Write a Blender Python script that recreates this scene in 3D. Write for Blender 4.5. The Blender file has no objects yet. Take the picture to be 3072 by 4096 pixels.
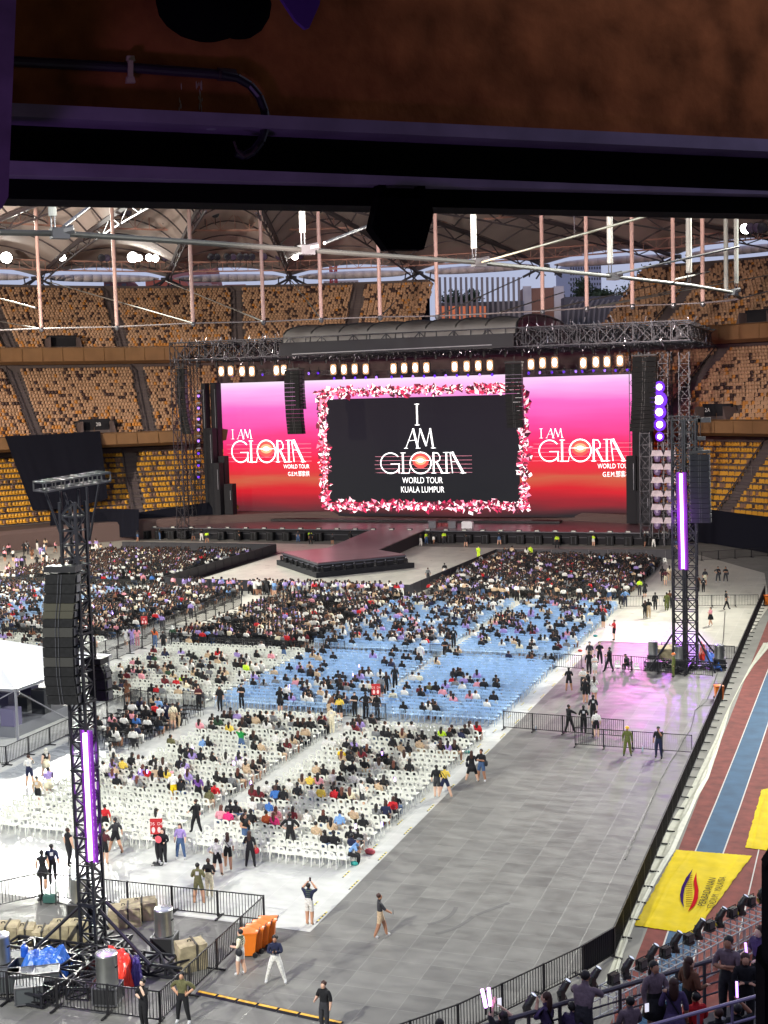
import bpy, bmesh, math, random
import numpy as np
from mathutils import Vector, Matrix
random.seed(7); RNG = np.random.default_rng(7)
sc = bpy.context.scene
col = sc.collection
rad = math.radians
# ------------------------------------------------------------------ camera
F, H, YAW, ROLL = 5200.0, 21.0, rad(20), 0.027      # focal length in photo pixels, eye height, heading, roll
PITCH = math.atan(468 / F)
cd = bpy.data.cameras.new("camera"); cam = bpy.data.objects.new("camera", cd); col.objects.link(cam)
cam.location = (0, 0, H)
cam.matrix_world = Matrix.Translation((0, 0, H)) @ Matrix.Rotation(YAW, 4, 'Z') @ Matrix.Rotation(math.pi/2 - PITCH, 4, 'X') @ Matrix.Rotation(-ROLL, 4, 'Z')
cd.sensor_fit = 'VERTICAL'; cd.sensor_height = 36; cd.sensor_width = 27; cd.lens = 36 * F / 4096
cd.clip_start = 0.1; cd.clip_end = 3000
sc.camera = cam
sc.render.resolution_x = 768; sc.render.resolution_y = 1024
# ------------------------------------------------------------------ world, exposure
w = bpy.data.worlds.new("World"); sc.world = w; w.use_nodes = True
nt = w.node_tree; bg = nt.nodes['Background']
sky = nt.nodes.new('ShaderNodeTexSky'); sky.sky_type = 'NISHITA'; sky.sun_disc = False
SUN_EL, SUN_ROT = rad(6), rad(150)
sky.sun_elevation = SUN_EL; sky.sun_rotation = SUN_ROT; sky.air_density = 1.3; sky.dust_density = 0.4; sky.ozone_density = 4.0
mxw = nt.nodes.new('ShaderNodeMixRGB'); mxw.inputs[0].default_value = .8; mxw.inputs[2].default_value = (5.0, 5.3, 7.6, 1)   # thin even dusk cloud over the clear sky
nt.links.new(sky.outputs[0], mxw.inputs[1]); nt.links.new(mxw.outputs[0], bg.inputs[0]); bg.inputs[1].default_value = 0.105
sc.view_settings.view_transform = 'Standard'; sc.view_settings.look = 'None'
sc.view_settings.exposure = 0.0; sc.view_settings.gamma = 1.0
sc.cycles.max_bounces = 5; sc.cycles.diffuse_bounces = 2; sc.cycles.glossy_bounces = 3
sc.cycles.sample_clamp_indirect = 4.0
# ------------------------------------------------------------------ pixel <-> place (photo pixels, 3072 x 4096)
def ray(px, py):
    dx, dy = px - 1536, py - 2048
    x = dx*math.cos(ROLL) - dy*math.sin(ROLL); y = dy*math.cos(ROLL) + dx*math.sin(ROLL)
    f = F*math.cos(PITCH) - y*math.sin(PITCH); u = -y*math.cos(PITCH) - F*math.sin(PITCH)
    return Vector((x*math.cos(YAW) - f*math.sin(YAW), x*math.sin(YAW) + f*math.cos(YAW), u))
def G(px, py, z=0.0):
    r = ray(px, py); t = (z - H)/r.z; return Vector((r.x*t, r.y*t, z))
def AT(px, py, Y):
    r = ray(px, py); t = Y/r.y; return Vector((r.x*t, Y, H + r.z*t))
def AD(px, py, d):                      # at a distance along the view direction
    r = ray(px, py); fw = Vector((-math.sin(YAW), math.cos(YAW), 0)); t = d/(r.x*fw.x + r.y*fw.y); return Vector((r.x*t, r.y*t, H + r.z*t))
DS = 3072/1659
def GD(x, y, z=0.0): return G(x*DS, y*DS, z)
def ATD(x, y, Y): return AT(x*DS, y*DS, Y)
def ADD(x, y, d): return AD(x*DS, y*DS, d)
def cr(c, x, y): return (c[0] + x/c[2], c[1] + y/c[2])
def proj(v):
    z = v[2]-H; X = v[0]*math.cos(YAW)+v[1]*math.sin(YAW); D = -v[0]*math.sin(YAW)+v[1]*math.cos(YAW)
    f = D*math.cos(PITCH)-z*math.sin(PITCH); u = z*math.cos(PITCH)+D*math.sin(PITCH)
    a = X/f*F; b = -u/f*F
    return 1536+a*math.cos(ROLL)+b*math.sin(ROLL), 2048+b*math.cos(ROLL)-a*math.sin(ROLL)
# ------------------------------------------------------------------ lights of the place, and added fills
def lamp(name, kind, loc, power, colr, **k):
    l = bpy.data.lights.new(name, kind); l.energy = power; l.color = colr
    for a, b in k.items():
        if a != 'aim': setattr(l, a, b)
    o = bpy.data.objects.new(name, l); col.objects.link(o); o.location = loc
    if 'aim' in k:
        d = Vector(k['aim']) - Vector(loc); o.rotation_euler = d.to_track_quat('-Z', 'Y').to_euler()
    return o
FLOOD = 2.7e5
TMPS = bpy.data.scenes.new('tmp')
def evalmesh(o):
    TMPS.collection.objects.link(o); vl = TMPS.view_layers[0]; vl.update(); dg = vl.depsgraph
    me = bpy.data.meshes.new_from_object(o.evaluated_get(dg), depsgraph=dg); bpy.data.objects.remove(o); return me
for loc, aim, p in [((2, 150, 47), (-40, 85, 0), 1.0), ((4, 118, 47), (-40, 65, 0), 1.1), ((-34, -16, 47), (-44, 74, 0), 1.0), ((6, 80, 47), (-50, 60, 0), .6), ((4, 100, 47), (-62, 150, 0), 1.7), ((-122, 90, 47), (-70, 150, 0), 1.5),
                    ((-122, 120, 47), (-50, 75, 0), 1.0), ((-112, 160, 47), (-60, 110, 0), .9), ((-60, 158, 50), (-55, 90, 0), .7)]:
    lamp('floodlight_beam', 'SPOT', loc, FLOOD*p, (1, 1, .90), aim=aim, spot_size=rad(75), spot_blend=.8, shadow_soft_size=.9)
# purple wash from the stage side lamps, pink wash from the screen side
lamp('purple_wash', 'SPOT', (-20, 170, 18), 3.2e4, (.45, .12, 1), aim=(-15, 96, 0), spot_size=rad(11), spot_blend=.9, shadow_soft_size=.5)
lamp('pink_wash', 'SPOT', (-26, 168, 20), 3.2e4, (1, .25, .75), aim=(-18, 100, 0), spot_size=rad(11), spot_blend=.9, shadow_soft_size=.5)
lamp('seat_fill', 'SPOT', (-100, 70, 26), 3.6e5, (1, .84, .70), aim=(-120, 190, 20), spot_size=rad(62), spot_blend=.9, shadow_soft_size=1.5)  # unseen fill spot added to brighten the left seats
lamp('seat_fill', 'SPOT', (-30, 60, 27), 3.0e5, (1, .80, .72), aim=(-40, 240, 30), spot_size=rad(50), spot_blend=.9, shadow_soft_size=1.5)  # unseen fill spot added to brighten the end seats
lamp('beam_fill', 'POINT', (-4.2, 3.2, 19.5), 120, (.58, .30, 1), shadow_soft_size=.3)  # unseen purple fill added to light the beam
lamp('beam_fill', 'POINT', (-.5, 2.5, 22.2), 9, (1, .66, .40), shadow_soft_size=.3)  # unseen warm fill added for the brown face
# ------------------------------------------------------------------ materials
def lin(c): return tuple(((v/255)/12.92 if v/255 <= .04045 else ((v/255+.055)/1.055)**2.4) for v in c)
MATS = {}
def mat(name, c, rough=.6, metal=0.0, emit=None, estr=0.0, spec=.5, noise=0.0, nscale=5.0, bump=0.0, coat=0.0, stretch=None):
    if name in MATS: return MATS[name]
    m = bpy.data.materials.new(name); m.use_nodes = True; n = m.node_tree; b = n.nodes['Principled BSDF']
    b.inputs['Base Color'].default_value = (*c, 1); b.inputs['Roughness'].default_value = rough
    b.inputs['Metallic'].default_value = metal; b.inputs['Specular IOR Level'].default_value = spec
    if coat: b.inputs['Coat Weight'].default_value = coat; b.inputs['Coat Roughness'].default_value = .15
    if emit: b.inputs['Emission Color'].default_value = (*emit, 1); b.inputs['Emission Strength'].default_value = estr
    if noise or bump:
        tc = n.nodes.new('ShaderNodeTexCoord'); nz = n.nodes.new('ShaderNodeTexNoise'); nz.inputs['Scale'].default_value = nscale
        nz.inputs['Detail'].default_value = 6
        mp = n.nodes.new('ShaderNodeMapping'); n.links.new(tc.outputs['Object'], mp.inputs[0]); n.links.new(mp.outputs[0], nz.inputs['Vector'])
        if stretch: mp.inputs['Scale'].default_value = stretch
        if noise:
            r = n.nodes.new('ShaderNodeValToRGB'); r.color_ramp.elements[0].position = .3; r.color_ramp.elements[1].position = .7
            r.color_ramp.elements[0].color = (*[v*(1-noise) for v in c], 1); r.color_ramp.elements[1].color = (*[min(1, v*(1+noise)) for v in c], 1)
            n.links.new(nz.outputs['Fac'], r.inputs[0]); n.links.new(r.outputs[0], b.inputs['Base Color'])
        if bump:
            bp = n.nodes.new('ShaderNodeBump'); bp.inputs['Strength'].default_value = bump; bp.inputs['Distance'].default_value = .05
            n.links.new(nz.outputs['Fac'], bp.inputs['Height']); n.links.new(bp.outputs[0], b.inputs['Normal'])
    MATS[name] = m; return m
def attr_mat(name, rough=.6):
    m = bpy.data.materials.new(name); m.use_nodes = True; n = m.node_tree; b = n.nodes['Principled BSDF']
    a = n.nodes.new('ShaderNodeAttribute'); a.attribute_name = 'tint'; n.links.new(a.outputs['Color'], b.inputs['Base Color'])
    b.inputs['Roughness'].default_value = rough; MATS[name] = m; return m
# ------------------------------------------------------------------ mesh builder
class MB:
    def __init__(s): s.v = []; s.f = []; s.m = []; s.cm = 0
    def add(s, vs, fs):
        o = len(s.v); s.v += [tuple(v) for v in vs]; s.f += [tuple(i+o for i in f) for f in fs]; s.m += [s.cm]*len(fs); return s
    def box(s, c, d, rz=0.0, M=None):
        x, y, z = d[0]/2, d[1]/2, d[2]/2
        vs = [Vector((a*x, b*y, e*z)) for a in (-1, 1) for b in (-1, 1) for e in (-1, 1)]
        R = M if M is not None else Matrix.Rotation(rz, 3, 'Z')
        vs = [R @ v + Vector(c) for v in vs]
        return s.add(vs, [(0, 1, 3, 2), (4, 6, 7, 5), (0, 4, 5, 1), (2, 3, 7, 6), (0, 2, 6, 4), (1, 5, 7, 3)])
    def bar(s, a, b, r, n=4, r2=None):
        a, b = Vector(a), Vector(b); d = (b-a)
        if d.length < 1e-6: return s
        q = d.to_track_quat('Z', 'Y').to_matrix(); r2 = r if r2 is None else r2; vs = []
        for p, rr in ((a, r), (b, r2)):
            for k in range(n):
                t = 2*math.pi*(k+.5)/n; vs.append(p + q @ Vector((math.cos(t)*rr, math.sin(t)*rr, 0)))
        fs = [(k, (k+1) % n, n+(k+1) % n, n+k) for k in range(n)] + [tuple(range(n-1, -1, -1)), tuple(range(n, 2*n))]
        return s.add(vs, fs)
    def tube(s, pts, r, n=8):
        for i in range(len(pts)-1): s.bar(pts[i], pts[i+1], r, n)
        return s
    def ell(s, c, r, n=10, m=7, M=None, z0=-1.0, z1=1.0):
        vs = []; fs = []; c = Vector(c)
        for j in range(m+1):
            ph = math.asin(z0 + 0.0) + (math.asin(z1)-math.asin(z0))*j/m
            for i in range(n):
                t = 2*math.pi*i/n; v = Vector((math.cos(ph)*math.cos(t)*r[0], math.cos(ph)*math.sin(t)*r[1], math.sin(ph)*r[2]))
                vs.append(c + (M @ v if M is not None else v))
        for j in range(m):
            for i in range(n): fs.append((j*n+i, j*n+(i+1) % n, (j+1)*n+(i+1) % n, (j+1)*n+i))
        fs += [tuple(range(n-1, -1, -1)), tuple(m*n+i for i in range(n))]
        return s.add(vs, fs)
    def lathe(s, c, prof, n=16):
        vs = []; c = Vector(c)
        for r, z in prof:
            for i in range(n): t = 2*math.pi*i/n; vs.append(c + Vector((r*math.cos(t), r*math.sin(t), z)))
        fs = [(j*n+i, j*n+(i+1) % n, (j+1)*n+(i+1) % n, (j+1)*n+i) for j in range(len(prof)-1) for i in range(n)]
        fs += [tuple(range(n-1, -1, -1)), tuple((len(prof)-1)*n+i for i in range(n))]
        return s.add(vs, fs)
    def prism(s, pts, d):                       # closed outline (3-D points) pushed along d
        n = len(pts); d = Vector(d); vs = [Vector(p) for p in pts] + [Vector(p)+d for p in pts]
        return s.add(vs, [tuple(range(n-1, -1, -1)), tuple(range(n, 2*n))] + [(i, (i+1) % n, n+(i+1) % n, n+i) for i in range(n)])
    def sheet(s, P):                            # grid of points
        n = len(P[0]); vs = [p for r in P for p in r]
        return s.add(vs, [(j*n+i, j*n+i+1, (j+1)*n+i+1, (j+1)*n+i) for j in range(len(P)-1) for i in range(n-1)])
    def truss(s, a, b, w, h=None, step=1.0, r=.04, rl=.025, up=Vector((0, 0, 1)), sides=(0, 1, 2, 3)):
        a, b = Vector(a), Vector(b); h = h or w; d = (b-a); L = d.length; d.normalize()
        u = d.cross(up)
        if u.length < 1e-3: u = d.cross(Vector((0, 1, 0)))
        u.normalize(); v = u.cross(d).normalized()
        o = [u*(-w/2)+v*(-h/2), u*(w/2)+v*(-h/2), u*(w/2)+v*(h/2), u*(-w/2)+v*(h/2)]
        for k in o: s.bar(a+k, b+k, r)
        n = max(1, round(L/step))
        for i in range(n):
            p, q = a+d*(L*i/n), a+d*(L*(i+1)/n)
            for k in sides:
                c0, c1 = o[k], o[(k+1) % 4]
                if (i+k) % 2: c0, c1 = c1, c0
                s.bar(p+c0, q+c1, rl); s.bar(p+c0, p+c1, rl)
        return s
    def build(s, name, m, parent=None, smooth=False, loc=None):
        me = bpy.data.meshes.new(name); org = Vector(loc) if loc is not None else Vector((0, 0, 0))
        me.from_pydata([tuple(Vector(v)-org) for v in s.v] if loc is not None else s.v, [], s.f)
        for k in (m if isinstance(m, (list, tuple)) else [m]): me.materials.append(k)
        if isinstance(m, (list, tuple)): me.polygons.foreach_set('material_index', s.m)
        if smooth: me.polygons.foreach_set('use_smooth', [True]*len(s.f))
        me.update(); o = bpy.data.objects.new(name, me); col.objects.link(o)
        if loc is not None: o.location = org
        if parent is not None:
            o.parent = parent
            if loc is None: o.location = -parent.location
            else: o.location = org - parent.location
        return o
def tag(o, label=None, cat=None, group=None, kind=None):
    if label: o['label'] = label
    if cat: o['category'] = cat
    if group: o['group'] = group
    if kind: o['kind'] = kind
    return o
def struct(o): o['kind'] = 'structure'; return o
def empty(name, loc, rz=0.0):
    o = bpy.data.objects.new(name, None); col.objects.link(o); o.location = loc; o.rotation_euler = (0, 0, rz); o.empty_display_size = .2
    return o
def part(mb, name, m, root, smooth=False):       # a part modelled in the thing's own coordinates
    o = mb.build(name, m, None, smooth); o.parent = root; return o
def dup(o, loc=None, rz=None, parent=None):
    c = o.copy(); col.objects.link(c)
    if parent is not None: c.parent = parent
    if loc is not None: c.location = loc
    if rz is not None: c.rotation_euler = (0, 0, rz)
    for ch in o.children:
        dup(ch, parent=c)
    return c
def tiled(name, mb, T, tint, m, facecol=None):
    """one mesh of many copies: T = list of (x, y, z, rz, scale); tint per copy, or facecol(copy, face material index)"""
    bv = np.array([tuple(v) for v in mb.v], np.float32); nf = len(mb.f)
    lt = np.array([len(f) for f in mb.f], np.int32); li = np.array([i for f in mb.f for i in f], np.int32)
    T = np.array(T, np.float32); n = len(T); c, s_ = np.cos(T[:, 3]), np.sin(T[:, 3])
    X = (bv[None, :, 0]*c[:, None] - bv[None, :, 1]*s_[:, None])*T[:, 4:5] + T[:, 0:1]
    Y = (bv[None, :, 0]*s_[:, None] + bv[None, :, 1]*c[:, None])*T[:, 4:5] + T[:, 1:2]
    Z = bv[None, :, 2]*T[:, 4:5] + T[:, 2:3]
    V = np.stack([X, Y, Z], -1).reshape(-1, 3)
    L = (li[None, :] + (np.arange(n, dtype=np.int32)*len(bv))[:, None]).ravel()
    tot = np.tile(lt, n); st = np.concatenate([[0], np.cumsum(tot)[:-1]]).astype(np.int32)
    me = bpy.data.meshes.new(name); me.vertices.add(len(V)); me.vertices.foreach_set('co', V.ravel())
    me.loops.add(len(L)); me.loops.foreach_set('vertex_index', L)
    me.polygons.add(len(tot)); me.polygons.foreach_set('loop_start', st); me.polygons.foreach_set('loop_total', tot)
    me.update(calc_edges=True)
    at = me.attributes.new('tint', 'FLOAT_COLOR', 'FACE')
    tint = np.array(tint, np.float32)            # n x 3 or n x k x 3
    if tint.ndim == 2: cc = np.repeat(tint[:, None, :], nf, 1)
    else: cc = tint[:, np.array(mb.m), :]
    cc = np.concatenate([cc, np.ones((n, nf, 1), np.float32)], -1)
    at.data.foreach_set('color', cc.ravel().astype(np.float32))
    me.materials.append(m); o = bpy.data.objects.new(name, me); col.objects.link(o); return o
ORD = ['first', 'second', 'third', 'fourth', 'fifth', 'sixth', 'seventh', 'eighth', 'ninth', 'tenth', 'eleventh', 'twelfth', 'thirteenth',
       'fourteenth', 'fifteenth', 'sixteenth', 'seventeenth', 'eighteenth', 'nineteenth', 'twentieth']
def ordn(i):
    if i < 20: return ORD[i]
    t, u = divmod(i+1, 10)
    tens = {2: 'twenty', 3: 'thirty', 4: 'forty', 5: 'fifty'}[t]
    return tens + '-' + ORD[u-1] if u else {2: 'twentieth', 3: 'thirtieth', 4: 'fortieth', 5: 'fiftieth'}[t]
# common materials
M_blk = mat('black_steel', lin((34, 33, 36)), .45, .3)
M_dk = mat('black_cloth', (.012, .012, .016), .9)
M_alu = mat('dull_aluminium', lin((120, 120, 124)), .4, .7)
M_steel = mat('grey_steel', lin((90, 90, 94)), .45, .5)
M_white = mat('white_paint', (.75, .74, .72), .5)
M_spk = mat('speaker_grille', (.008, .008, .009), .7, noise=.4, nscale=9, spec=.25)
# ================================================================== ground
def tiles_mat(name, c1, c2, line, tx, ty, rough, lw=.02, dirt=.25, spec=.5):
    m = bpy.data.materials.new(name); m.use_nodes = True; n = m.node_tree; b = n.nodes['Principled BSDF']; L = n.links
    tc = n.nodes.new('ShaderNodeTexCoord')
    def N(t, **k):
        x = n.nodes.new(t)
        for a, v in k.items(): setattr(x, a, v)
        return x
    br = N('ShaderNodeTexBrick'); br.offset = 0.0; br.squash = 1.0
    br.inputs['Color1'].default_value = (*c1, 1); br.inputs['Color2'].default_value = (*c2, 1); br.inputs['Mortar'].default_value = (*line, 1)
    br.inputs['Scale'].default_value = 1.0; br.inputs['Brick Width'].default_value = tx; br.inputs['Row Height'].default_value = ty
    br.inputs['Mortar Size'].default_value = lw; br.inputs['Mortar Smooth'].default_value = .6; br.inputs['Bias'].default_value = 0
    L.new(tc.outputs['Object'], br.inputs['Vector'])
    nz = N('ShaderNodeTexNoise'); nz.inputs['Scale'].default_value = .35; nz.inputs['Detail'].default_value = 8; nz.inputs['Roughness'].default_value = .65
    L.new(tc.outputs['Object'], nz.inputs['Vector'])
    mp = N('ShaderNodeMapping'); mp.inputs['Scale'].default_value = (.7, 1.5, 1); L.new(tc.outputs['Object'], mp.inputs[0])
    n2 = N('ShaderNodeTexNoise'); n2.inputs['Scale'].default_value = 1.2; n2.inputs['Detail'].default_value = 7; L.new(mp.outputs[0], n2.inputs['Vector'])
    ad = N('ShaderNodeMath', operation='ADD'); L.new(nz.outputs['Fac'], ad.inputs[0]); L.new(n2.outputs['Fac'], ad.inputs[1])
    mr = N('ShaderNodeMapRange'); mr.inputs[1].default_value = .7; mr.inputs[2].default_value = 1.3; mr.inputs[3].default_value = 1-dirt; mr.inputs[4].default_value = 1+dirt*.6
    L.new(ad.outputs[0], mr.inputs[0])
    mx = N('ShaderNodeVectorMath', operation='SCALE'); L.new(br.outputs['Color'], mx.inputs[0]); L.new(mr.outputs[0], mx.inputs['Scale'])
    L.new(mx.outputs[0], b.inputs['Base Color'])
    rr = N('ShaderNodeMapRange'); rr.inputs[1].default_value = .3; rr.inputs[2].default_value = .7; rr.inputs[3].default_value = rough*.75; rr.inputs[4].default_value = rough*1.35
    L.new(n2.outputs['Fac'], rr.inputs[0]); L.new(rr.outputs[0], b.inputs['Roughness'])
    b.inputs['Specular IOR Level'].default_value = spec
    bp = N('ShaderNodeBump'); bp.inputs['Strength'].default_value = .25; bp.inputs['Distance'].default_value = .02
    L.new(br.outputs['Fac'], bp.inputs['Height']); L.new(bp.outputs[0], b.inputs['Normal'])
    return m
def slab(name, pts, z, m, kind='structure', n=1):
    mb = MB(); mb.add([(x, y, z) for x, y in pts], [tuple(range(len(pts)))]); o = mb.build(name, m)
    if kind: o['kind'] = kind
    return o
slab('ground', [(-700, -200), (500, -200), (500, 800), (-700, 800)], -.05, mat('ground_grass', (.05, .07, .03), .9, noise=.4, nscale=.05))
GREY = tiles_mat('grey_floor_panels', lin((119, 118, 114)), lin((106, 105, 102)), lin((124, 123, 119)), 1.22, 1.22, .42, .025, .2, .22)
WHITE = tiles_mat('white_floor_panels', lin((200, 201, 196)), lin((190, 191, 187)), lin((205, 204, 200)), 1.22, 2.4, .2, .02, .14, .35)
PALE = tiles_mat('pale_floor_panels', lin((200, 196, 184)), lin((190, 187, 176)), lin((204, 200, 192)), 1.22, 2.4, .35, .03, .2, .25)
slab('arena_floor', [(-130, -5), (14, -5), (14, 205), (-130, 205)], -.02, mat('concrete_apron', lin((118, 116, 110)), .8, noise=.2, nscale=.6))
slab('grey_floor_covering', [(-60, 25), (-15, 25), (-15, 35), (-12.3, 39.2), (-9.3, 45.2), (-8.4, 47.5), (-8.4, 106.7), (-60, 106.7)], 0.0, GREY)
slab('white_floor_covering', [(-112, 45.4), (-20.1, 45.4), (-20.1, 106.9), (-112, 106.9)], .012, WHITE)
slab('pale_floor_covering', [(-112, 106.9), (-8.6, 106.9), (-7.6, 128), (-9.5, 150), (-20, 168), (-112, 172)], .008, PALE)
slab('dark_reflection_strip', [(-46, 45.4), (-41.5, 45.4), (-41.6, 78), (-46, 78)], .016, tiles_mat('dark_reflection_panels', lin((158, 163, 166)), lin((150, 154, 158)), lin((168, 170, 172)), 1.22, 2.4, .25, .02, .12))  # greyer panels imitate a dark reflection on the white floor
# tape edging of the white mat, skid marks
tp = MB(); hz = MB()
for k in range(17):
    y = 46.4 + k*3.6
    for j in range(8): (tp if j % 2 else hz).box((-20.22, y+j*.14, .018), (.07, .14, .006))
    for j in range(6): (tp if j % 2 else hz).box((-21.0, y+1.2+j*.14, .018), (.06, .14, .006))
tag(tp.build('yellow_edge_tape', mat('tape_yellow', lin((214, 196, 70)), .6)), kind='structure')
tag(hz.build('black_edge_tape', mat('tape_black', (.03, .03, .03), .6)), kind='structure')
sk = MB()
for pts in ([(640, 495), (615, 575), (470, 600)], [(745, 550), (660, 630), (515, 656)], [(960, 470), (820, 520), (760, 545)]):
    pts = [cr((1400, 3300, 1.508), *p) for p in pts]
    w0 = [G(*p) for p in pts]
    P = []
    for i in range(13):
        t = i/12; q = w0[0]*(1-t)**2 + w0[1]*2*t*(1-t) + w0[2]*t*t; P.append(q)
    for a, b in zip(P, P[1:]):
        d = (b-a).normalized(); nrm = Vector((-d.y, d.x, 0))*.09
        sk.add([a-nrm+Vector((0, 0, .006)), b-nrm+Vector((0, 0, .006)), b+nrm+Vector((0, 0, .006)), a+nrm+Vector((0, 0, .006))], [(0, 1, 2, 3)])
tag(sk.build('skid_marks', mat('tyre_rubber_mark', lin((84, 83, 82)), .6)), kind='structure')
# running track beyond the right-hand fence
TRK = mat('track_red', lin((112, 50, 43)), .9, noise=.3, nscale=1.6, bump=.3)
slab('track', [(-7.6, 30), (14, 30), (14, 135), (2, 160), (-7.2, 140)], -.012, TRK)
Lp = [(-6.75, 58), (-6.55, 66), (-6.35, 76), (-6.12, 90), (-5.9, 104), (-5.9, 110)]
Rp = [(x+1.22, y) for x, y in Lp]
slab('track_lane', [(-6.7, 40)]+Lp+Rp[::-1]+[(-5.48, 40)], -.006, mat('track_blue', lin((46, 82, 112)), .85, noise=.2, nscale=.9))
ln = MB()
for Q in ([(-6.7, 40)]+Lp, [(-5.48, 40)]+Rp):
    for (x0, y0), (x1, y1) in zip(Q, Q[1:]):
        ln.add([(x0-.03, y0, 0), (x0+.03, y0, 0), (x1+.03, y1, 0), (x1-.03, y1, 0)], [(0, 1, 2, 3)])
for k in range(3):
    ln.add([(-4.2+k*1.22, 40, 0), (-4.15+k*1.22, 40, 0), (-3.6+k*1.22, 110, 0), (-3.65+k*1.22, 110, 0)], [(0, 1, 2, 3)])
tag(ln.build('track_lines', mat('track_white', lin((190, 186, 180)), .8)), kind='structure')
# rumpled white ground sheet along the track
Zk, Kk = (2300, 2600, 2.149), (2350, 3200, 2.298)
eL = [G(*cr(Zk, 1620, -60))]+[G(*cr(Zk, x, y)) for x, y in ((1500, 150), (1370, 400), (1290, 560), (1200, 780), (1080, 1020), (960, 1260))]+[G(*cr(Kk, x, y)) for x, y in ((700, 330), (610, 560), (480, 800), (400, 1000), (330, 1200), (280, 1379), (150, 1700))]
eR = [G(*cr(Zk, 1700, -60))]+[G(*cr(Zk, x, y)) for x, y in ((1540, 130), (1430, 300), (1340, 480), (1280, 700), (1230, 860), (1150, 1100), (1040, 1300))]+[G(*cr(Kk, x, y)) for x, y in ((860, 330), (800, 470), (640, 730), (560, 880), (490, 1020), (430, 1150), (340, 1379), (250, 1700))]
def along(Q, n):
    out = []; y0, y1 = Q[0].y, Q[-1].y; Q = Q[::-1]
    for i in range(n): y = y1+(y0-y1)*i/(n-1); out.append((float(np.interp(y, [q.y for q in Q], [q.x for q in Q])), y))
    return out
P = []; aL, aR = along(eL, 150), along(eR, 150)
for i in range(150):
    row = []; fl = .5+.5*math.sin(i*.37)
    for j in range(11):
        t = j/10; row.append((aL[i][0]*(1-t)+aR[i][0]*t, aL[i][1]*(1-t)+aR[i][1]*t, .012+(.09*abs(math.sin(t*11+.6*math.sin(i*.5)))*random.uniform(.5, 1) if 4 < j < 10 else 0)+.008*random.random()))
    P.append(row)
o = MB().sheet(P).build('ground_sheet', mat('white_tarpaulin', lin((176, 176, 158)), .6, noise=.12, nscale=2.5), smooth=True)
tag(o, 'long rumpled white tarpaulin laid beside the red running track', 'tarpaulin')
# yellow tarpaulins
def tarp(name, corners, label):
    c = [G(*p) for p in corners]; n = 44; P = []
    for j in range(n+1):
        row = []
        for i in range(n+1):
            u, v = i/n, j/n; p = c[0]*(1-u)*(1-v)+c[1]*u*(1-v)+c[2]*u*v+c[3]*(1-u)*v
            z = .03 + .012*math.sin(u*23+3*math.sin(v*7)) + .012*math.sin(v*29+2*u) + .006*random.random()
            for cu in (.18, .84): z += .045*math.exp(-((u-cu-.02*math.sin(v*9))/.012)**2)
            for cv in (.07, .30, .62, .86): z += .034*math.exp(-((v-cv-.02*math.sin(u*7))/.012)**2)*(.4+.6*abs(math.sin(u*15)))
            if i in (0, n) or j in (0, n): z = .012; p = p + Vector((random.uniform(-.03, .03), random.uniform(-.03, .03), 0))
            row.append((p.x, p.y, z))
        P.append(row)
    o = MB().sheet(P).build(name, mat('yellow_tarpaulin', lin((208, 182, 8)), .75, noise=.10, nscale=1.5, spec=.12), smooth=True)
    return tag(o, label, 'tarpaulin', 'yellow tarpaulins on the running track'), c
T1, tc_ = tarp('yellow_tarpaulin', [(2537, 3702), (2772, 3738), (3008, 3424), (2705, 3400)], 'yellow tarpaulin with purple and red emblem spread over the running track')
tarp('yellow_tarpaulin', [(2981, 3391), (3140, 3412), (3150, 3140), (3046, 3160)], 'plain yellow tarpaulin lying farther along the track, cut by the frame edge')
Kc = (2350, 3200, 2.298)
def on_tarp(x, y, z=.10): return G(*cr(Kc, x, y), z)
def blade(name, L, R, m, par):
    mb = MB(); n = len(L)
    mb.add([on_tarp(*p) for p in L]+[on_tarp(*p) for p in R], [(i, i+1, n+i+1, n+i) for i in range(n-1)]); return mb.build(name, m, par)
blade('emblem_blade', [(968, 632), (905, 715), (865, 800), (850, 870), (858, 930), (890, 998)], [(968, 632), (935, 720), (895, 800), (882, 870), (878, 930), (890, 998)], mat('print_purple', lin((52, 26, 84)), .95, spec=.02), T1)
blade('emblem_blade', [(1000, 662), (975, 745), (985, 830), (975, 905), (950, 970), (922, 1028)], [(1000, 662), (1005, 745), (1022, 830), (1015, 905), (985, 970), (922, 1028)], mat('print_red', lin((176, 24, 34)), .95, spec=.02), T1)
for k in range(15):
    y = 690+k*20; x0 = 905 if k > 3 else 945-k*8; a, b, c_, d = on_tarp(x0, y+3), on_tarp(965, y), on_tarp(965, y+5), on_tarp(x0, y+9)
    MB().add([a, b, c_, d], [(0, 1, 2, 3)]).build('emblem_stripe', mat('print_ochre', lin((120, 84, 12)), .95, spec=.02), T1)
def text(s, name, loc, M, size, m, parent=None, align='CENTER', ext=0.0, sx=1.0):
    cu = bpy.data.curves.new(name, 'FONT'); cu.body = s; cu.size = size; cu.align_x = align; cu.align_y = 'CENTER'; cu.extrude = ext; cu.resolution_u = 3
    tmp = bpy.data.objects.new('tmp', cu); cu.materials.append(m); me = evalmesh(tmp)
    o = bpy.data.objects.new(name, me); col.objects.link(o)
    mm = Matrix.Translation(loc) @ M.to_4x4() @ Matrix.Diagonal((sx, 1, 1, 1)); o.matrix_world = mm
    if parent is not None: o.parent = parent; o.matrix_parent_inverse = Matrix.Identity(4); o.matrix_basis = parent.matrix_basis.inverted() @ mm
    return o
def axes(a, b, up=None):
    x = (Vector(b)-Vector(a)).normalized(); z = Vector((0, 0, 1)) if up is None else Vector(up); y = z.cross(x).normalized(); z = x.cross(y)
    return Matrix((x, y, z)).transposed()
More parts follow.
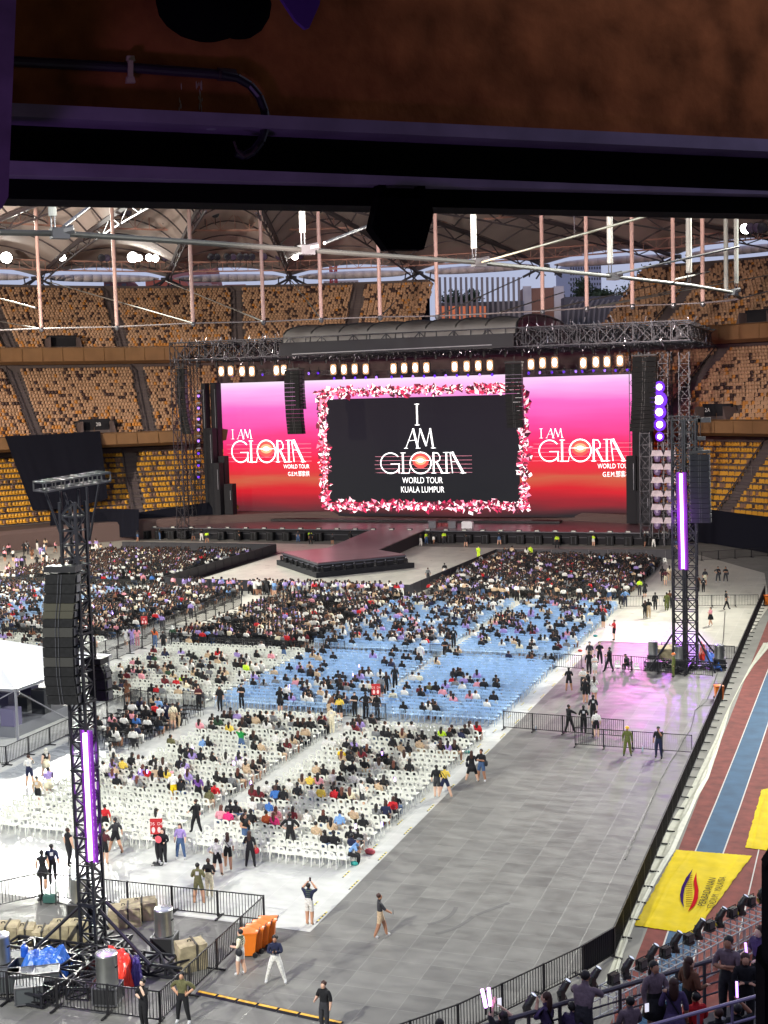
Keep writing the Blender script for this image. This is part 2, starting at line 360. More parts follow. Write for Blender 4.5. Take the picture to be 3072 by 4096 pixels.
a, b = on_tarp(1065, 1000), on_tarp(1190, 700)
M_ink = mat('print_black', (.012, .010, .006), .8, spec=.1)
text('PERBADANAN', 'tarpaulin_lettering', (a+b)/2+Vector((-.12, .0, .015)), axes(a, b), .42, M_ink, T1, sx=(b-a).length/3.1)
for w_, t_ in (('STADIUM', .24), ('MALAYSIA', .77)): text(w_, 'tarpaulin_lettering', a*(1-t_)+b*t_+Vector((.26, -.02, .015)), axes(a, b), .40, M_ink, T1, sx=(b-a).length/4.1)
# ================================================================== stands
XC, YC, RA, RB, RN = -57.81, 87.97, 71.13, 103.75, 2.26
def ring(t, o, z):
    c, s = math.cos(t), math.sin(t)
    return Vector((XC+(RA+o)*math.copysign(abs(c)**(2/RN), c), YC+(RB+o)*math.copysign(abs(s)**(2/RN), s), z))
def arc(t0, t1, o, step):                 # parameter values spaced evenly along the ring
    N = 1500; ts = [t0+(t1-t0)*i/N for i in range(N+1)]; out = [t0]; acc = 0; p = ring(t0, o, 0)
    for t in ts[1:]:
        q = ring(t, o, 0); acc += (q-p).length; p = q
        if acc >= step: out.append(t); acc -= step
    return out
def band(mb, prof, ts):
    P = [[ring(t, o, z) for t in ts] for o, z in prof]; return mb.sheet(P)
T0, T1_ = rad(36), rad(196)
TS = [T0+(T1_-T0)*i/150 for i in range(151)]
TA = np.radians(40+150*np.arange(1500)/1500)
def t_at_px(px, o, z):                     # ring parameter seen at a photo column
    c, s = np.cos(TA), np.sin(TA); x = XC+(RA+o)*np.sign(c)*abs(c)**(2/RN); y = YC+(RB+o)*np.sign(s)*abs(s)**(2/RN); zz_ = z-H
    X = x*math.cos(YAW)+y*math.sin(YAW); D = -x*math.sin(YAW)+y*math.cos(YAW); f = D*math.cos(PITCH)-zz_*math.sin(PITCH); u = zz_*math.cos(PITCH)+D*math.sin(PITCH)
    q = 1536+X/f*F*math.cos(ROLL)-u/f*F*math.sin(ROLL); return float(TA[np.argmin(abs(q-px)+(f < 5)*1e6)])
CONC = mat('stand_concrete', lin((92, 82, 80)), .85, noise=.2, nscale=.5)
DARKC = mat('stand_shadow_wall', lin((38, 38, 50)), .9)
OCH = mat('ochre_fascia', lin((132, 98, 64)), .7, noise=.12, nscale=.4)
TIERS = [('lower', 6.0, 2.9, 12, .93, .80), ('middle', 8.6, 15.6, 20, .93, .55), ('upper', 21.2, 29.4, 24, .92, .50)]
TU0, TU1 = t_at_px(1736, 43, 41), t_at_px(2560, 43, 41)     # gap in the upper tier
for nm, o0, z0, rows, dr, dz in TIERS:
    prof = []
    for r in range(rows): prof += [(o0+r*dr, z0+r*dz), (o0+(r+1)*dr, z0+r*dz)]
    prof += [(o0+rows*dr, z0+rows*dz+.9)]
    mb = MB()
    if nm == 'upper':
        band(mb, prof, [t for t in TS if t > TU0]); band(mb, prof, [t for t in TS if t < TU1])
    else: band(mb, prof, TS)
    st = mb.build('seating_tier', CONC)
    tag(st, {'lower': 'lowest concrete seating tier behind the stage with yellow seats', 'middle': 'middle seating tier between the two ochre bands',
             'upper': 'top seating tier directly under the stadium roof'}[nm], 'grandstand')
    fm = MB()
    if nm == 'lower': band(fm, [(0, -.02), (0, 2.4), (.3, 2.9), (6, 2.9)], TS); mm = mat('parapet_brown', lin((96, 78, 74)), .8)
    elif nm == 'middle': band(fm, [(9.4, 13.9), (7.7, 14.4), (7.5, 16.1), (8.0, 16.3), (8.6, 15.6)], TS); mm = OCH
    else:
        for Q in ([t for t in TS if t > TU0], [t for t in TS if t < TU1]): band(fm, [(22, 27.4), (20.3, 27.9), (20.2, 30.0), (20.6, 30.2), (21.2, 29.4)], Q)
        mm = OCH
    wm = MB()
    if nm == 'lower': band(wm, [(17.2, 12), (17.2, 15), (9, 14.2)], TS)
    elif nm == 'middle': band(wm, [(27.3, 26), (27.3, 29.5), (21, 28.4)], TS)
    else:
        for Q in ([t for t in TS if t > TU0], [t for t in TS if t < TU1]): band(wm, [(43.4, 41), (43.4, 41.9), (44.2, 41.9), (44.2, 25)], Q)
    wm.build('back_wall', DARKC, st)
    if nm != 'lower':
        jm = fm; jm.cm = 1; oo, zz, hh = ((7.46, 14.4, 1.7) if nm == 'middle' else (20.16, 27.9, 2.1))
        for t in arc(T0, T1_, oo, 3.4):
            if nm == 'upper' and not (t > TU0 or t < TU1): continue
            a = ring(t, oo, zz); b = ring(t, oo, zz+hh); jm.bar(a, b, .05)
            if nm == 'middle': jm.bar(ring(t, 8.0, 16.3), ring(t, 8.0, 17.2), .03)
    fm.build('parapet', [mm, mat('joint_brown', lin((112, 80, 44)), .8)], st)
# seats
seat = MB(); seat.cm = 0
seat.prism([(-.22, .0, .38), (.22, .0, .38), (.22, .02, .72), (.12, .03, .84), (-.12, .03, .84), (-.22, .02, .72)], (0, .06, 0))
seat.add([(-.22, -.36, .42), (.22, -.36, .42), (.22, .02, .38), (-.22, .02, .38), (-.22, -.36, .34), (.22, -.36, .34)], [(0, 1, 2, 3), (4, 5, 1, 0)])
C_TAN, C_ORG, C_DRK, C_YEL, C_BRN = lin((188, 150, 118)), lin((200, 136, 66)), lin((74, 54, 50)), lin((214, 158, 52)), lin((136, 104, 84))
STAIR = 20.5
seats = []; stm = MB(); vom = []
for nm, o0, z0, rows, dr, dz in TIERS:
    tst = arc(T0, T1_, o0, STAIR if nm != 'upper' else 21.5)
    stairs = [t_at_px(p, o0+4, z0+4) for p in {'lower': (-60, 540, 2960), 'middle': (-210, 130, 590, 900, 2700, 3300), 'upper': (-80, 30, 480, 1400, 950, 2650, 3250)}[nm]]
    vomt = {'lower': [], 'middle': [t_at_px(385, o0+2, z0+2), t_at_px(2865, o0+2, z0+2)], 'upper': [t_at_px(250, o0+2, z0+3), t_at_px(3050, o0+3, z0+3)]}[nm]
    for t in stairs:
        for r in range(rows*2):
            o_ = o0+r*dr/2; z_ = z0+(r//2)*dz+(dz/2 if r % 2 else 0)+.02
            p, q = ring(t-.004, o_, z_), ring(t+.004, o_, z_); d = (q-p).normalized()*.85; p2, q2 = ring(t-.004, o_+dr/2, z_), ring(t+.004, o_+dr/2, z_)
            c0 = (p+q)/2; c1 = (p2+q2)/2; stm.add([c0-d, c0+d, c1+d, c1-d, c0-d-Vector((0, 0, dz/2)), c0+d-Vector((0, 0, dz/2))], [(0, 1, 2, 3), (4, 5, 1, 0)])
        p = ring(t, o0, z0); q = ring(t, o0+rows*dr, z0+rows*dz); nn = (ring(t+.004, o0, 0)-ring(t-.004, o0, 0)).normalized()
        stm.bar(p+nn+Vector((0, 0, .75)), q+nn+Vector((0, 0, .75)), .09)
    for t in vomt: vom.append((nm, t, o0, z0, dr, dz))
    for r in range(rows):
        oo = o0+(r+.75)*dr; zz = z0+r*dz
        for t in arc(T0, T1_, oo, .54):
            if nm == 'upper' and TU1 <= t <= TU0: continue
            P_ = ring(t, oo, zz); px, py = proj(P_)
            if px < -260 or px > 3250: continue
            if nm != 'upper' and 960 < px < 2450 : continue
            dd = [(P_.xy-ring(s_, oo, 0).xy).length for s_ in stairs]
            if min(dd) < 1.15: continue
            if any((P_.xy-ring(v_, oo, 0).xy).length < 3.4 and r < 4 for v_ in vomt): continue
            a, b = ring(t-.002, oo, 0), ring(t+.002, oo, 0); ang = math.atan2(b.y-a.y, b.x-a.x)+math.pi
            u = random.random()
            if nm == 'lower': c = C_YEL if u < .8 else (C_BRN if u < .96 else C_DRK)
            else:
                ko = .05+.22*max(0, 1-r/8); c = C_TAN if u > ko+.15 else (C_ORG if u > .15 else C_DRK)
            j = random.uniform(.88, 1.1)
            seats.append((P_.x, P_.y, zz, ang, 1.15, tuple(v*j for v in c), px, py, P_.length, nm, c, r))
stm.build('stairway', mat('stair_grey', lin((88, 78, 80)), .85)); bpy.data.objects['stairway']['kind'] = 'structure'
vis = sorted([i for i, s_ in enumerate(seats) if 0 < s_[6] < 3072 and 1150 < s_[7] < 2300 and not (900 < s_[6] < 2560)], key=lambda i: seats[i][8])[:300]
vs_ = set(vis)
tiled('stadium_seats', seat, [s_[:5] for i, s_ in enumerate(seats) if i not in vs_], [s_[5] for i, s_ in enumerate(seats) if i not in vs_], attr_mat('seat_plastic', .5))
tag(bpy.data.objects['stadium_seats'], 'rows of tan, orange and dark seats across all the far stands', 'seats', kind='stuff')
smats = {C_TAN: ('tan', mat('seat_tan', C_TAN)), C_ORG: ('orange', mat('seat_orange', C_ORG)), C_DRK: ('dark brown', mat('seat_dark', C_DRK)), C_YEL: ('yellow', mat('seat_yellow', C_YEL)), C_BRN: ('brown', mat('seat_brown', C_BRN))}
sproto = {}
for k, (cn, m_) in smats.items():
    sproto[k] = seat.build('stadium_seat', m_).data; bpy.data.objects.remove(bpy.data.objects['stadium_seat'])
for i in vis:
    s_ = seats[i]; o = bpy.data.objects.new('stadium_seat', sproto[s_[10]]); col.objects.link(o); o.location = s_[:3]; o.rotation_euler = (0, 0, s_[3]); o.scale = (s_[4],)*3
    side = 'far right' if s_[6] > 1500 else 'far left'
    tag(o, f'{smats[s_[10]][0]} plastic seat in the {ordn(s_[11])} row from the front, {s_[9]} tier, {side} stand', 'stadium seat', 'seats of the far stands nearest the camera')
for nm, t, o0, z0, dr, dz in vom:
    c = ring(t, o0+.6, z0); a, b = ring(t-.004, o0, 0), ring(t+.004, o0, 0); ang = math.atan2(b.y-a.y, b.x-a.x)
    e = empty('stand_doorway', c, ang)
    inw = -1 if True else 1
    m1 = MB(); m1.box((0, -1.6, 1.1), (4.6, .25, 2.6)); m1.box((0, -1.6, 2.6), (5.0, .5, .5)); part(m1, 'dark_opening', M_dk, e)
    m2 = MB(); m2.prism([(-3.2, .4, -.2), (-2.4, .4, 2.5), (-2.4, .4, -.2)], (0, -3, 0)); m2.prism([(3.2, .4, -.2), (2.4, .4, -.2), (2.4, .4, 2.5)], (0, -3, 0)); part(m2, 'side_wall', mat('doorway_wall', lin((98, 84, 82)), .8), e)
    side = 'left' if proj(c)[0] < 1500 else 'right'
    tag(e, f'dark doorway with side walls in the {nm} seating tier, {side} stand', 'doorway', 'doorways of the stands')
    if nm == 'middle':
        M_ = Matrix.Rotation(ang+math.pi, 3, 'Z') @ Matrix.Rotation(math.pi/2, 3, 'X')
        text('2B' if side == 'left' else '2A', 'sign_lettering', ring(t, -1.0+o0+.8, z0+2.0), M_, .8, mat('sign_white', (.7, .7, .7), .5), e)
# railing in the lower tier
rl = MB(); ts = arc(T0, T1_, 12.4, 1.0)
for z in (9.0, 9.5): rl.tube([ring(t, 12.4, z) for t in ts[::3]], .035, 4)
for t in ts: rl.bar(ring(t, 12.4, 8.2), ring(t, 12.4, 9.5), .035)
tag(rl.build('stand_railing', mat('rail_grey', lin((110, 100, 96)), .6)), 'thin railing running across the lower seating tier', 'railing')
# ================================================================== stadium roof
def z_for(px, py, o):
    t = t_at_px(px, o, 45); lo, hi = 0.0, 90.0
    for _ in range(40):
        m_ = (lo+hi)/2
        if proj(ring(t, o, m_))[1] > py: lo = m_
        else: hi = m_
    return t, (lo+hi)/2
FAB = mat('roof_membrane', lin((205, 192, 186)), .8, noise=.12, nscale=.15)
RIBM = mat('roof_rib_steel', lin((84, 76, 80)), .6)
nodes = [z_for(px, py, 46) for px, py in ((146, 1111), (663, 1111), (1166, 1098), (1676, 1082), (2181, 1064), (2710, 1045))]
zt = sum(n_[1] for n_ in nodes)/len(nodes)
tn = sorted([n_[0] for n_ in nodes]); dt0 = tn[1]-tn[0]; dt1 = tn[-1]-tn[-2]
while tn[0] > rad(5): tn.insert(0, tn[0]-dt0*(1.0))
while tn[-1] < rad(230): tn.append(tn[-1]+dt1)
TUBE = mat('edge_tube_white', lin((196, 188, 192)), .5)
def vault(t, v, u):
    return ring(t, 46-92*v, zt+.3+4.5*v-3.6*v*v+(1.7+3.6*min(1, v*1.8))*4*u*(1-u)*(1-.35*v))
for k in range(len(tn)-1):
    ta, tb = tn[k], tn[k+1]; NU, NV = 16, 16
    mid = proj(ring((ta+tb)/2, 46, zt))
    bay = MB().sheet([[vault(ta+(tb-ta)*i/NU, j/NV, i/NU) for i in range(NU+1)] for j in range(NV+1)]).build('roof_bay', FAB, smooth=True)
    tag(bay, f'{ordn(k)} arched fabric bay of the stadium roof, counted from the right end', 'roof bay', 'fabric bays of the stadium roof')
    for j in range(1, NV, 2): MB().tube([vault(ta+(tb-ta)*i/12, j/NV, i/12)-Vector((0, 0, .2)) for i in range(13)], .13, 4).build('arch_rib', RIBM, bay)
    vb = MB(); vb.tube([vault(ta, j/8, 0)-Vector((0, 0, .5)) for j in range(9)], .35, 5)
    for j in range(8): vb.bar(vault(ta, j/8, 0)-Vector((0, 0, .5)), vault(ta, (j+.5)/8, 0)-Vector((0, 0, 2.1)), .1).bar(vault(ta, (j+.5)/8, 0)-Vector((0, 0, 2.1)), vault(ta, (j+1)/8, 0)-Vector((0, 0, .5)), .1)
    vb.tube([vault(ta, j/8, 0)-Vector((0, 0, 2.1)) for j in range(9)], .14, 4)
    vb.build('valley_beam', RIBM, bay)
    tb_ = MB(); pts = []; 
    for i in range(13):
        u = i/12; t = ta+(tb-ta)*(.06+.88*u); pts.append((ring(t, 46+2.0*4*u*(1-u), zt+.25*math.sin(math.pi*u)), .12+.62*math.sin(math.pi*min(1, max(0, u)))**.35))
    for (p, r1), (q, r2) in zip(pts, pts[1:]): tb_.bar(p, q, r1, 10, r2)
    tb_.build('edge_tube', TUBE, bay, True)
    sm = MB(); n0 = ring(ta, 45.5, zt-.1); d_ = (ring(ta+.01, 43.5, 0)-ring(ta-.01, 43.5, 0)).normalized()
    for s_ in (-1, 1):
        sm.bar(n0, ring(ta, 43.6, 41.8)+d_*3.6*s_, .22, 6); sm.bar(n0, ring(ta, 48.5, 41.8)+d_*2.4*s_, .16, 6); sm.bar(n0+d_*2.4*s_, ring(ta, 43.6, 41.8)+d_*2.4*s_, .13, 6)
    sm.box(n0, (1.6, 1.6, .5)); sm.build('support_strut', mat('strut_steel', lin((70, 70, 78)), .5), bay)
# catwalks with floodlights
PINK = mat('pinkish_post', lin((214, 176, 166)), .55)
PINKD = mat('catwalk_paint', lin((190, 146, 132)), .6)
def catwalk(o, z, w_, name, label, t0, t1):
    m = MB(); ts = arc(t0, t1, o, 2.2)
    for dz in (0, w_):
        for do in (0, 1.0): m.tube([ring(t, o+do, z+dz) for t in ts], .09, 4)
    for i in range(len(ts)-1):
        m.bar(ring(ts[i], o, z), ring(ts[i], o, z+w_), .06); m.bar(ring(ts[i], o, z+(w_ if i % 2 else 0)), ring(ts[i+1], o, z+(0 if i % 2 else w_)), .05)
        m.bar(ring(ts[i], o, z), ring(ts[i], o+1, z), .05)
    band(m, [(o, z), (o+1, z)], ts)
    return tag(m.build(name, PINKD), label, 'catwalk', 'lighting catwalks under the roof')
t_, zc = z_for(900, 920, 2); catwalk(2, zc, 2.6, 'lighting_catwalk', 'pink latticed lighting catwalk curving close under the roof ribs', rad(30), rad(200))
t_, zc2 = z_for(700, 1085, 30); catwalk(30, zc2, 1.6, 'lighting_catwalk', 'dim rear lighting catwalk near the outer edge of the roof', rad(60), rad(180))
M_glow = mat('floodlight_glow', (1, 1, 1), emit=(1, 1, .93), estr=40); M_lens = mat('dark_glass', (.03, .03, .05), .15); M_lens2 = mat('purple_glass', (.08, .06, .12), .2)
def floodlight(px, py, o, lit, big, pos):
    t, z = z_for(px, py, o); c = ring(t, o-1.2, z); e = empty('floodlight', c); d = (Vector((-55, 85, 0))-c).normalized(); q = d.to_track_quat('Z', 'Y').to_matrix()
    m = MB(); m.lathe((0, 0, 0), [(.25, -.7), (.62*big, -.1), (.68*big, .05)], 12); m.v = [tuple(q @ Vector(v)) for v in m.v]; m.bar((0, 0, -.4), (0, 0, -1.7), .07); hs_ = part(m, 'housing', M_blk, e)
    m = MB(); m.lathe((0, 0, 0), [(.6*big, .06), (.3*big, .1)], 14); m.v = [tuple(q @ Vector(v)) for v in m.v]; part(m, 'lens', M_glow if lit else random.choice([M_lens, M_lens2]), hs_)
    tag(e, (f'lit floodlight glaring white, {pos}' if lit else f'unlit dark floodlight, {pos}'), 'floodlight', 'floodlights under the stadium roof')
L0c = (0, 780, 1.508); R0c = (2000, 780, 1.548)
for i, (x, y) in enumerate([(487, 93), (530, 98), (565, 97), (632, 100), (730, 110), (773, 109), (983, 115), (1026, 115), (1088, 117), (1125, 117), (1196, 119), (1239, 120), (1305, 119)]):
    floodlight(*cr(L0c, x, y), 1.5, False, 1.0, f'{ordn(i)} from the left in the upper row on the near catwalk')
for i, (x, y, l) in enumerate([(28, 382, 2), (370, 381, 1), (607, 384, 0), (640, 384, 0), (800, 380, 2), (838, 384, 1), (900, 382, 1.2), (938, 387, 1), (995, 381, 0), (1025, 382, 0), (1275, 378, 0), (1310, 378, 0), (1372, 377, 0), (1407, 377, 0), (1448, 377, 0), (1487, 377, 0), (1520, 377, 0), (1597, 376, 0), (1683, 375, 0), (1733, 376, 0), (1782, 375, 1), (1815, 372, 0)]):
    floodlight(*cr(L0c, x, y), 28, l > 0, 1.0 if l < 2 else 1.5, f'{ordn(i)} from the left in the lower row on the rear catwalk')
for i, (x, y, l) in enumerate([(1553, 212, 1.2), (1587, 208, 0), (1630, 206, 0), (1662, 206, 0)]):
    floodlight(*cr(R0c, x, y), 14, l > 0, 1.2, f'{ordn(i)} of the four by the right edge of the photo')
# ------------------------------------------------------------------ suspended ring: posts, chords, tie bars
ZC = 30.6
def PC(c, x, y, z=ZC): return G(*cr(c, x, y), z)
M0c = (1000, 780, 1.508)
bot = [PC(L0c, -260, 825), PC(L0c, 250, 806), PC(L0c, 706, 795), PC(L0c, 1165, 773), PC(L0c, 1590, 764), PC(M0c, 430, 748), PC(M0c, 785, 735), PC(M0c, 1130, 730), PC(R0c, 265, 718), PC(R0c, 538, 700), PC(R0c, 820, 684), PC(R0c, 1073, 677), PC(R0c, 1255, 668)]
m = MB()
for k in range(len(bot)-1): m.bar(bot[k], bot[k+1], .09, 6)
tip = PC(R0c, 1490, 640)
m.bar(bot[-1], PC(R0c, 1400, 655), .1, 6).bar(PC(R0c, 1400, 655), tip, .12, 6)
tag(m.build('ring_cable', mat('chord_grey', lin((128, 118, 118)), .5)), 'thin lower ring cable joining the feet of the pink hanging posts', 'cable')
for k, b_ in enumerate(bot):
    m = MB(); m.bar(b_, b_+Vector((0, 0, 20)), .24, 10); o = m.build('hanging_post', PINK, smooth=False, loc=b_)
    MB().ell(b_-Vector((0, 0, .1)), (.32, .32, .4)).build('post_foot', M_alu, o)
    tag(o, f'{ordn(k)} pink hanging post from the left, above the far side of the field', 'hanging post', 'pink posts hanging from the roof ring')
near = [PC(L0c, -500, 178), PC(L0c, 0, 226), PC(L0c, 360, 232), PC(L0c, 1140, 283), PC(M0c, 340, 332), PC(M0c, 1380, 408), PC(R0c, 700, 505), PC(R0c, 1180, 560), PC(R0c, 1440, 603), tip]
m = MB(); m.tube(near, .17, 10); o = m.build('ring_tube', mat('tube_grey', lin((52, 52, 50)), .5), smooth=False)
tag(o, 'thick tube of the roof ring crossing the whole picture from the left edge', 'tube')
for p in (near[2], near[4], near[5], near[6], near[8]): MB().box(p, (1.0, .6, .6), rz=.9).bar(p-Vector((.4, .2, 0)), p+Vector((.7, .4, .25)), .26, 8).build('clamp_joint', M_steel, o)
WP = mat('white_post_paint', lin((176, 178, 172)), .6)
for k, (c, x, y) in enumerate([(L0c, 322, 222), (M0c, 320, 310), (M0c, 1352, 395), (R0c, 682, 488), (R0c, 1170, 540), (R0c, 1400, 640), (R0c, 1463, 600)]):
    p = PC(c, x, y, 31.0); w_ = (.24, .21, .22, .25, .28, .26, .24)[k]
    m = MB(); m.bar(p+Vector((0, 0, .9)), p+Vector((0, 0, 21)), w_, 12); o = m.build('hanging_column', WP, loc=p)
    mm = MB()
    for a in (-.12, .12): mm.bar(p+Vector((a, 0, -.1)), p+Vector((a, 0, 1.0)), .05, 6)
    mm.build('fork_end', M_alu, o)
    tag(o, f'{ordn(k)} thick white hanging column from the left, on the near side of the roof ring', 'hanging column', 'thick white columns of the near roof ring')
ties = [(L0c, 1160, 772, 300, 525), (L0c, 1590, 764, 1000, 520), (L0c, 250, 808, -60, 752), (L0c, 215, 680, -40, 615), (M0c, 75, 762, 0, 722), (M0c, 430, 748, 250, 520), (M0c, 785, 735, 870, 650),
        (M0c, 1130, 730, 1640, 498), (R0c, 265, 718, 975, 555), (R0c, 0, 728, 400, 600), (R0c, 540, 702, 1430, 520), (R0c, 590, 695, 1800, 470), (R0c, 1085, 522, 1300, 474), (R0c, 1490, 640, 1800, 560)]
for k, (c, x, y, x2, y2) in enumerate(ties):
    a = G(*cr(c, x, y), ZC); fw = -a.x*math.sin(YAW)+a.y*math.cos(YAW); b_ = AD(*cr(c, x2, y2), fw+50)
    o = MB().bar(a, b_, .085, 8).build('tie_bar', mat('tie_bar_paint', lin((140, 138, 132)), .5), smooth=False)
    tag(o, f'{ordn(k)} steel tie bar from the left, sloping down to a hanging post foot', 'tie bar', 'tie bars of the suspended roof ring')
a = G(*cr(M0c, 1400, 405), ZC); b_ = ADD(1440, 455, 70)
o = MB().bar(a, b_, .07, 8).build('tie_bar', mat('tie_bar_yellowish', lin((170, 166, 140)), .5)); MB().bar(PC(R0c, 462, 262), PC(R0c, 455, -60), .03, 5).build('hanger_wire', M_alu, o)
tag(o, 'pale yellow tie bar rising to the right from the third thick joint', 'tie bar', 'tie bars of the suspended roof ring')
for (c, x, y, x2, y2) in ((L0c, 385, 190, 590, 30), (M0c, 450, 290, 720, 185), (R0c, 720, 490, 1480, 320)):
    fw = (lambda p: -p.x*math.sin(YAW)+p.y*math.cos(YAW))(G(*cr(c, x, y), ZC))
    tag(MB().bar(G(*cr(c, x, y), ZC), AD(*cr(c, x2, y2), fw+12), .1, 8).build('tie_bar', M_steel), {385: 'dark tie bar at the leftmost thick joint rising behind the beam', 450: 'grey tie bar from the second thick joint towards the black loudspeaker', 720: 'dark tie bar rising right from the fourth thick joint'}[x], 'tie bar', 'tie bars of the suspended roof ring')
# ------------------------------------------------------------------ what stands beyond the end gap
def facing(px, py, d, w_, h_, m_name): pass
def block(name, x0, x1, ytop, ybot, d, m_, depth=14, label=None, cat='building', roof=None, wins=None, parent=None):
    a, b_ = ADD(x0, ybot, d), ADD(x1, ybot, d); zt_ = ADD((x0+x1)/2, ytop, d).z; zb = min(a.z, b_.z)
    a.z = b_.z = zb; fw = Vector((-math.sin(YAW), math.cos(YAW), 0))*depth
    mb = MB(); mb.prism([a, b_, b_+fw, a+fw], (0, 0, zt_-zb)); o = mb.build(name, m_, parent)
    if wins:
        nx, nz, wm = wins; wb = MB(); e = (b_-a)/nx
        for i in range(nx):
            for j in range(nz):
                p = a+e*(i+.22)+Vector((0, 0, (zt_-zb)*(j+.25)/nz))-fw.normalized()*.06; q = p+e*.56; hh = Vector((0, 0, (zt_-zb)/nz*.5))
                wb.add([p, q, q+hh, p+hh], [(0, 1, 2, 3)])
        wb.build('windows', wm, o)
    if roof:
        r = MB(); up = Vector((0, 0, roof[0])); c1 = (a+fw+a)/2; c2 = (b_+fw+b_)/2; A_, B_ = Vector((a.x, a.y, zt_)), Vector((b_.x, b_.y, zt_))
        R1, R2 = A_+fw/2+up+(B_-A_)*.2, B_+fw/2+up-(B_-A_)*.2
        r.add([A_, B_, B_+fw, A_+fw, R1, R2], [(0, 1, 5, 4), (2, 3, 4, 5), (1, 2, 5), (3, 0, 4)]); r.build('roof', roof[1], o)
    if label: tag(o, label, cat)
    return o
M_win = mat('dark_window', (.05, .05, .07), .3); M_rt = mat('red_roof_tiles', lin((150, 92, 84)), .8); M_wall = mat('house_wall', lin((190, 165, 158)), .8)
block('house', 226, 278, 607, 650, 330, mat('dark_red_wall', lin((110, 60, 62)), .8), label='dark red terrace building seen left under the roof edge', wins=(3, 2, M_win), roof=(2, M_rt))
block('house', 316, 390, 604, 650, 330, mat('orange_wall', lin((214, 110, 84)), .8), label='orange fronted building with a wide window left of the pitched roofs', wins=(2, 1, M_win))
block('house', 352, 455, 612, 650, 345, M_wall, label='long house with a low red tiled roof behind the left stand', roof=(5, M_rt), wins=(8, 2, M_win))
block('house', 420, 470, 614, 650, 350, mat('pink_wall', lin((200, 160, 150)), .8), label='gabled pink house with a steep red roof behind the left stand', roof=(9, M_rt), wins=(4, 2, M_win))
block('house', 466, 540, 622, 650, 352, mat('brick_wall', lin((150, 96, 86)), .8), label='low brick building right of the pitched roofs', wins=(6, 1, M_win), roof=(1.5, M_rt))
block('apartment_block', 700, 775, 606, 650, 420, mat('pale_wall', lin((206, 186, 176)), .8), label='pale apartment block with a red crane in front, between the hanging posts', wins=(9, 3, M_win))
c = MB(); p = ADD(722, 650, 400); c.truss(p, p+Vector((0, 0, 12)), 1.6, step=2, r=.2, rl=.12); c.bar(p+Vector((-6, 0, 12)), p+Vector((9, 3, 12)), .3)
tag(c.build('crane', mat('crane_red', lin((200, 60, 56)), .6)), 'red tower crane before the pale apartment block', 'crane')
block('tower_block', 1232, 1300, 562, 700, 520, mat('tower_wall', lin((176, 176, 196)), .8), label='tall pale tower block seen at the far right under the roof', wins=(12, 12, M_win), depth=40)
block('tower_block', 1420, 1475, 575, 700, 560, mat('tower_wall2', lin((160, 156, 176)), .8), label='second tall tower block farther right behind the hanging columns', wins=(8, 14, M_win), depth=40)
BR = mat('brown_pylon', lin((128, 92, 80)), .75, noise=.1)
py = block('pylon', 1132, 1198, 622, 760, 262, BR, depth=7, label='brown and white pylon block closing the gap between the stands', cat='pylon')
block('white_slab', 1132, 1150, 618, 760, 261.5, mat('slab_white', lin((186, 182, 190)), .6), depth=.4, parent=py); block('white_slab', 1199, 1220, 618, 760, 261.5, MATS['slab_white'], depth=7, parent=py)
fc = block('louvred_facade', 946, 1131, 652, 760, 258, mat('facade_dark', lin((74, 74, 88)), .6), depth=5, label='low dark facade with white fins behind the stage roof', cat='facade')
fm = MB(); a0 = ADD(948, 760, 257.6); b0 = ADD(1129, 760, 257.6)
for k in range(16): fm.box(a0+(b0-a0)*(k+.5)/16+Vector((0, 0, 7)), (.45, .5, 15), rz=YAW)
fm.build('facade_fin', mat('fin_grey', lin((120, 116, 124)), .6), fc)
gm = MB()
for k in range(5):
    p = ADD(948+k*22, 690, 257.7); q = ADD(962+k*22, 690, 257.7); gm.add([p, q, q+Vector((0, 0, 2.6)), p+Vector((0, 0, 2.6))], [(0, 1, 2, 3)])
gm.build('lit_window', mat('orange_window', lin((214, 120, 84)), .6, emit=lin((220, 120, 80)), estr=.35), fc)
wl = block('rooftop_wall', 1221, 1345, 640, 760, 255, mat('facade_dark', (0, 0, 0)), depth=5, label='dark rooftop wall with curved struts right of the brown pylon', cat='wall')
fm = MB(); a0 = ADD(1222, 745, 254.6); b0 = ADD(1344, 745, 254.6)
for k in range(11): p = a0+(b0-a0)*(k+.5)/11; fm.tube([p, p+Vector((0, 0, 5)), p+Vector((.3, 0, 7.5)), p+Vector((1.1, 0, 8.6))], .22, 5)
fm.build('curved_strut', mat('fin_grey', (0, 0, 0)), wl)
def crown_tree(x, y, d, wdt, hgt, label):
    p = ADD(x, y, d); e = empty('tree', p-Vector((0, 0, hgt*1.2)))
    m = MB(); m.bar((0, 0, 0), (0, 0, hgt*1.1), .5, 7, .2)
    for k in range(5): a = k*1.3; m.bar((0, 0, hgt*.7), (math.cos(a)*wdt*.4, math.sin(a)*wdt*.2, hgt*(1+.2*k/5)), .16, 5, .05)
    part(m, 'trunk', mat('bark', (.09, .06, .045), .9), e)
    m = MB(); cl = [(random.uniform(-1, 1)*wdt*.45, random.uniform(-1, 1)*wdt*.3, hgt*(1.05+random.uniform(-.35, .35))) for _ in range(14)]
    for _ in range(1500):
        c = random.choice(cl); v = Vector((random.gauss(0, 1), random.gauss(0, 1), random.gauss(0, .7)))*wdt*.085+Vector(c); n_ = Vector((random.gauss(0, 1), random.gauss(0, 1), random.gauss(0, 1))).normalized(); u = n_.orthogonal().normalized()*.32; w2 = n_.cross(u)
        m.add([v-u-w2, v+u-w2*.4, v+u*.3+w2], [(0, 1, 2)])
    part(m, 'crown', mat('foliage', (.035, .055, .025), .8, noise=.5, nscale=.6), e); tag(e, label, 'tree')
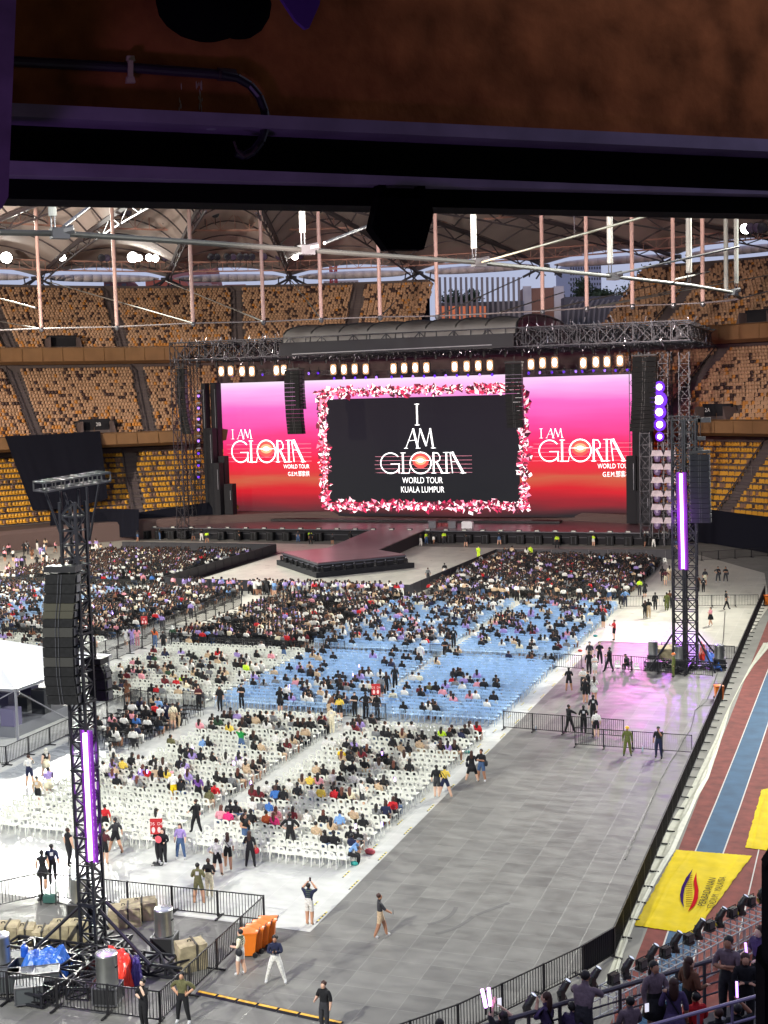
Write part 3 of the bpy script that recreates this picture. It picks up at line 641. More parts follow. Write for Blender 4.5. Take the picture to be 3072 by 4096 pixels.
crown_tree(1247, 628, 300, 11, 9, 'small dark tree between the brown pylon and the hanging posts')
crown_tree(1285, 638, 300, 8, 6, 'low dark tree right of the small one behind the rooftop wall')
crown_tree(1392, 618, 285, 17, 14, 'large dark tree behind the right stand, under the roof edge')
crown_tree(938+60, 640, 320, 8, 5, 'distant tree top peeping over the louvred facade')
# ================================================================== foreground: beam over the viewer
m = MB(); m.box((0, -2.5, 24.2), (60, 22, .4), rz=YAW); struct(m.build('unseen_concourse_ceiling', mat('dark_concrete', (.05, .045, .05), .9)))  # unseen slab overhead, added to keep sky light off the foreground
m = MB(); m.box((3.4, -9, 19), (60, .4, 11), rz=YAW); struct(m.build('unseen_concourse_wall', MATS['dark_concrete']))  # unseen wall behind the camera, added to block sky light
e1 = Vector((math.sin(rad(65.6)), math.cos(rad(65.6)))); nn = Vector((-e1.y, e1.x))
LAT = Vector((math.cos(YAW), math.sin(YAW), 0)); FWD = Vector((-math.sin(YAW), math.cos(YAW), 0))
NW = LAT*nn.x + FWD*nn.y; EW = LAT*e1.x + FWD*e1.y
def FP(x, y, off=0.0):                 # point on the beam's vertical plane (about 9 m away), pushed back by off
    r = ray(x*DS, y*DS); t = (nn.y*9+off)/(r @ NW if False else r.dot(NW)); p = r*t; return Vector((p.x, p.y, p.z+H))
def plate(name, pts, off, th, m_, parent=None):
    mb = MB(); mb.prism([FP(x, y, off) for x, y in pts], NW*th); return mb.build(name, m_, parent)
BRN = mat('rusty_brown_face', lin((160, 94, 54)), .9, noise=.5, nscale=2.6, bump=.7, spec=.1)
CPUR = mat('beam_flange_lit', lin((150, 130, 160)), .5, noise=.2, nscale=3); CDARK = mat('beam_web_shade', (.003, .003, .004), .95, spec=.1)  # purple light and dark shade of one beam put into two colours
bf = plate('brown_soffit_face', [(-500, -500), (2300, -500), (2300, 338), (-500, 195)], .0, .5, BRN)
tag(bf, 'rusty brown concrete face filling the top of the photo above the beam', 'concrete face')
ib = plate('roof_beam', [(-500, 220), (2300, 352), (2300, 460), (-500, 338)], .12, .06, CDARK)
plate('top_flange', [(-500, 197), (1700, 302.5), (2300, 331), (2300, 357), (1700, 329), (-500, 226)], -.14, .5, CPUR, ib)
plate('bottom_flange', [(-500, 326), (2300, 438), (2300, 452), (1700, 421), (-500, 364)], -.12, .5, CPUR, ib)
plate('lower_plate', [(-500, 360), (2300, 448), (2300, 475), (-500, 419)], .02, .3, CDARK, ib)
tag(ib, 'dark steel beam with two purple-lit flanges crossing the photo', 'beam')
lp = plate('left_post', [(-500, -500), (38, -500), (35, 0), (18, 425), (4, 450), (-500, 450)], -.9, .3, mat('post_purple_grey', lin((120, 92, 130)), .7, noise=.3, nscale=4))
tag(lp, 'purple-grey concrete post edge at the left margin of the photo', 'post')
rp = MB(); p = ADD(1790, 1870, 3.2); rp.bar(p+Vector((0, 0, -1.2)), p, .165, 16); rp.ell(p, (.165, .165, .08), 16, 6); rp.bar(p+Vector((0, 0, -1.2)), p+Vector((0, 0, -.25)), .18, 16)
tag(rp.build('dark_post', mat('near_black', (.002, .0015, .003), 1, spec=.05)), 'near black post at the lower right margin', 'post')
cp = MB(); cp.tube([FP(20, 132, -.06), FP(280, 146, -.06), FP(480, 161, -.06)], .031, 12)
co = cp.build('conduit_pipe', mat('conduit_dark', lin((58, 44, 62)), .35), smooth=False); tag(co, 'dark conduit pipe running along the brown face to a hanging hose', 'pipe')
h = MB(); hp = [(478, 161), (512, 168), (540, 184), (560, 208), (572, 240), (574, 275), (564, 305), (548, 326), (528, 337), (510, 330)]
for (a, b_) in zip(hp, hp[1:]): h.bar(FP(*a, -.08), FP(*b_, -.08), .028, 10)
h.build('hose', mat('hose_dark', lin((40, 32, 48)), .3), co)
h = MB()
for (a, b_) in zip([(505, 305), (512, 325), (528, 338), (545, 330)], [(512, 325), (528, 338), (545, 330), (556, 316)]): h.bar(FP(*a, -.14), FP(*b_, -.14), .008, 6)
h.bar(FP(470, 160, -.06), FP(508, 163, -.06), .04, 12); h.build('pipe_coupling', mat('coupling', lin((70, 50, 58)), .4), co)
h = MB()
for y0, y1 in ((120, 132), (165, 178)): h.prism([FP(274, y0, -.07), FP(290, y0, -.07), FP(293, y1, -.07), FP(273, y1, -.07)], NW*.03)
h.prism([FP(277, 130, -.1), FP(288, 130, -.1), FP(288, 167, -.1), FP(277, 167, -.1)], NW*.02); h.build('pipe_clip', mat('clip_metal', lin((200, 176, 156)), .4), co)
h = MB(); h.ell(FP(455, 264, -.02), (.075, .075, .05), 16, 8); tag(h.build('dome_camera', mat('dome_white', lin((180, 176, 190)), .3), smooth=True), 'small pale dome camera under the upper purple flange', 'dome camera')
for i, (x, y) in enumerate([(398, 228)] * 1):
    h = MB()
    for k in range(26): h.ell(FP(random.choice((388, 432))+random.gauss(0, 4), random.uniform(178, 240), -.002), (.004, .003, random.uniform(.01, .03)), 5, 3)
    tag(h.build('paint_drips', mat('old_plaster', lin((190, 170, 150)), .8), bf))
lm = MB(); c = FP(445, 5, -.5); lm.ell(c, (.30, .30, .22), 20, 10); lm.ell(FP(515, 10, -.5), (.2, .2, .2), 16, 8); lm.bar(c, c+Vector((0, 0, .6)), .06, 10)
tag(lm.build('ceiling_lamp_housing', mat('near_black', (0, 0, 0)), smooth=True), 'round black lamp housing hanging at the top of the photo', 'lamp housing')
pl = plate('hanging_sheet', [(570, -60), (700, -60), (690, 10), (668, 60), (660, 62), (640, 45)], -.9, .03, mat('panel_purple', lin((96, 48, 150)), .6))
tag(pl, 'purple corner of a hanging panel at the top edge', 'panel')
hs = plate('hanging_loudspeaker', [(814, 444), (803, 493), (837, 539), (916, 539), (937, 461), (930, 430), (820, 425)], -.25, .10, mat('near_black', (0, 0, 0)))
plate('mounting_bracket', [(818, 392), (832, 392), (838, 430), (905, 430), (905, 392), (917, 392), (925, 446), (814, 446)], -.1, .08, mat('near_black', (0, 0, 0)), hs)
tag(hs, 'black wedge loudspeaker hanging under the beam in front of the roof', 'loudspeaker')
# ================================================================== stage
SY = 175.0; YS = 189.4
DECK = mat('deck_with_pink_spill', lin((118, 88, 94)), .28, noise=.15, nscale=.4); BLKC = mat('stage_skirt_cloth', (.014, .014, .018), .85)  # pink spill from the screens is put into the deck colour
xl, xr = ATD(285, 1140, SY).x, ATD(1450, 1150, SY).x; ZD = 1.6
m = MB(); m.cm = 0; m.prism([(xl, SY, ZD), (xr, SY, ZD), (xr, 190.5, ZD), (xl, 190.5, ZD)], (0, 0, .08)); m.cm = 1
m.box(((xl+xr)/2, SY+.6, ZD/2-.02), (xr-xl, 1.0, ZD)); m.box((xl+.5, 183, ZD/2-.02), (.9, 14, ZD))
st = m.build('stage', [DECK, BLKC]); tag(st, 'wide black main stage with a dark glossy deck in front of the screens', 'stage')
m = MB(); m.box(((xl+xr)/2, SY-.25, ZD+.02), (xr-xl, .5, .14)); m.bar((xl, SY-.3, .9), (xr, SY-.3, .9), .05); m.build('edge_trim', mat('trim_grey', lin((84, 84, 90)), .5, .3), st)
# thrust
Uc = (800, 2000, 1.843)
tpts = [G(*cr(Uc, x, y), ZD) for x, y in ((610, 390), (870, 470), (1512, 406), (1315, 373))]
wa = G(*cr(Uc, 940, 360), ZD); L_ = tpts[0]; Fp = tpts[1]; Rp_ = tpts[2]; wb_ = tpts[3]
wr = G(*cr(Uc, 1640, 233), ZD); wl_ = G(*cr(Uc, 1245, 232), ZD)
poly = [L_, Fp, Rp_, wb_, Vector((wr.x+(wr.x-wb_.x)*0, SY, ZD)), Vector((wl_.x, SY, ZD)), wa]
poly[4] = wb_+(wr-wb_)*((SY-wb_.y)/(wr.y-wb_.y)); poly[5] = wa+(wl_-wa)*((SY-wa.y)/(wl_.y-wa.y))
m = MB(); m.cm = 0; m.prism([p-Vector((0, 0, .0)) for p in poly], (0, 0, .12)); m.cm = 1
m.prism([Vector((p.x, p.y, .02)) for p in poly], (0, 0, 1.56))
m.cm = 2
cen = (L_+Fp+Rp_)/3; low = [cen+(p-cen)*1.13 for p in (L_, Fp, Rp_)]
m.cm = 1; m.prism([Vector((p.x, p.y, .03)) for p in low], (0, 0, .62))
th = m.build('thrust_stage', [DECK, BLKC, M_blk]); tag(th, 'pointed thrust stage and its diagonal catwalk reaching out from the main stage', 'stage')
m = MB()
for a, b_ in ((L_, Fp), (Fp, Rp_)):
    a2, b2 = cen+(a-cen)*1.012, cen+(b_-cen)*1.012; m.bar(Vector((a2.x, a2.y, 1.5)), Vector((b2.x, b2.y, 1.5)), .1); m.bar(Vector((a2.x, a2.y, 1.12)), Vector((b2.x, b2.y, 1.12)), .07)
m.build('light_strip', mat('strip_grey', lin((96, 96, 106)), .35, .4), th)
k = 0
for a, b_, n_ in ((L_, Fp, 7), (Fp, Rp_, 9)):
    for i in range(n_):
        p = cen+(a+(b_-a)*(i+.5)/n_-cen)*1.08; e = empty('moving_head_light', (p.x, p.y, .65), random.uniform(0, 6)); m = MB()
        m.box((0, 0, .08), (.42, .36, .16)); m.box((-.2, 0, .32), (.06, .2, .4)); m.box((.2, 0, .32), (.06, .2, .4)); m.lathe((0, 0, .3), [(.1, -.12), (.16, 0), (.17, .3), (.14, .34)], 10); part(m, 'body', M_blk, e)
        part(MB().lathe((0, 0, .3), [(.13, .345), (.05, .37)], 10), 'lens', mat('pale_lens', lin((150, 150, 165)), .1), e)
        tag(e, f'{ordn(k)} small black spotlight along the base of the thrust stage, from the left', 'stage light', 'spotlights round the thrust stage'); k += 1
# fronts of the stage: subwoofers, footlights
for k, x in enumerate((318, 345, 372, 399, 935+20, 975, 1012, 1049, 1087, 1125, 1163, 1203, 1240, 1278, 1318, 1358, 1398, 690, 655, 620, 585, 550, 515, 480)):
    p = ATD(x, 1172, SY-.9)
    m = MB(); m.box((p.x, p.y, .62), (1.1, .9, 1.24)); o = m.build('subwoofer', M_spk, loc=(p.x, p.y, 0))
    m = MB(); m.box((p.x-.28, p.y-.47, .62), (.04, .03, 1.0)); m.box((p.x+.28, p.y-.47, .62), (.04, .03, 1.0)); m.box((p.x, p.y-.47, 1.18), (.9, .03, .04)); m.build('frame', mat('sub_frame', lin((74, 76, 82)), .4), o)
    tag(o, f'black subwoofer box under the stage lip, {ordn(int(abs(x-318)/38))} position from the left end of the row', 'subwoofer', 'subwoofers before the stage')
for k in range(30):
    x = 296+k*39.3; p = ATD(x, 1141+.012*(x-290), SY-.1); p.z = ZD+.14
    m = MB(); m.box(p, (.75, .35, .3)); o = m.build('footlight', mat('footlight_case', lin((60, 60, 64)), .5), loc=p)
    MB().box(p+Vector((0, -.19, 0)), (.55, .03, .2)).build('glass', mat('footlight_glass', lin((190, 190, 180)), .25, emit=lin((200, 200, 190)), estr=.12), o)
    tag(o, f'{ordn(k)} footlight from the left on the front lip of the main stage', 'footlight', 'footlights on the stage lip')
# ------------------------------------------------------------------ screens
def screen_mat(name, stops, z0, z1, strength=1.0):
    m = bpy.data.materials.new(name); m.use_nodes = True; n = m.node_tree; b = n.nodes['Principled BSDF']; L = n.links
    tc = n.nodes.new('ShaderNodeTexCoord'); sp = n.nodes.new('ShaderNodeSeparateXYZ'); L.new(tc.outputs['Object'], sp.inputs[0])
    nz = n.nodes.new('ShaderNodeTexNoise'); mp = n.nodes.new('ShaderNodeMapping'); mp.inputs['Scale'].default_value = (.035, 1, .35); L.new(tc.outputs['Object'], mp.inputs[0]); L.new(mp.outputs[0], nz.inputs['Vector'])
    nz.inputs['Scale'].default_value = 1.6; nz.inputs['Detail'].default_value = 3
    mr = n.nodes.new('ShaderNodeMapRange'); mr.inputs[1].default_value = z0; mr.inputs[2].default_value = z1; L.new(sp.outputs['Z'], mr.inputs[0])
    ma = n.nodes.new('ShaderNodeMath'); ma.operation = 'MULTIPLY_ADD'; ma.inputs[1].default_value = .12; L.new(nz.outputs['Fac'], ma.inputs[0]); L.new(mr.outputs[0], ma.inputs[2])
    sb = n.nodes.new('ShaderNodeMath'); sb.operation = 'SUBTRACT'; sb.inputs[1].default_value = .06; L.new(ma.outputs[0], sb.inputs[0])
    r = n.nodes.new('ShaderNodeValToRGB'); cr_ = r.color_ramp; L.new(sb.outputs[0], r.inputs[0])
    for p, c in stops[1:-1]: cr_.elements.new(p).color = (*lin(c), 1)
    cr_.elements[0].color = (*lin(stops[0][1]), 1); cr_.elements[-1].color = (*lin(stops[-1][1]), 1)
    b.inputs['Base Color'].default_value = (.004, .004, .004, 1); b.inputs['Roughness'].default_value = .6; b.inputs['Specular IOR Level'].default_value = .1
    L.new(r.outputs[0], b.inputs['Emission Color']); b.inputs['Emission Strength'].default_value = strength
    return m
STOPS = [(0, (40, 36, 40)), (.05, (96, 44, 50)), (.11, (160, 36, 48)), (.20, (216, 36, 48)), (.27, (208, 96, 70)), (.31, (222, 56, 60)), (.40, (246, 40, 70)), (.52, (252, 50, 110)), (.66, (250, 80, 166)), (.80, (252, 112, 204)), (.92, (252, 180, 244)), (1, (253, 228, 250))]
zt1 = ATD(482, 828, YS).z; zt2 = ATD(1366, 808, YS).z; zb1 = ZD+.6
X = lambda x, y=960: ATD(x, y, YS).x
def panel(name, x0, x1, z0, z1, y, m_, label=None, cat='screen', parent=None):
    mb = MB(); mb.prism([(x0, y, z0), (x1, y, z0), (x1, y, z1), (x0, y, z1)], (0, .4, 0)); o = mb.build(name, m_, parent)
    if label: tag(o, label, cat, 'led screens on the stage')
    return o
SM = screen_mat('sunset_screen', STOPS, zb1, zt1, 1.05); SM2 = screen_mat('night_screen', [(0, (36, 38, 42)), (.3, (36, 36, 42)), (.6, (36, 32, 42)), (1, (34, 28, 38))], zb1, zt1, 1.0)
sl = panel('led_screen', X(482), X(697), zb1, zt1, YS, SM, 'left led screen showing a pink to red sunset with the tour title')
sR = panel('led_screen', X(1130), X(1367), zb1, zt2, YS, SM, 'right led screen showing a pink to red sunset with the tour title')
sC = panel('led_screen', X(697), X(1130), zb1, zt1, YS+.02, SM, 'middle led screen with a dark picture in a frame of pink crystals')
cz0 = ATD(920, 1085, YS).z; cz1 = ATD(920, 857, YS).z
panel('dark_picture', X(706), X(1122), cz0, cz1, YS-.03, SM2, parent=sC)
M_txt = mat('screen_white', (1, 1, 1), emit=(1, 1, 1), estr=1.3)
# crystal frame: faceted shards shown on the middle screen
sh_m = [mat(f'shard_{i}', lin(c), emit=lin(c), estr=1.0) for i, c in enumerate(((255, 250, 252), (240, 130, 160), (196, 40, 84), (110, 14, 44), (60, 10, 30), (252, 190, 205)))]
mb = MB()
def shard(cx, cz, R, ph):
    n = random.randint(5, 7); pts = []
    for i in range(n):
        a = 2*math.pi*i/n+random.uniform(-.3, .3); rr = R*random.uniform(.45, 1.25)*(1+.5*abs(math.cos(a-ph))); pts.append((cx+rr*math.cos(a), cz+rr*math.sin(a)*.9))
    c = (cx+random.uniform(-.3, .3)*R, cz+random.uniform(-.3, .3)*R)
    yy = YS-.06-random.random()*.1
    for i in range(n):
        mb.cm = random.choices(range(6), (20, 12, 24, 24, 14, 6))[0]
        p, q = pts[i], pts[(i+1) % n]; mb.add([(c[0], yy, c[1]), (p[0], yy+.02, p[1]), (q[0], yy+.02, q[1])], [(0, 1, 2)])
fx0, fx1, fz0, fz1 = X(699), X(1131), ATD(915, 1093, YS).z, ATD(915, 842, YS).z
def run(a, b_, n, sp):
    for i in range(n):
        t = random.random(); shard(a[0]+(b_[0]-a[0])*t+random.gauss(0, sp), a[1]+(b_[1]-a[1])*t+random.gauss(0, sp)*.7, random.uniform(.15, .62), random.uniform(0, 3))
run((fx0, fz1), (fx1, fz1), 300, .42); run((fx0, fz0), (fx1, fz0), 300, .42); run((fx0, fz0), (fx0, fz1), 180, .34); run((fx1, fz0), (fx1, fz1), 180, .34)
mb.build('crystal_frame', sh_m, sC)
# drawn lettering: letters as strokes (x0,y0,x1,y1,...,width) in a box one unit high
GL = {'I': (.30, [([(.15, 0), (.15, 1)], .11), ([(0, 0), (.3, 0)], .04), ([(0, 1), (.3, 1)], .04)]),
      'A': (.62, [([(.0, 0), (.36, 1)], .05), ([(.36, 1), (.56, 0)], .13), ([(.14, .38), (.46, .42)], .035), ([(-.08, 0), (.1, 0)], .04), ([(.46, 0), (.68, 0)], .04)]),
      'M': (.78, [([(.0, 0), (.16, 1)], .05), ([(.16, 1), (.42, .12)], .12), ([(.42, .12), (.62, 1)], .05), ([(.62, 1), (.74, 0)], .12), ([(.64, 0), (.86, 0)], .04)]),
      'L': (.48, [([(.12, 0), (.12, 1)], .12), ([(0, 0), (.42, 0)], .05), ([(.42, 0), (.46, .22)], .04), ([(0, 1), (.26, 1)], .04)]),
      'R': (.60, [([(.12, 0), (.12, 1)], .11), ([(.12, 1), (.34, .97), (.44, .80), (.42, .62), (.14, .5)], .06), ([(.28, .5), (.54, 0)], .12), ([(0, 0), (.24, 0)], .04), ([(.46, 0), (.64, 0)], .04)]),
      'V': (.66, [([(.04, 1), (.14, 0)], .06), ([(.14, 1), (.66, 0)], .15), ([(.04, 1), (.22, 1)], .04), ([(.52, 0), (.8, 0)], .04), ([(.1, .55), (.34, .55)], .035)])}
def circ(cx, cy, r, a0, a1, n=28): return [(cx+r*math.cos(a0+(a1-a0)*i/n), cy+r*math.sin(a0+(a1-a0)*i/n)) for i in range(n+1)]
GL['G'] = (1.0, [(circ(.5, .5, .5, rad(40), rad(325)), .07), ([(.5, .46), (.96, .46)], .05), ([(.92, .46), (.92, 0)], .07)])
GL['O'] = (1.04, [(circ(.52, .5, .52, 0, rad(360)), .075)])
def write(mb, s, x, z, h, y, sp=.10, kx=1.0):
    for ch in s:
        if ch == ' ': x += .35*h*kx; continue
        w_, strokes = GL[ch]
        for pts, lw in strokes:
            P = [Vector((x+px_*h*kx, y, z+pz*h)) for px_, pz in pts]; hw = lw*h*.39
            for a, b_ in zip(P, P[1:]):
                d = (b_-a).normalized(); nr = Vector((-d.z, 0, d.x))*hw; a_, b2 = a-d*hw*.3, b_+d*hw*.3
                mb.add([a_-nr, b2-nr, b2+nr, a_+nr], [(0, 1, 2, 3)])
        x += (w_+sp)*h*kx
    return x
def width(s, sp=.10): return sum(.35 if c == ' ' else GL[c][0]+sp for c in s)-sp
RXZ = Matrix(((1, 0, 0), (0, 0, -1), (0, 1, 0)))
def title(scr, xs, gl, gz0, gz1, iam, small, big):
    y = YS-.14; mb = MB(); x0, x1 = xs
    h = gz1-gz0; k_ = (x1-x0)/(width('GLORIV', .0)*h); write(mb, 'GLORIV', x0, gz0, h, y, .0, k_)
    if big:
        (ix, iz0, iz1), (ax0, ax1, az0, az1) = iam
        write(mb, 'I', ix-.15*(iz1-iz0)*.8, iz0, iz1-iz0, y, 0, .8)
        h2 = az1-az0; k2 = (ax1-ax0)/(width('AM', -.1)*h2); write(mb, 'AM', ax0, az0, h2, y, -.1, k2)
    else:
        (ax0, ax1, az0, az1) = iam; h2 = az1-az0; k2 = (ax1-ax0)/(width('I AM', -.05)*h2); write(mb, 'I AM', ax0, az0, h2, y, -.05, k2)
    mb.build('title_lettering', M_txt, scr)
    lm = MB(); gx = x0+(1.0+.48+.52)*h*k_*1.0; gz = gz0+.62*h
    for i in range(5): lm.add([(x0-1.2+random.random(), y+.02, gz0+h*(.2*i+.02)), (x1+1.4, y+.02, gz0+h*(.2*i+.02)), (x1+1.4, y+.02, gz0+h*(.2*i+.035)), (x0-1, y+.02, gz0+h*(.2*i+.035))], [(0, 1, 2, 3)])
    lm.build('title_streaks', mat('screen_streak', lin((236, 150, 170)), emit=lin((236, 150, 170)), estr=.8), scr)
    fl = MB(); n = 20
    def disc(rx, rz, dy): fl.add([(gx+rx*math.cos(2*math.pi*i/n), y-dy, gz+rz*math.sin(2*math.pi*i/n)) for i in range(n)], [tuple(range(n))])
    fl.cm = 0; disc(.42*h, .38*h, -.01); fl.cm = 1; disc(.30*h, .22*h, .01); fl.cm = 2; disc(.17*h, .10*h, .02); disc(.5*h, .02*h, .03)
    fl.build('title_flare', [mat('flare_red', lin((214, 70, 66)), emit=lin((214, 70, 66)), estr=1), mat('flare_orange', lin((255, 150, 110)), emit=lin((255, 150, 110)), estr=1.2), M_txt], scr)
    for s_, (dx, dz), sz in small:
        text(s_, 'title_lettering', (ATD(dx, dz, YS).x, y, ATD(dx, dz, YS).z), RXZ, sz, M_txt, scr, sx=.72)
zz = lambda x, y: ATD(x, y, YS).z
title(sC, (X(822), X(1000)), None, zz(900, 1022), zz(900, 978), ((X(903), zz(903, 918), zz(903, 873)), (X(877), X(938), zz(903, 968), zz(903, 926))), [('WORLD TOUR', (913, 1038), 1.35), ('KUALA LUMPUR', (913, 1058), 1.35)], True)
title(sl, (X(501), X(655)), None, zz(570, 998), zz(570, 952), (X(501), X(545), zz(520, 948), zz(520, 928)), [('WORLD TOUR', (641, 1008), .92), ('G.E.M.鄧紫棋', (646, 1024), .92)], False)
title(sR, (X(1165), X(1348)), None, zz(1250, 996), zz(1250, 950), (X(1166), X(1216), zz(1180, 946), zz(1180, 926)), [('WORLD TOUR', (1327, 1007), 1.0), ('G.E.M.鄧紫棋', (1332, 1025), 1.0)], False)
# low set pieces behind the thrust
m = MB(); m.box((X(900), 186, ZD+.3), (46, 2, .35)); tag(m.build('stage_riser', M_blk), 'low black riser across the stage in front of the screens', 'riser')
for k, (x, y) in enumerate(((935, 1132), (958, 1128), (978, 1130), (1010, 1133))):
    p = ATD(x, y, 178); e = empty('drum_kit' if k == 1 else 'equipment_case', (p.x, p.y, ZD+.1)); m = MB()
    if k == 1:
        for a, b_ in ((-.6, .3), (0, .45), (.6, .3), (.3, .25)): m.lathe((a, b_*.3, .2), [(.3, 0), (.32, .5), (.3, .52)], 12)
        for a in (-1, 1): m.bar((a, 0, 0), (a, 0, 1.3), .03); m.lathe((a, 0, 1.3), [(.35, 0), (.05, .06)], 12)
        part(m, 'drums', mat('drum_red', lin((120, 50, 54)), .4), e); tag(e, 'small red drum kit standing on the stage in front of the crystal frame', 'drum kit')
    else:
        m.box((0, 0, .45), (1.6 if k == 3 else 1.1, .8, .9)); m.box((0, 0, .95), (1.3, .9, .1)); part(m, 'case', mat('white_cloth', (.7, .7, .72), .7) if k == 3 else M_alu, e)
        tag(e, {0: 'grey equipment case left of the drum kit on the stage', 2: 'grey equipment case just right of the drum kit', 3: 'equipment case under a white cloth on the stage'}[k], 'case')
# ------------------------------------------------------------------ stage roof
TR = mat('truss_steel', lin((56, 56, 62)), .4, .5); TRK_ = mat('truss_dark', lin((42, 42, 48)), .45, .4)
def part_truss(name, a, b_, w_, step, r, par, mm=None, rl=None, h=None): return MB().truss(a, b_, w_, h, step, r, rl or r*.6).build(name, mm or TR, par)
e = empty('stage_roof', (X(900), 180, 0))
A0 = ATD(372, 752, 171); B0 = ATD(1492, 722, 171); zf = (A0.z+B0.z)/2; 
for yy in (171, 176.5, 182, 188, 195, 202):
    xa = ATD(372, 752, 171).x + (0 if yy < 190 else 8); m = MB().truss((xa, yy, zf), (B0.x, yy, zf), 1.6, 2.5, 2.4, .10, .07); m.build('roof_truss', TR if yy < 177 else TRK_, e)
for x in np.linspace(A0.x+1, B0.x-1, 22): MB().truss((x, 171.8, zf), (x, 202, zf), 1.1, 1.6, 2.4, .08, .055).build('cross_truss', TRK_ if 5 < 1 else TR, e)
m = MB()
for _ in range(900):
    x = random.uniform(A0.x, B0.x); y = random.uniform(171, 196); z = zf+random.choice((-1, 1))*random.uniform(.6, 1.7)
    if ATD(610, 730, 171).x < x < ATD(1112, 724, 171).x: z = min(z, zf)
    L2 = random.uniform(.3, .9); dx = random.uniform(-.35, .35); m.bar((x, y, z), (x+dx, y+random.uniform(-.2, .2), z+L2), random.uniform(.03, .07))
m.build('rigging_hardware', mat('bright_rigging', lin((190, 190, 200)), .3, .6), e)
m = MB()
for i in range(30):
    x = A0.x+1+i*(B0.x-A0.x-2)/30; m.lathe((x, 172+random.random()*3, zf-2.4), [(.16, 0), (.2, .5), (.12, .8)], 8)
m.build('chain_hoists', M_blk, e)
tag(e, 'huge black and silver truss grid roof carried over the stage', 'stage roof')
# barrel canopy
xa, xb = ATD(610, 728, 171).x, ATD(1114, 722, 171).x
rb_ = ray(1240*DS, 703*DS); Yb = xb*rb_.y/rb_.x; Yb = min(max(Yb, 190), 206); ze = zf+.5; zr = ATD(1165, 684, (171+Yb)/2).z
def can(x, t): a = math.pi*t; return Vector((x, (171+Yb)/2-(Yb-171)/2*math.cos(a), ze+(zr-ze)*math.sin(a)**.6))
NB = 8; P = []
for i in range(NB*6+1):
    x = xa+(xb-xa)*i/(NB*6); sag = -.32*math.sin(math.pi*(i % 6)/6)
    P.append([can(x, j/16)+Vector((0, 0, sag*math.sin(math.pi*j/16))) for j in range(17)])
cp = MB().sheet(P).build('canopy', mat('canopy_grey', lin((138, 138, 136)), .6, noise=.12, nscale=.3), smooth=True); tag(cp, 'grey barrel-vaulted fabric canopy on top of the stage roof', 'canopy')
for i in range(NB+1):
    x = xa+(xb-xa)*i/NB; MB().tube([can(x, j/12)+Vector((0, 0, .05)) for j in range(13)], .12, 4).build('canopy_rib', mat('rib_dark', lin((60, 60, 62)), .5), cp)
m = MB(); m.tube([can(xb+.1, j/20)+Vector((0, 0, .1)) for j in range(21)], .14, 6)
for j in range(2, 19, 2): q = can(xb+.1, j/20); m.bar(q, (q.x, q.y, ze), .05)
m.bar(can(xb+.1, 0), can(xb+.1, 1), .12); m.build('end_arch', TR, cp)
m = MB(); m.box(((xa+xb)/2, 169.9, ze-.9), (xb-xa, .15, 1.8)); m.box(((xa+xb)/2, 170.5, ze), (xb-xa, 1.2, .1)); m.build('valance', mat('valance_black', lin((44, 44, 50)), .7), cp)
m = MB(); m.bar((xa+2, 169.7, zf-1.1), (xb-3, 169.7, zf-.9), .09); m.build('hanging_pipe', mat('pipe_silver', lin((150, 150, 156)), .4), cp)
# blinders and purple lamps
M_bl = mat('blinder_halo', (.02, .02, .02), emit=(1, .50, .22), estr=.85); M_blc = mat('blinder_core', (1, 1, 1), emit=(1, .93, .82), estr=8); M_pu = mat('purple_glow', (.02, .02, .02), emit=(.17, .02, 1), estr=1.1); M_puc = mat('purple_core', (.02, .02, .02), emit=(.4, .18, 1), estr=2)
bl = [(478, 802), (498, 801), (523, 802), (544, 802), (597, 800), (613, 799), (720, 798), (743, 798), (766, 797), (790, 797), (850, 796), (873, 795), (897, 794), (921, 794), (982, 792), (1008, 791), (1033, 790), (1058, 789), (1147, 787), (1172, 784), (1198, 783), (1260, 784), (1287, 782), (1311, 781), (1339, 779)]
for k, (x, y) in enumerate(bl):
    p = ATD(x, y, 178); e = empty('blinder_light', p); m = MB(); m.box((0, .25, 0), (.95, .4, 1.7)); m.box((0, .1, 1.0), (.12, .12, .5)); m.box((-.55, .2, 0), (.06, .2, 1.2)); m.box((.55, .2, 0), (.06, .2, 1.2)); part(m, 'housing', M_blk, e)
    m = MB(); m.prism([(-.46, 0, -.6), (-.3, 0, -.76), (.3, 0, -.76), (.46, 0, -.6), (.46, 0, .6), (.3, 0, .76), (-.3, 0, .76), (-.46, 0, .6)], (0, .08, 0)); part(m, 'lens', M_bl, e); m = MB(); m.ell((0, -.06, 0), (.33, .06, .56), 12, 7); part(m, 'bulb', M_blc, e)  # orange lens imitates the warm halo round the bulb
    tag(e, f'{ordn(k)} glowing warm white blinder from the left above the screens', 'blinder light', 'row of warm blinders over the screens')
pu = [(477, 811), (502, 811), (523, 810), (543, 810), (567, 809), (594, 810), (667, 807), (687, 806)] + [(x, 818-.0235*(x-700)) for x in (722, 743, 767, 790, 813, 846, 868, 892, 916, 939, 963, 987, 1011, 1036, 1063)] + [(1142, 806), (1166, 805), (1192, 804), (1218, 803), (1244, 802), (1258, 802), (1282, 801), (1306, 800), (1330, 800), (1355, 799)]
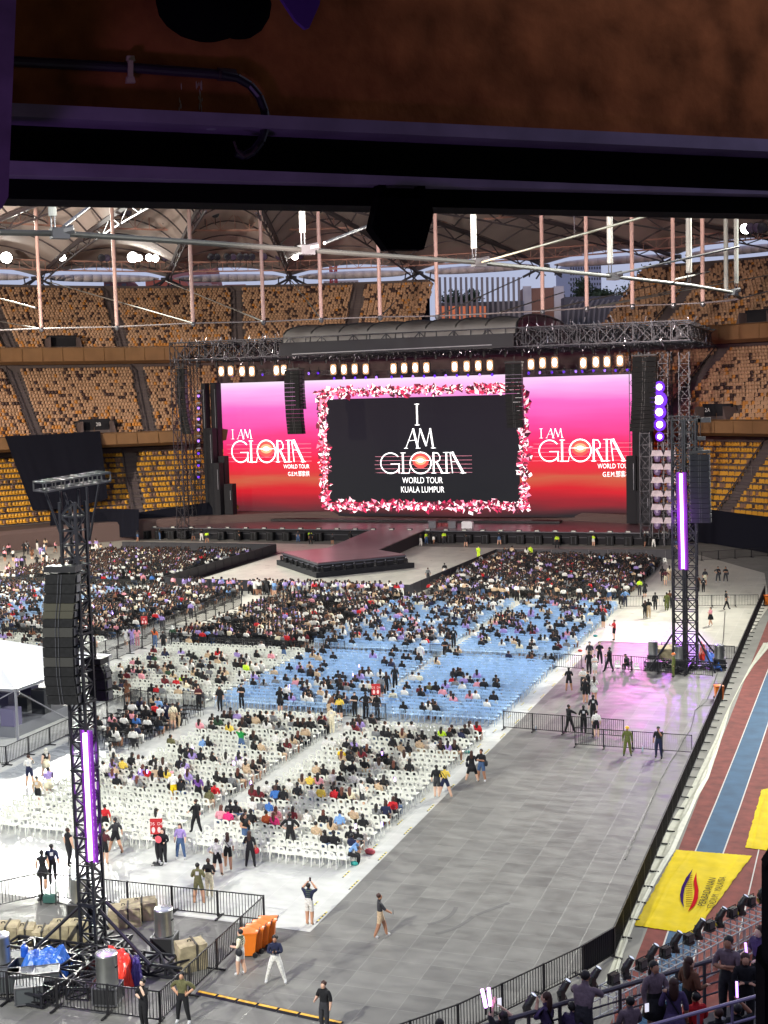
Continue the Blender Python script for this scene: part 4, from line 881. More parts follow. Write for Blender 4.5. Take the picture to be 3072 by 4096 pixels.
for k, (x, y) in enumerate(pu):
    p = ATD(x, y, 180); e = empty('purple_spotlight', p); m = MB(); m.lathe((0, .3, .1), [(.2, -.15), (.26, .1), (.2, .4)], 8); m.bar((0, .3, .3), (0, .3, .9), .05); part(m, 'housing', M_blk, e)
    m = MB(); m.ell((0, 0, 0), (.19, .08, .22), 8, 6); part(m, 'lens', M_pu if k % 3 else M_puc, e)
    tag(e, f'{ordn(k)} small purple spotlight from the left under the row of blinders', 'spotlight', 'purple spotlights under the blinders')
for r_, (xa_, xb_) in enumerate(((472, 615), (660, 800), (838, 1070), (1135, 1362))):
    m = MB().truss(ATD(xa_, 806, 179), ATD(xb_, 806-.022*(xb_-xa_), 179), .5, .6, .9, .045, .03)
    tag(m.build('lighting_truss', TRK_), f'{ordn(r_)} horizontal lighting truss from the left, carrying blinders and purple lamps', 'truss', 'lighting trusses over the screens')
# legs of the stage roof, masking towers
def tower(name, x, y0, y1, Y, w_, label, mm=None):
    t, b_ = ATD(x, y0, Y), ATD(x, y1, Y); b_ = Vector((t.x, Y, .05)) if y1 is None else Vector((t.x, Y, b_.z))
    o = MB().truss(b_, t, w_, w_, 1.5, .07, .045).build(name, mm or TR); return tag(o, label, 'truss tower', 'truss legs of the stage roof')
for k, (x, Y) in enumerate(((380, 174), (398, 180), (1392, 174), (1432, 174), (1478, 174), (1440, 184), (420, 186), (1370, 190))):
    tower('truss_tower', x, 760, 1160 if x > 1000 else 1160, Y, 1.3, f'truss leg of the stage roof, {["far left front", "left second", "right inner front", "right middle front", "right outermost", "right rear", "left rear", "rear right behind the screen"][k]}')
def mask(x0, x1, y0, y1, Y, label, dep=1.5):
    a, b_ = ATD(x0, y0, Y), ATD(x1, y1, Y); m = MB(); m.box(((a.x+b_.x)/2, Y, (a.z+max(b_.z, .1))/2), (b_.x-a.x, dep, a.z-max(b_.z, .1))); o = m.build('masking_tower', BLKC)
    m = MB(); m.bar((b_.x-.3, Y-dep/2-.04, a.z-1), (b_.x-.3, Y-dep/2-.04, (a.z+b_.z)/2), .05); m.build('light_bar', mat('bar_pale', lin((150, 150, 160)), .4), o)
    return tag(o, label, 'masking tower', 'black masking towers beside the screens')
mask(439, 458, 828, 1113, 186, 'tallest black masking tower left of the left screen'); mask(458, 482, 827, 1113, 187.5, 'lattice-backed black tower touching the left screen edge')
mask(446, 470, 925, 1113, 184, 'medium black masking tower left of the left screen'); mask(476, 494, 985, 1113, 185, 'shorter black tower in front of the left screen corner'); mask(460, 482, 1000, 1113, 183.2, 'short black tower at the foot of the left masking group'); mask(488, 508, 1045, 1113, 184, 'lowest black box tower in front of the left screen corner')
mask(1366, 1412, 800, 1130, 186, 'wide black masking tower right of the right screen'); mask(1354, 1376, 985, 1130, 185, 'black tower in front of the right screen corner'); mask(1376, 1406, 1060, 1130, 183.5, 'short black tower at the foot of the right masking group')
# ------------------------------------------------------------------ line arrays
def line_array(name, pts, w_, dep, m_, label, grp=None, segs=None, rz=0.0, bands=()):
    """curved column of cabinets following pts (top to bottom), w_ wide"""
    n = segs or 12; P = []
    for i in range(n+1):
        t = i/n*(len(pts)-1); k = min(int(t), len(pts)-2); f = t-k; P.append(Vector(pts[k])*(1-f)+Vector(pts[k+1])*f)
    e = empty(name, P[0]); R = Matrix.Rotation(rz, 3, 'Z'); u = R @ Vector((1, 0, 0)); back = R @ Vector((0, 1, 0))
    for i in range(n):
        a, b_ = P[i]-P[0], P[i+1]-P[0]; d = (a-b_)*.03; a2, b2 = a-d, b_+d; m = MB()
        m.prism([a2-u*w_/2, b2-u*w_/2, b2+u*w_/2, a2+u*w_/2], back*dep); cb_ = part(m, 'cabinet', bands[i] if i < len(bands) and bands[i] else m_, e)
        if w_ > .9:
            m = MB()
            for s_ in (-.05, .05): q = u*s_*w_-back*.02; m.bar(a2+q, b2+q, .018)
            part(m, 'cabinet_trim', mat('array_trim', lin((70, 70, 74)), .4), cb_)
        for s_ in (-1, 1): pass
    m = MB(); m.box(u*0+Vector((0, 0, .18))+back*dep/2, (w_*1.06, dep*1.2, .22), rz=rz); m.bar(Vector((0, 0, .2))+back*dep/2, Vector((0, 0, 1.1))+back*dep/2, .05); part(m, 'flying_frame', M_blk, e)
    m = MB()
    for i in range(n): a, b_ = P[i]-P[0], P[i+1]-P[0]; c_ = (a+b_)/2+u*(w_/2+.03)+back*dep*.5; m.box(c_, (.04, dep*.6, (a-b_).length*.72), rz=rz); m.box(c_-u*(w_+.06), (.04, dep*.6, (a-b_).length*.72), rz=rz)
    part(m, 'rigging_plates', M_steel if w_ < 1.9 or dep < 1 else M_blk, e)
    return tag(e, label, 'line array', grp or 'line array loudspeakers')
def curve(Y, l): return [ATD(x, y, Y) for x, y in l]
line_array('line_array', curve(174, [(389, 796), (390, 860), (396, 905), (404, 938)]), 1.3, 1.0, M_spk, 'curved black line array hanging at the far left of the stage roof', segs=14)
line_array('line_array', curve(173, [(629, 800), (630, 850), (633, 900), (637, 938)]), 2.3, 1.3, M_spk, 'long black line array hanging before the left screen', segs=16)
line_array('line_array', curve(176, [(643, 800), (645, 850), (648, 884)]), 1.2, 1.0, M_spk, 'shorter black line array just behind the long one before the left screen', segs=10)
line_array('line_array', curve(173, [(1108, 785), (1108, 850), (1112, 925)]), 2.2, 1.3, M_spk, 'black line array hanging at the right end of the crystal frame', segs=16)
line_array('line_array', curve(172, [(1391, 770), (1390, 860), (1385, 932)]), 3.0, 1.4, M_spk, 'wide black line array at the right edge of the right screen', segs=16)
# purple lamp column and hooded lights on the right
for k, (x, y, s_) in enumerate(((1425, 836, 1.0), (1424, 864, 1.5), (1425, 890, 1.25), (1426, 917, 1.1), (1426, 943, .8))):
    p = ATD(x, y, 173); e = empty('purple_wash_light', p); part(MB().lathe((0, .1, 0), [(.3, -.3), (.5, .3), (.3, .5)], 10), 'housing', M_blk, e)
    m = MB(); m.ell((0, -.35, 0), (.74*s_, .1, .78*s_), 16, 8); part(m, 'halo_lens', mat('violet_bloom', (.02, .02, .02), emit=(.20, .0, 1), estr=1.0), e); m = MB(); m.ell((0, -.42, 0), (.38*s_, .12, .40*s_), 16, 8); part(m, 'bulb', mat('magenta_core', (1, 1, 1), emit=(1, .55, 1), estr=9), e)  # oversized violet disc imitates the bloom around the lamp
    tag(e, f'{ordn(k)} bright purple lamp from the top of the column right of the screens', 'wash light', 'bright purple lamps in a column')
for k, (y) in enumerate((855, 881, 905, 928, 952, 979, 1005, 1030)):
    p = ATD(430, y, 176); e = empty('purple_wash_light', p); part(MB().lathe((0, .1, 0), [(.25, -.2), (.4, .2), (.2, .4)], 8), 'housing', M_blk, e); part(MB().ell((0, -.2, 0), (.22, .08, .24), 10, 6), 'halo_lens', M_puc if k < 5 else M_pu, e)
    part(MB().box((0, 0, .75), (.6, .4, .2)), 'bracket', M_alu, e); tag(e, f'{ordn(k)} small purple lamp from the top of the column left of the screens', 'wash light', 'small purple lamps left of the screens')
for k in range(12):
    x = 1420 if k % 2 == 0 else 1448; y = 985+(k//2)*29; p = ATD(x, y, 172.5); e = empty('hooded_light', p)
    m = MB(); m.prism([(-.85, -.3, 0), (.85, -.3, 0), (.6, -.3, .75), (-.6, -.3, .75)], (0, 1.2, 0)); part(m, 'rain_hood', mat('hood_white', lin((196, 180, 186)), .5, noise=.2, nscale=2), e)
    m = MB(); m.lathe((0, 0, -.75), [(.3, 0), (.5, .4), (.45, .75)], 10); part(m, 'lamp_body', mat('hood_lamp', lin((120, 100, 140)), .4), e)
    tag(e, f'{ordn(k//2)} {"left" if k % 2 == 0 else "right"} hooded light from the top of the double column beside the right tower', 'hooded light', 'hooded lights right of the stage')
m = MB()
for x in (1408, 1433, 1458):
    a = ATD(x, 955, 173.5); m.bar(a, (a.x, 173.5, .05), .09)
tag(m.build('light_rack', M_steel), 'tall grey rack holding the hooded lights', 'rack')
# black drapes
def drape(name, pts_top, pts_bot, label, amp=.10, n=40, th_=0.1):
    P = []
    for j in range(9):
        row = []
        for i in range(n+1):
            u = i/n*(len(pts_top)-1); k = min(int(u), len(pts_top)-2); f = u-k
            a = Vector(pts_top[k])*(1-f)+Vector(pts_top[k+1])*f; b_ = Vector(pts_bot[k])*(1-f)+Vector(pts_bot[k+1])*f
            p = a+(b_-a)*(j/8); row.append(p+Vector((0, amp*math.sin(i*1.1)*math.cos(i*.37)*(.3+j/8), 0)))
        P.append(row)
    return tag(MB().sheet(P).build(name, mat('drape_black', lin((22, 23, 32)), .9, spec=.1), smooth=True), label, 'curtain', 'black drapes hung on the stands')
def onr(px, o, z): return ring(t_at_px(px, o, z), o, z)
drape('black_drape', [onr(20, 7.0, 16.4), onr(200, 7.0, 16.4), onr(400, 7.0, 16.6)], [onr(130, 5.0, 5.2), onr(280, 5.0, 5.0), onr(430, 5.0, 6.2)], 'huge black drape hanging from the middle tier down over the left seats')
drape('black_drape', [ATD(205, 1098, 172), ATD(300, 1100, 170)], [ATD(210, 1162, 172), ATD(300, 1160, 170)], 'low black drape standing left of the main stage')
drape('black_drape', [onr(2700, -1, 4.6), onr(2860, -1, 4.6), onr(3250, -1, 4.6)], [onr(2700, -1, .05), onr(2860, -1, .05), onr(3250, -1, .05)], 'long low black drape along the foot of the right stand')
drape('black_drape', [onr(200, 3, 4.8), onr(560, 3, 3.9), onr(850, 3, 4.9)], [onr(200, 1, .05), onr(560, 1, .05), onr(850, 1, .05)], 'long low black drape along the foot of the left stand')
# ================================================================== delay towers (masts with loudspeakers)
def mast(base, top_z, w_, label, grp, tube_y, arr, tubeD, n_t=1):
    e = empty('delay_tower', (base.x, base.y, 0)); bx = base
    m = MB(); o = [(-w_/2, -w_/2), (w_/2, -w_/2), (w_/2, w_/2), (-w_/2, w_/2)]
    m.truss((0, 0, .3), (0, 0, top_z), w_, w_, w_*.8, .07, .042); part(m, 'mast', mat('mast_black', lin((40, 40, 46)), .4, .4), e)
    return e
tb = G(376, 3806); TB = Vector((tb.x, tb.y, 0)); ztop = AT(290, 1985, TB.y).z
e = mast(TB, ztop-.2, .66, '', '', 0, 0, 0)
tag(e, 'tall black delay tower with a huge line array in the left foreground', 'tower', 'delay towers')
M_mast = MATS['mast_black']
m = MB()
for z in np.arange(2.0, ztop, 2.6): m = MB(); m.tube([(-.38, -.38, z), (.38, -.38, z), (.38, .38, z), (-.38, .38, z), (-.38, -.38, z)], .055, 4); part(m, 'bracing_collar', M_mast, e)
# head: sloping ladder beam and struts
def TL(x, y, Y=None): return AT(*cr((0, 1900, 3.318), x, y), Y or TB.y)-TB
hl, hr = TL(530, 215, TB.y-1.0), TL(1378, 75, TB.y+1.2)
ax = (hr-hl); sd = Vector((0, 1, 0)).cross(ax).normalized(); side = ax.cross(Vector((0, 0, 1))).normalized()*.55
m = MB()
for s_ in (-1, 1):
    for dz in (0, .32): m.bar(hl+side*s_+Vector((0, 0, dz)), hr+side*s_+Vector((0, 0, dz)), .05)
for i in range(8):
    p = hl+ax*(i/7); m.bar(p-side+Vector((0, 0, .32)), p+side+Vector((0, 0, .32)), .045); m.bar(p-side, p+side, .04)
    for s_ in (-1, 1): m.bar(p+side*s_, p+side*s_+Vector((0, 0, .32)), .03)
part(m, 'head_beam', mat('mast_edge', lin((58, 58, 62)), .5, .3), e)
m = MB()
for (x0, y0, x1, y1) in ((605, 240, 840, 880), (1315, 110, 1190, 860), (850, 230, 1060, 900), (800, 220, 840, 880), (1040, 190, 1080, 880), (1150, 160, 1190, 860)):
    m.bar(TL(x0, y0), TL(x1, y1), .05, 6)
part(m, 'head_strut', M_mast, e)
# uplight tubes
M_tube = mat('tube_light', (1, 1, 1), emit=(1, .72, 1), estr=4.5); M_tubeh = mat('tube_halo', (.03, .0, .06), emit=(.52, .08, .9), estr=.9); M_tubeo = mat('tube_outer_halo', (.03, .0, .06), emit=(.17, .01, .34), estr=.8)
Wc = (0, 2600, 1.843)
tt, tbm = AT(*cr(Wc, 625, 615), TB.y-.46)-TB, AT(363, 3440, TB.y-.46)-TB
m = MB(); m.bar(tt, tbm, .085, 10); part(m, 'light_tube', M_tube, e)
m = MB(); 
for dx in (-.11, .11): part(MB().bar(tt+Vector((dx, .06, .1)), tbm+Vector((dx, .06, -.1)), .05, 6), 'tube_reflector', M_tubeh, e)  # glowing bars added beside the tube to imitate its violet halo
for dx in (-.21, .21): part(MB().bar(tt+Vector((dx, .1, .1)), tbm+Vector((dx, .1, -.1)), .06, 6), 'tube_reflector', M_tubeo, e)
for k_ in (.2, .5, .8): lamp('tube_glow', 'POINT', TB+tt*k_+tbm*(1-k_)+Vector((0, .35, 0)), 160, (.55, .1, 1), shadow_soft_size=.6)
m = MB()
for a, b_ in (((720, 620), (270, 1040)), ((880, 640), (1330, 1070)), ((820, 700), (1250, 1165)), ((690, 640), (900, 860))):
    pa = AT(*cr((0, 3300, 2.074), *a), TB.y)-TB; pb = G(*cr((0, 3300, 2.074), *b_), .5)-TB; m.bar(pa, pb, .07, 6)
part(m, 'outrigger_brace', M_mast, e)
m = MB(); 
g0 = G(*cr((0, 3300, 2.074), 260, 1450), .3)-TB; g1 = G(*cr((0, 3300, 2.074), 1020, 940), .3)-TB; g2 = G(*cr((0, 3300, 2.074), 100, 1000), .3)-TB; g3 = G(*cr((0, 3300, 2.074), 1560, 1190), .3)-TB
m.truss(g0, g1, .9, .4, .7, .06, .05); m.truss(g2, g3, .9, .4, .7, .06, .05); m.truss(G(*cr((0, 3300, 2.074), 640, 1400), .3)-TB, G(*cr((0, 3300, 2.074), 840, 1130), .3)-TB, .8, .4, .7, .05, .04)
part(m, 'ground_frame', M_mast, e)
arrp = [AT(*cr((0, 2100, 2.764), x, y), TB.y-.9) for x, y in ((665, 545), (650, 850), (630, 1090), (635, 1400), (650, 1700), (690, 1990))]
ol = mat('array_olive', lin((58, 56, 44)), .6); om = mat('array_mid', lin((44, 43, 40)), .6)
line_array('line_array', arrp, 1.16, .55, M_spk, 'huge black line array of fourteen cabinets on the left delay tower', segs=14, rz=YAW*.55, bands=[None, None, None, ol, ol, None, om, None, None, om])
a_ = [AT(*cr((0, 2100, 2.764), x, y), TB.y+.9) for x, y in ((1020, 1560), (1060, 1640), (1085, 1950))]
line_array('line_array', a_, .75, .5, M_spk, 'small dark line array behind the left tower on its right side', segs=5)
# right tower
rbp = G(2742, 2672); RB_ = Vector((rbp.x, rbp.y, 0)); rz = AT(*cr((2650, 1600, 4.424), 380, 330), RB_.y).z
e2 = empty('delay_tower', RB_); w2 = 1.9
for k, x in enumerate((-.47, .47)): part(MB().truss((x, 0, .2), (x, 0, rz-.15), .78, .9, .85, .085, .05), 'mast', M_mast, e2)
tag(e2, 'twin-masted black delay tower by the right fence with purple light tubes', 'tower', 'delay towers')
def TR_(x, y, dy=0.0): return AT(*cr((2650, 1600, 4.424), x, y), RB_.y+dy)-RB_
m = MB(); m.truss(TR_(110, 320), TR_(660, 325), .4, .3, .5, .05, .03); m.box(TR_(740, 355), (.9, .5, .35)); m.box(TR_(620, 365), (.5, .5, .3)); part(m, 'head_beam', MATS['mast_edge'], e2)
m = MB(); m.bar(TR_(535, 385), TR_(530, 780), .08, 6); m.bar(TR_(630, 440), TR_(600, 700), .04, 6); m.bar(TR_(670, 400), TR_(660, 860), .03, 6); m.box(TR_(670, 680), (.7, .3, .25)); m.box(TR_(620, 880), (.8, .4, .3)); m.box(TR_(430, 850), (1.3, .5, .1)); part(m, 'bracket', MATS['mast_edge'], e2)
m = MB(); m.bar(TR_(325, 1305, -.65), AT(*cr((2300, 2100, 2.149), 930, 375), RB_.y-.65)-RB_, .10, 10); part(m, 'light_tube', M_tube, e2)
a9, b9 = TR_(325, 1305, -.6), AT(*cr((2300, 2100, 2.149), 930, 375), RB_.y-.6)-RB_
for dx in (-.15, .15): part(MB().bar(a9+Vector((dx, .1, .1)), b9+Vector((dx, .1, -.1)), .085, 6), 'tube_reflector', M_tubeh, e2)  # glowing bars added to imitate the halo of this tube
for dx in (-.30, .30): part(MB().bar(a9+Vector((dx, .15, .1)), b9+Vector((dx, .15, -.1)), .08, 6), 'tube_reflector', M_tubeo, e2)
m = MB(); m.bar(AT(*cr((2300, 2100, 2.149), 1038, 145), RB_.y-.2)-RB_, AT(*cr((2300, 2100, 2.149), 1044, 715), RB_.y-.2)-RB_, .05, 8); part(m, 'light_tube', mat('tube_light_dim', (.02, .02, .02), emit=(.75, .4, 1), estr=1.5), e2)
lamp('tube_glow', 'POINT', RB_+Vector((-.4, -1.0, rz*.62)), 500, (.5, .08, 1), shadow_soft_size=1.2)
m = MB()
for s_ in (-1, 1):
    for t_ in (-1, 1): m.bar((s_*.9, t_*.5, 2.6), (s_*2.4, t_*2.2, .2), .07, 6)
m.truss((-3, 0, .25), (3, 0, .25), .8, .35, .8, .06, .04); m.truss((0, -2.6, .25), (0, 2.6, .25), .8, .35, .8, .06, .04); part(m, 'ground_frame', M_mast, e2)
line_array('line_array', [AT(*cr((2650, 1600, 4.424), x, y), RB_.y-.6) for x, y in ((650, 965), (655, 1400), (665, 1800), (680, 2180))], 1.35, .8, mat('array_grey', lin((40, 42, 45)), .7, spec=.2), 'grey-black line array on the right delay tower', segs=13)
# ================================================================== fences
def fence_master(name, w_=2.0, mesh=False):
    m = MB(); 
    m.bar((0, 0, .14), (w_, 0, .14), .028); m.bar((0, 0, 1.12), (w_, 0, 1.12), .028)
    m.bar((.02, 0, .05), (.02, 0, 1.15), .034); m.bar((w_-.02, 0, .05), (w_-.02, 0, 1.15), .034)
    n = 15
    for i in range(1, n): m.bar((w_*i/n, 0, .14), (w_*i/n, 0, 1.12), .014)
    o = m.build(name, M_blk)
    f = MB(); f.box((.05, 0, .035), (.07, .75, .05)); f.bar((.05, 0, .03), (.05, 0, .2), .03)
    part(f, 'foot', M_blk, o)
    if mesh:
        c = MB(); c.box((w_/2, -.035, .62), (w_-.01, .02, 1.04)); part(c, 'mesh_cover', mat('mesh_black', (.012, .011, .016), .75), o)
    return o
PMA, PMB = fence_master('crowd_barrier'), fence_master('covered_barrier', mesh=True)
usedm = {PMA: False, PMB: False}
fence_n = [0]
def fence(a, b_, master, place, w_=2.0, group=None):
    a, b_ = Vector((a[0], a[1], 0)), Vector((b_[0], b_[1], 0)); L = (b_-a).length; n = max(1, round(L/w_)); ang = math.atan2(b_.y-a.y, b_.x-a.x)
    for i in range(n):
        p = a+(b_-a)*i/n; p.z = .02
        if not usedm[master]: o = master; usedm[master] = True; o.location = p; o.rotation_euler = (0, 0, ang)
        else: o = dup(master, p, ang)
        o.scale = ((L/n)/2.0, 1, 1)
        tag(o, f'{"mesh-covered" if master is PMB else "barred"} black barrier, {ordn(i)} panel {place}', 'crowd barrier', group or 'crowd barrier panels')
fence((-8.35, 133), (-8.3, 46.5), PMB, 'from the far end of the long right-hand fence', 1.8, 'mesh-covered barriers of the long right fence')
fence((-8.3, 46.5), (-9.1, 44.6), PMB, 'at the near bend of the right-hand fence', 1.9)
fence((-9.1, 44.6), (-12.1, 39.0), PMA, 'from the bend of the fence below the spectators', 2.1)
fence((-12.1, 39.0), (-15.5, 34.5), PMA, 'from the bottom edge below the glow sticks', 2.1)
fence((-32.5, 45.4), (-22.2, 45.7), PMA, 'from the left, far side of left tower enclosure', 2.05)
fence((-22.2, 45.7), (-22.0, 37.0), PMA, 'from far corner, right side of left tower enclosure', 2.1)
fence((-22.0, 37.0), (-34.0, 36.6), PMA, 'from the right, near side of left tower enclosure', 2.1)
fence((-32.5, 45.4), (-36.5, 40.6), PMA, 'from far corner, left side of left tower enclosure', 2.1)
fence((-20.6, 77.3), (-13.0, 76.9), PMA, 'from the left, fence crossing the queue on grey floor', 1.9)
fence((-15.5, 74.5), (-8.7, 74.4), PMA, 'from the left in the fence beside the yellow-helmeted guard', 1.75)
fence((-21.4, 95.6), (-19.2, 95.3), PMA, 'by the corner of the blue chairs')
fence((-17.6, 96.0), (-9.6, 95.0), PMA, 'from the left in front of the right tower base', 2.0)
fence((-14.2, 101.6), (-8.6, 101.2), PMA, 'from the left behind the right tower base', 2.0)
fence((-21.2, 123.8), (-8.6, 127.0), PMA, 'from the left in the far fence behind the right tower', 2.1)
fence((-19.2, 158), (-8.2, 166), PMA, 'from the left in the farthest fence near the right stand', 2.2)
fence((-46.6, 62.3), (-46.8, 78.0), PMA, 'from the near end of the fence by the white tent', 2.1)
fence((-46.6, 62.3), (-52.0, 61.4), PMA, 'from the right under the white tent edge', 2.1)
fence((-47.3, 77.4), (-44.0, 76.6), PMA, 'from the left behind the black chairs', 1.7)
fence((-56.0, 80.0), (-58.6, 118), PMA, 'from near end, right side of central corridor', 2.2)
fence((-58.4, 84.0), (-60.8, 122), PMA, 'from near end, left side of central corridor', 2.2)
fence((-31.6, 77.6), (-28.4, 77.4), PMA, 'from the left in the aisle below the blue chairs', 1.6)
fence((-43.4, 77.8), (-41.6, 77.5), PMA, 'at the left corner of the blue chairs', 1.8)
fence((-31.8, 97.2), (-29.4, 97.0), PMA, 'across the middle aisle of the blue chairs', 1.2)
fence((-41.0, 97.2), (-39.0, 97.0), PMA, 'between black and blue chairs', 2)
fence((-57, 97.3), (-53, 97.1), PMA, 'from the left below the black chairs', 2)
def solid_fence(a, b_, place):
    a, b_ = Vector((a[0], a[1], .02)), Vector((b_[0], b_[1], .02)); n = max(1, round((b_-a).length/2.4)); ang = math.atan2(b_.y-a.y, b_.x-a.x); w_ = (b_-a).length/n
    for i in range(n):
        p = a+(b_-a)*i/n; m = MB(); m.box((w_/2, 0, .6), (w_-.02, .05, 1.2)); m.bar((.1, .1, .1), (.1, .1, 1.15), .03); m.bar((w_*.5, -.04, .1), (w_*.5, -.04, 1.1), .03); m.bar((0, -.04, 1.2), (w_, -.04, 1.2), .04)
        o = m.build('stage_barrier', mat('barrier_black', lin((44, 44, 50)), .5)); o.location = p; o.rotation_euler = (0, 0, ang)
        f = MB(); f.box((w_/2, .5, .02), (w_-.05, .9, .04)); part(f, 'foot_plate', M_blk, o)
        tag(o, f'solid black crowd barrier, {ordn(i)} panel {place}', 'stage barrier', 'solid black barriers round the thrust stage')
solid_fence((-74, 160), (-73.4, 127.5), 'from the far end, left of the thrust stage'); solid_fence((-73.4, 127.5), (-43.6, 127), 'from the left, behind the standing crowd')
solid_fence((-43.6, 127), (-42.6, 158), 'from the near end, right of the thrust stage'); solid_fence((-42.6, 158), (-19.5, 160.5), 'from the left, behind the right-hand black chairs')
solid_fence((-98, 160), (-74, 160), 'from the left, behind the far left black chairs')
# ================================================================== things round the left tower
B0 = (0, 3300, 2.074); Zc = (2300, 2100, 2.149); C4 = (600, 3400, 1.843)
STONE = mat('concrete_block', lin((158, 146, 116)), .85, noise=.3, nscale=3, bump=.6)
def chunk(name, p, sx, sy, sz, rz, m_, seed):
    bm = bmesh.new(); bmesh.ops.create_cube(bm, size=1); bmesh.ops.subdivide_edges(bm, edges=bm.edges, cuts=4, use_grid_fill=True); r = random.Random(seed)
    for v in bm.verts:
        v.co = Vector((v.co.x*sx, v.co.y*sy, (v.co.z+.5)*sz)); k = 1-.06*r.random()
        ex = abs(v.co.x) > sx*.45; ey = abs(v.co.y) > sy*.45; ez = v.co.z > sz*.9
        if ex+ey+ez >= 2: v.co.x *= .94; v.co.y *= .94; v.co.z -= .03*ez
        v.co += Vector((r.uniform(-.02, .02), r.uniform(-.02, .02), r.uniform(-.02, .015) if v.co.z > .05 else 0))
    me = bpy.data.meshes.new(name); bm.to_mesh(me); bm.free(); me.materials.append(m_)
    o = bpy.data.objects.new(name, me); col.objects.link(o); o.location = (p.x, p.y, p.z); o.rotation_euler = (0, 0, rz); return o
for k, (x, y, sx, sz, rz, wd) in enumerate(((50, 1015, 1.1, .85, .2, 'at the left frame edge'), (205, 1000, .85, .7, .3, 'second from the left, with a rope on top'), (350, 1005, .7, .62, .25, 'third from the left, smallest of its row'),
        (512, 1022, .85, .95, .15, 'tall one left of the tower legs'), (655, 1015, .7, .95, .2, 'directly behind the tower legs'), (1040, 850, 1.3, .8, .35, 'right of the tower, in front of the pair'), (1150, 795, 1.5, .75, .35, 'right of the tower, rear one of the pair'), (1590, 1205, 1.1, 1.0, .6, 'standing alone by the right barrier'))):
    p = G(*cr(B0, x, y-25), 0.0); o = chunk('ballast_block', p, sx, .85, sz, rz+YAW*.5, STONE, k)
    s_ = MB(); s_.box((sx*.1, 0, sz+.012), (.07, .86, .03)); s_.box((sx*.1, -.44, sz/2), (.07, .02, sz)); s_.bar((-.12, 0, sz), (-.12, 0, sz+.07), .02); s_.bar((.0, 0, sz), (.0, 0, sz+.07), .02); s_.bar((-.12, 0, sz+.07), (0, 0, sz+.07), .02); part(s_, 'strap', mat('strap_dark', (.05, .045, .035), .8), o)
    tag(o, f'pale concrete ballast block {wd}', 'ballast block', 'concrete ballast blocks at the left tower')
def case(p, rz, sx, sy, sz, label, grp='flight cases', m_=None):
    e = empty('flight_case', p, rz); part(MB().box((0, 0, sz/2+.08), (sx, sy, sz)), 'body', m_ or mat('case_grey', lin((86, 90, 92)), .45, .2), e); m = MB()
    for a in (-1, 1):
        for b_ in (-1, 1): m.box((a*sx/2, b_*sy/2, sz/2+.08), (.05, .05, sz)); 
        for z in (.1, sz+.07): m.box((0, a*sy/2, z), (sx, .05, .05)); m.box((a*sx/2, 0, z), (.05, sy, .05))
    part(m, 'edge_rail', M_alu, e); m = MB()
    for a in (-1, 1):
        for b_ in (-1, 1): m.lathe((a*sx*.4, b_*sy*.38, .0), [(.05, 0), (.05, .08)], 6)
        m.ell((a*sx*.25, -sy*.25, sz+.085), (.03, .03, .01), 6, 3)
    part(m, 'castor', M_blk, e); return tag(e, label, 'flight case', grp)
def drum(x, y, c_, label, r=.37, h=1.02, on=True):
    p = G(*cr(c_, x, y), 0); z = 0
    if on: case(p, .2, .85, .75, .62, 'open-framed black case under the '+label, 'cases under the silver drums', mat('case_black', (.02, .02, .022), .5)); z = .72
    e = empty('metal_drum', (p.x, p.y, z)); m = MB(); m.lathe((0, 0, 0), [(r, 0), (r, .02), (r*.98, .06), (r*.98, h-.08), (r*1.02, h-.05), (r, h)], 24); part(m, 'shell', mat('drum_galvanised', lin((178, 180, 176)), .28, .85, noise=.15, nscale=2), e, True)
    m = MB(); m.lathe((0, 0, h+.004), [(r*.9, 0), (r*.2, .03)], 20); m.bar((-.12, 0, h+.04), (.12, 0, h+.04), .02); part(m, 'lid', mat('drum_lid', lin((200, 204, 206)), .22, .7), e)
    m = MB(); 
    for a in (-1, 1): m.box((a*r*1.0, 0, h*.6), (.04, .14, .05))
    part(m, 'handle', M_blk, e); return tag(e, label, 'drum', 'silver drums by the towers')
drum(672, 770, B0, 'silver drum partly hidden behind the left tower mast'); drum(1370, 1055, B0, 'silver drum on a case right of the left tower'); drum(900, 1480, B0, 'large silver drum in front of the red tarpaulin', .39, 1.12); drum(15, 1290, B0, 'silver drum cut by the left frame edge')
drum(672, 1190, Zc, 'silver drum left of the right tower base'); drum(895, 1235, Zc, 'silver drum just before the right tower base'); drum(1240, 1225, Zc, 'silver drum right of the right tower base')
for k, (x, y, t) in enumerate(((60, 1400, 'at the left frame edge'), (175, 1390, 'between two others, below the blue tarpaulin'), (250, 1490, 'nearest the barrier with a bottle on its lid'), (385, 1370, 'right under the blue tarpaulin edge'), (165, 1240, 'behind the blue tarpaulin beside the water bottle'))):
    case(G(*cr(B0, x, y-20), 0), .55, .95, .7, .62, f'grey flight case with silver edges, {t}')
case(G(*cr(Zc, 680, 1240), 0), .1, 1.1, .7, .55, 'black flight case left of the right tower behind the barrier', m_=mat('case_black', (0, 0, 0)))
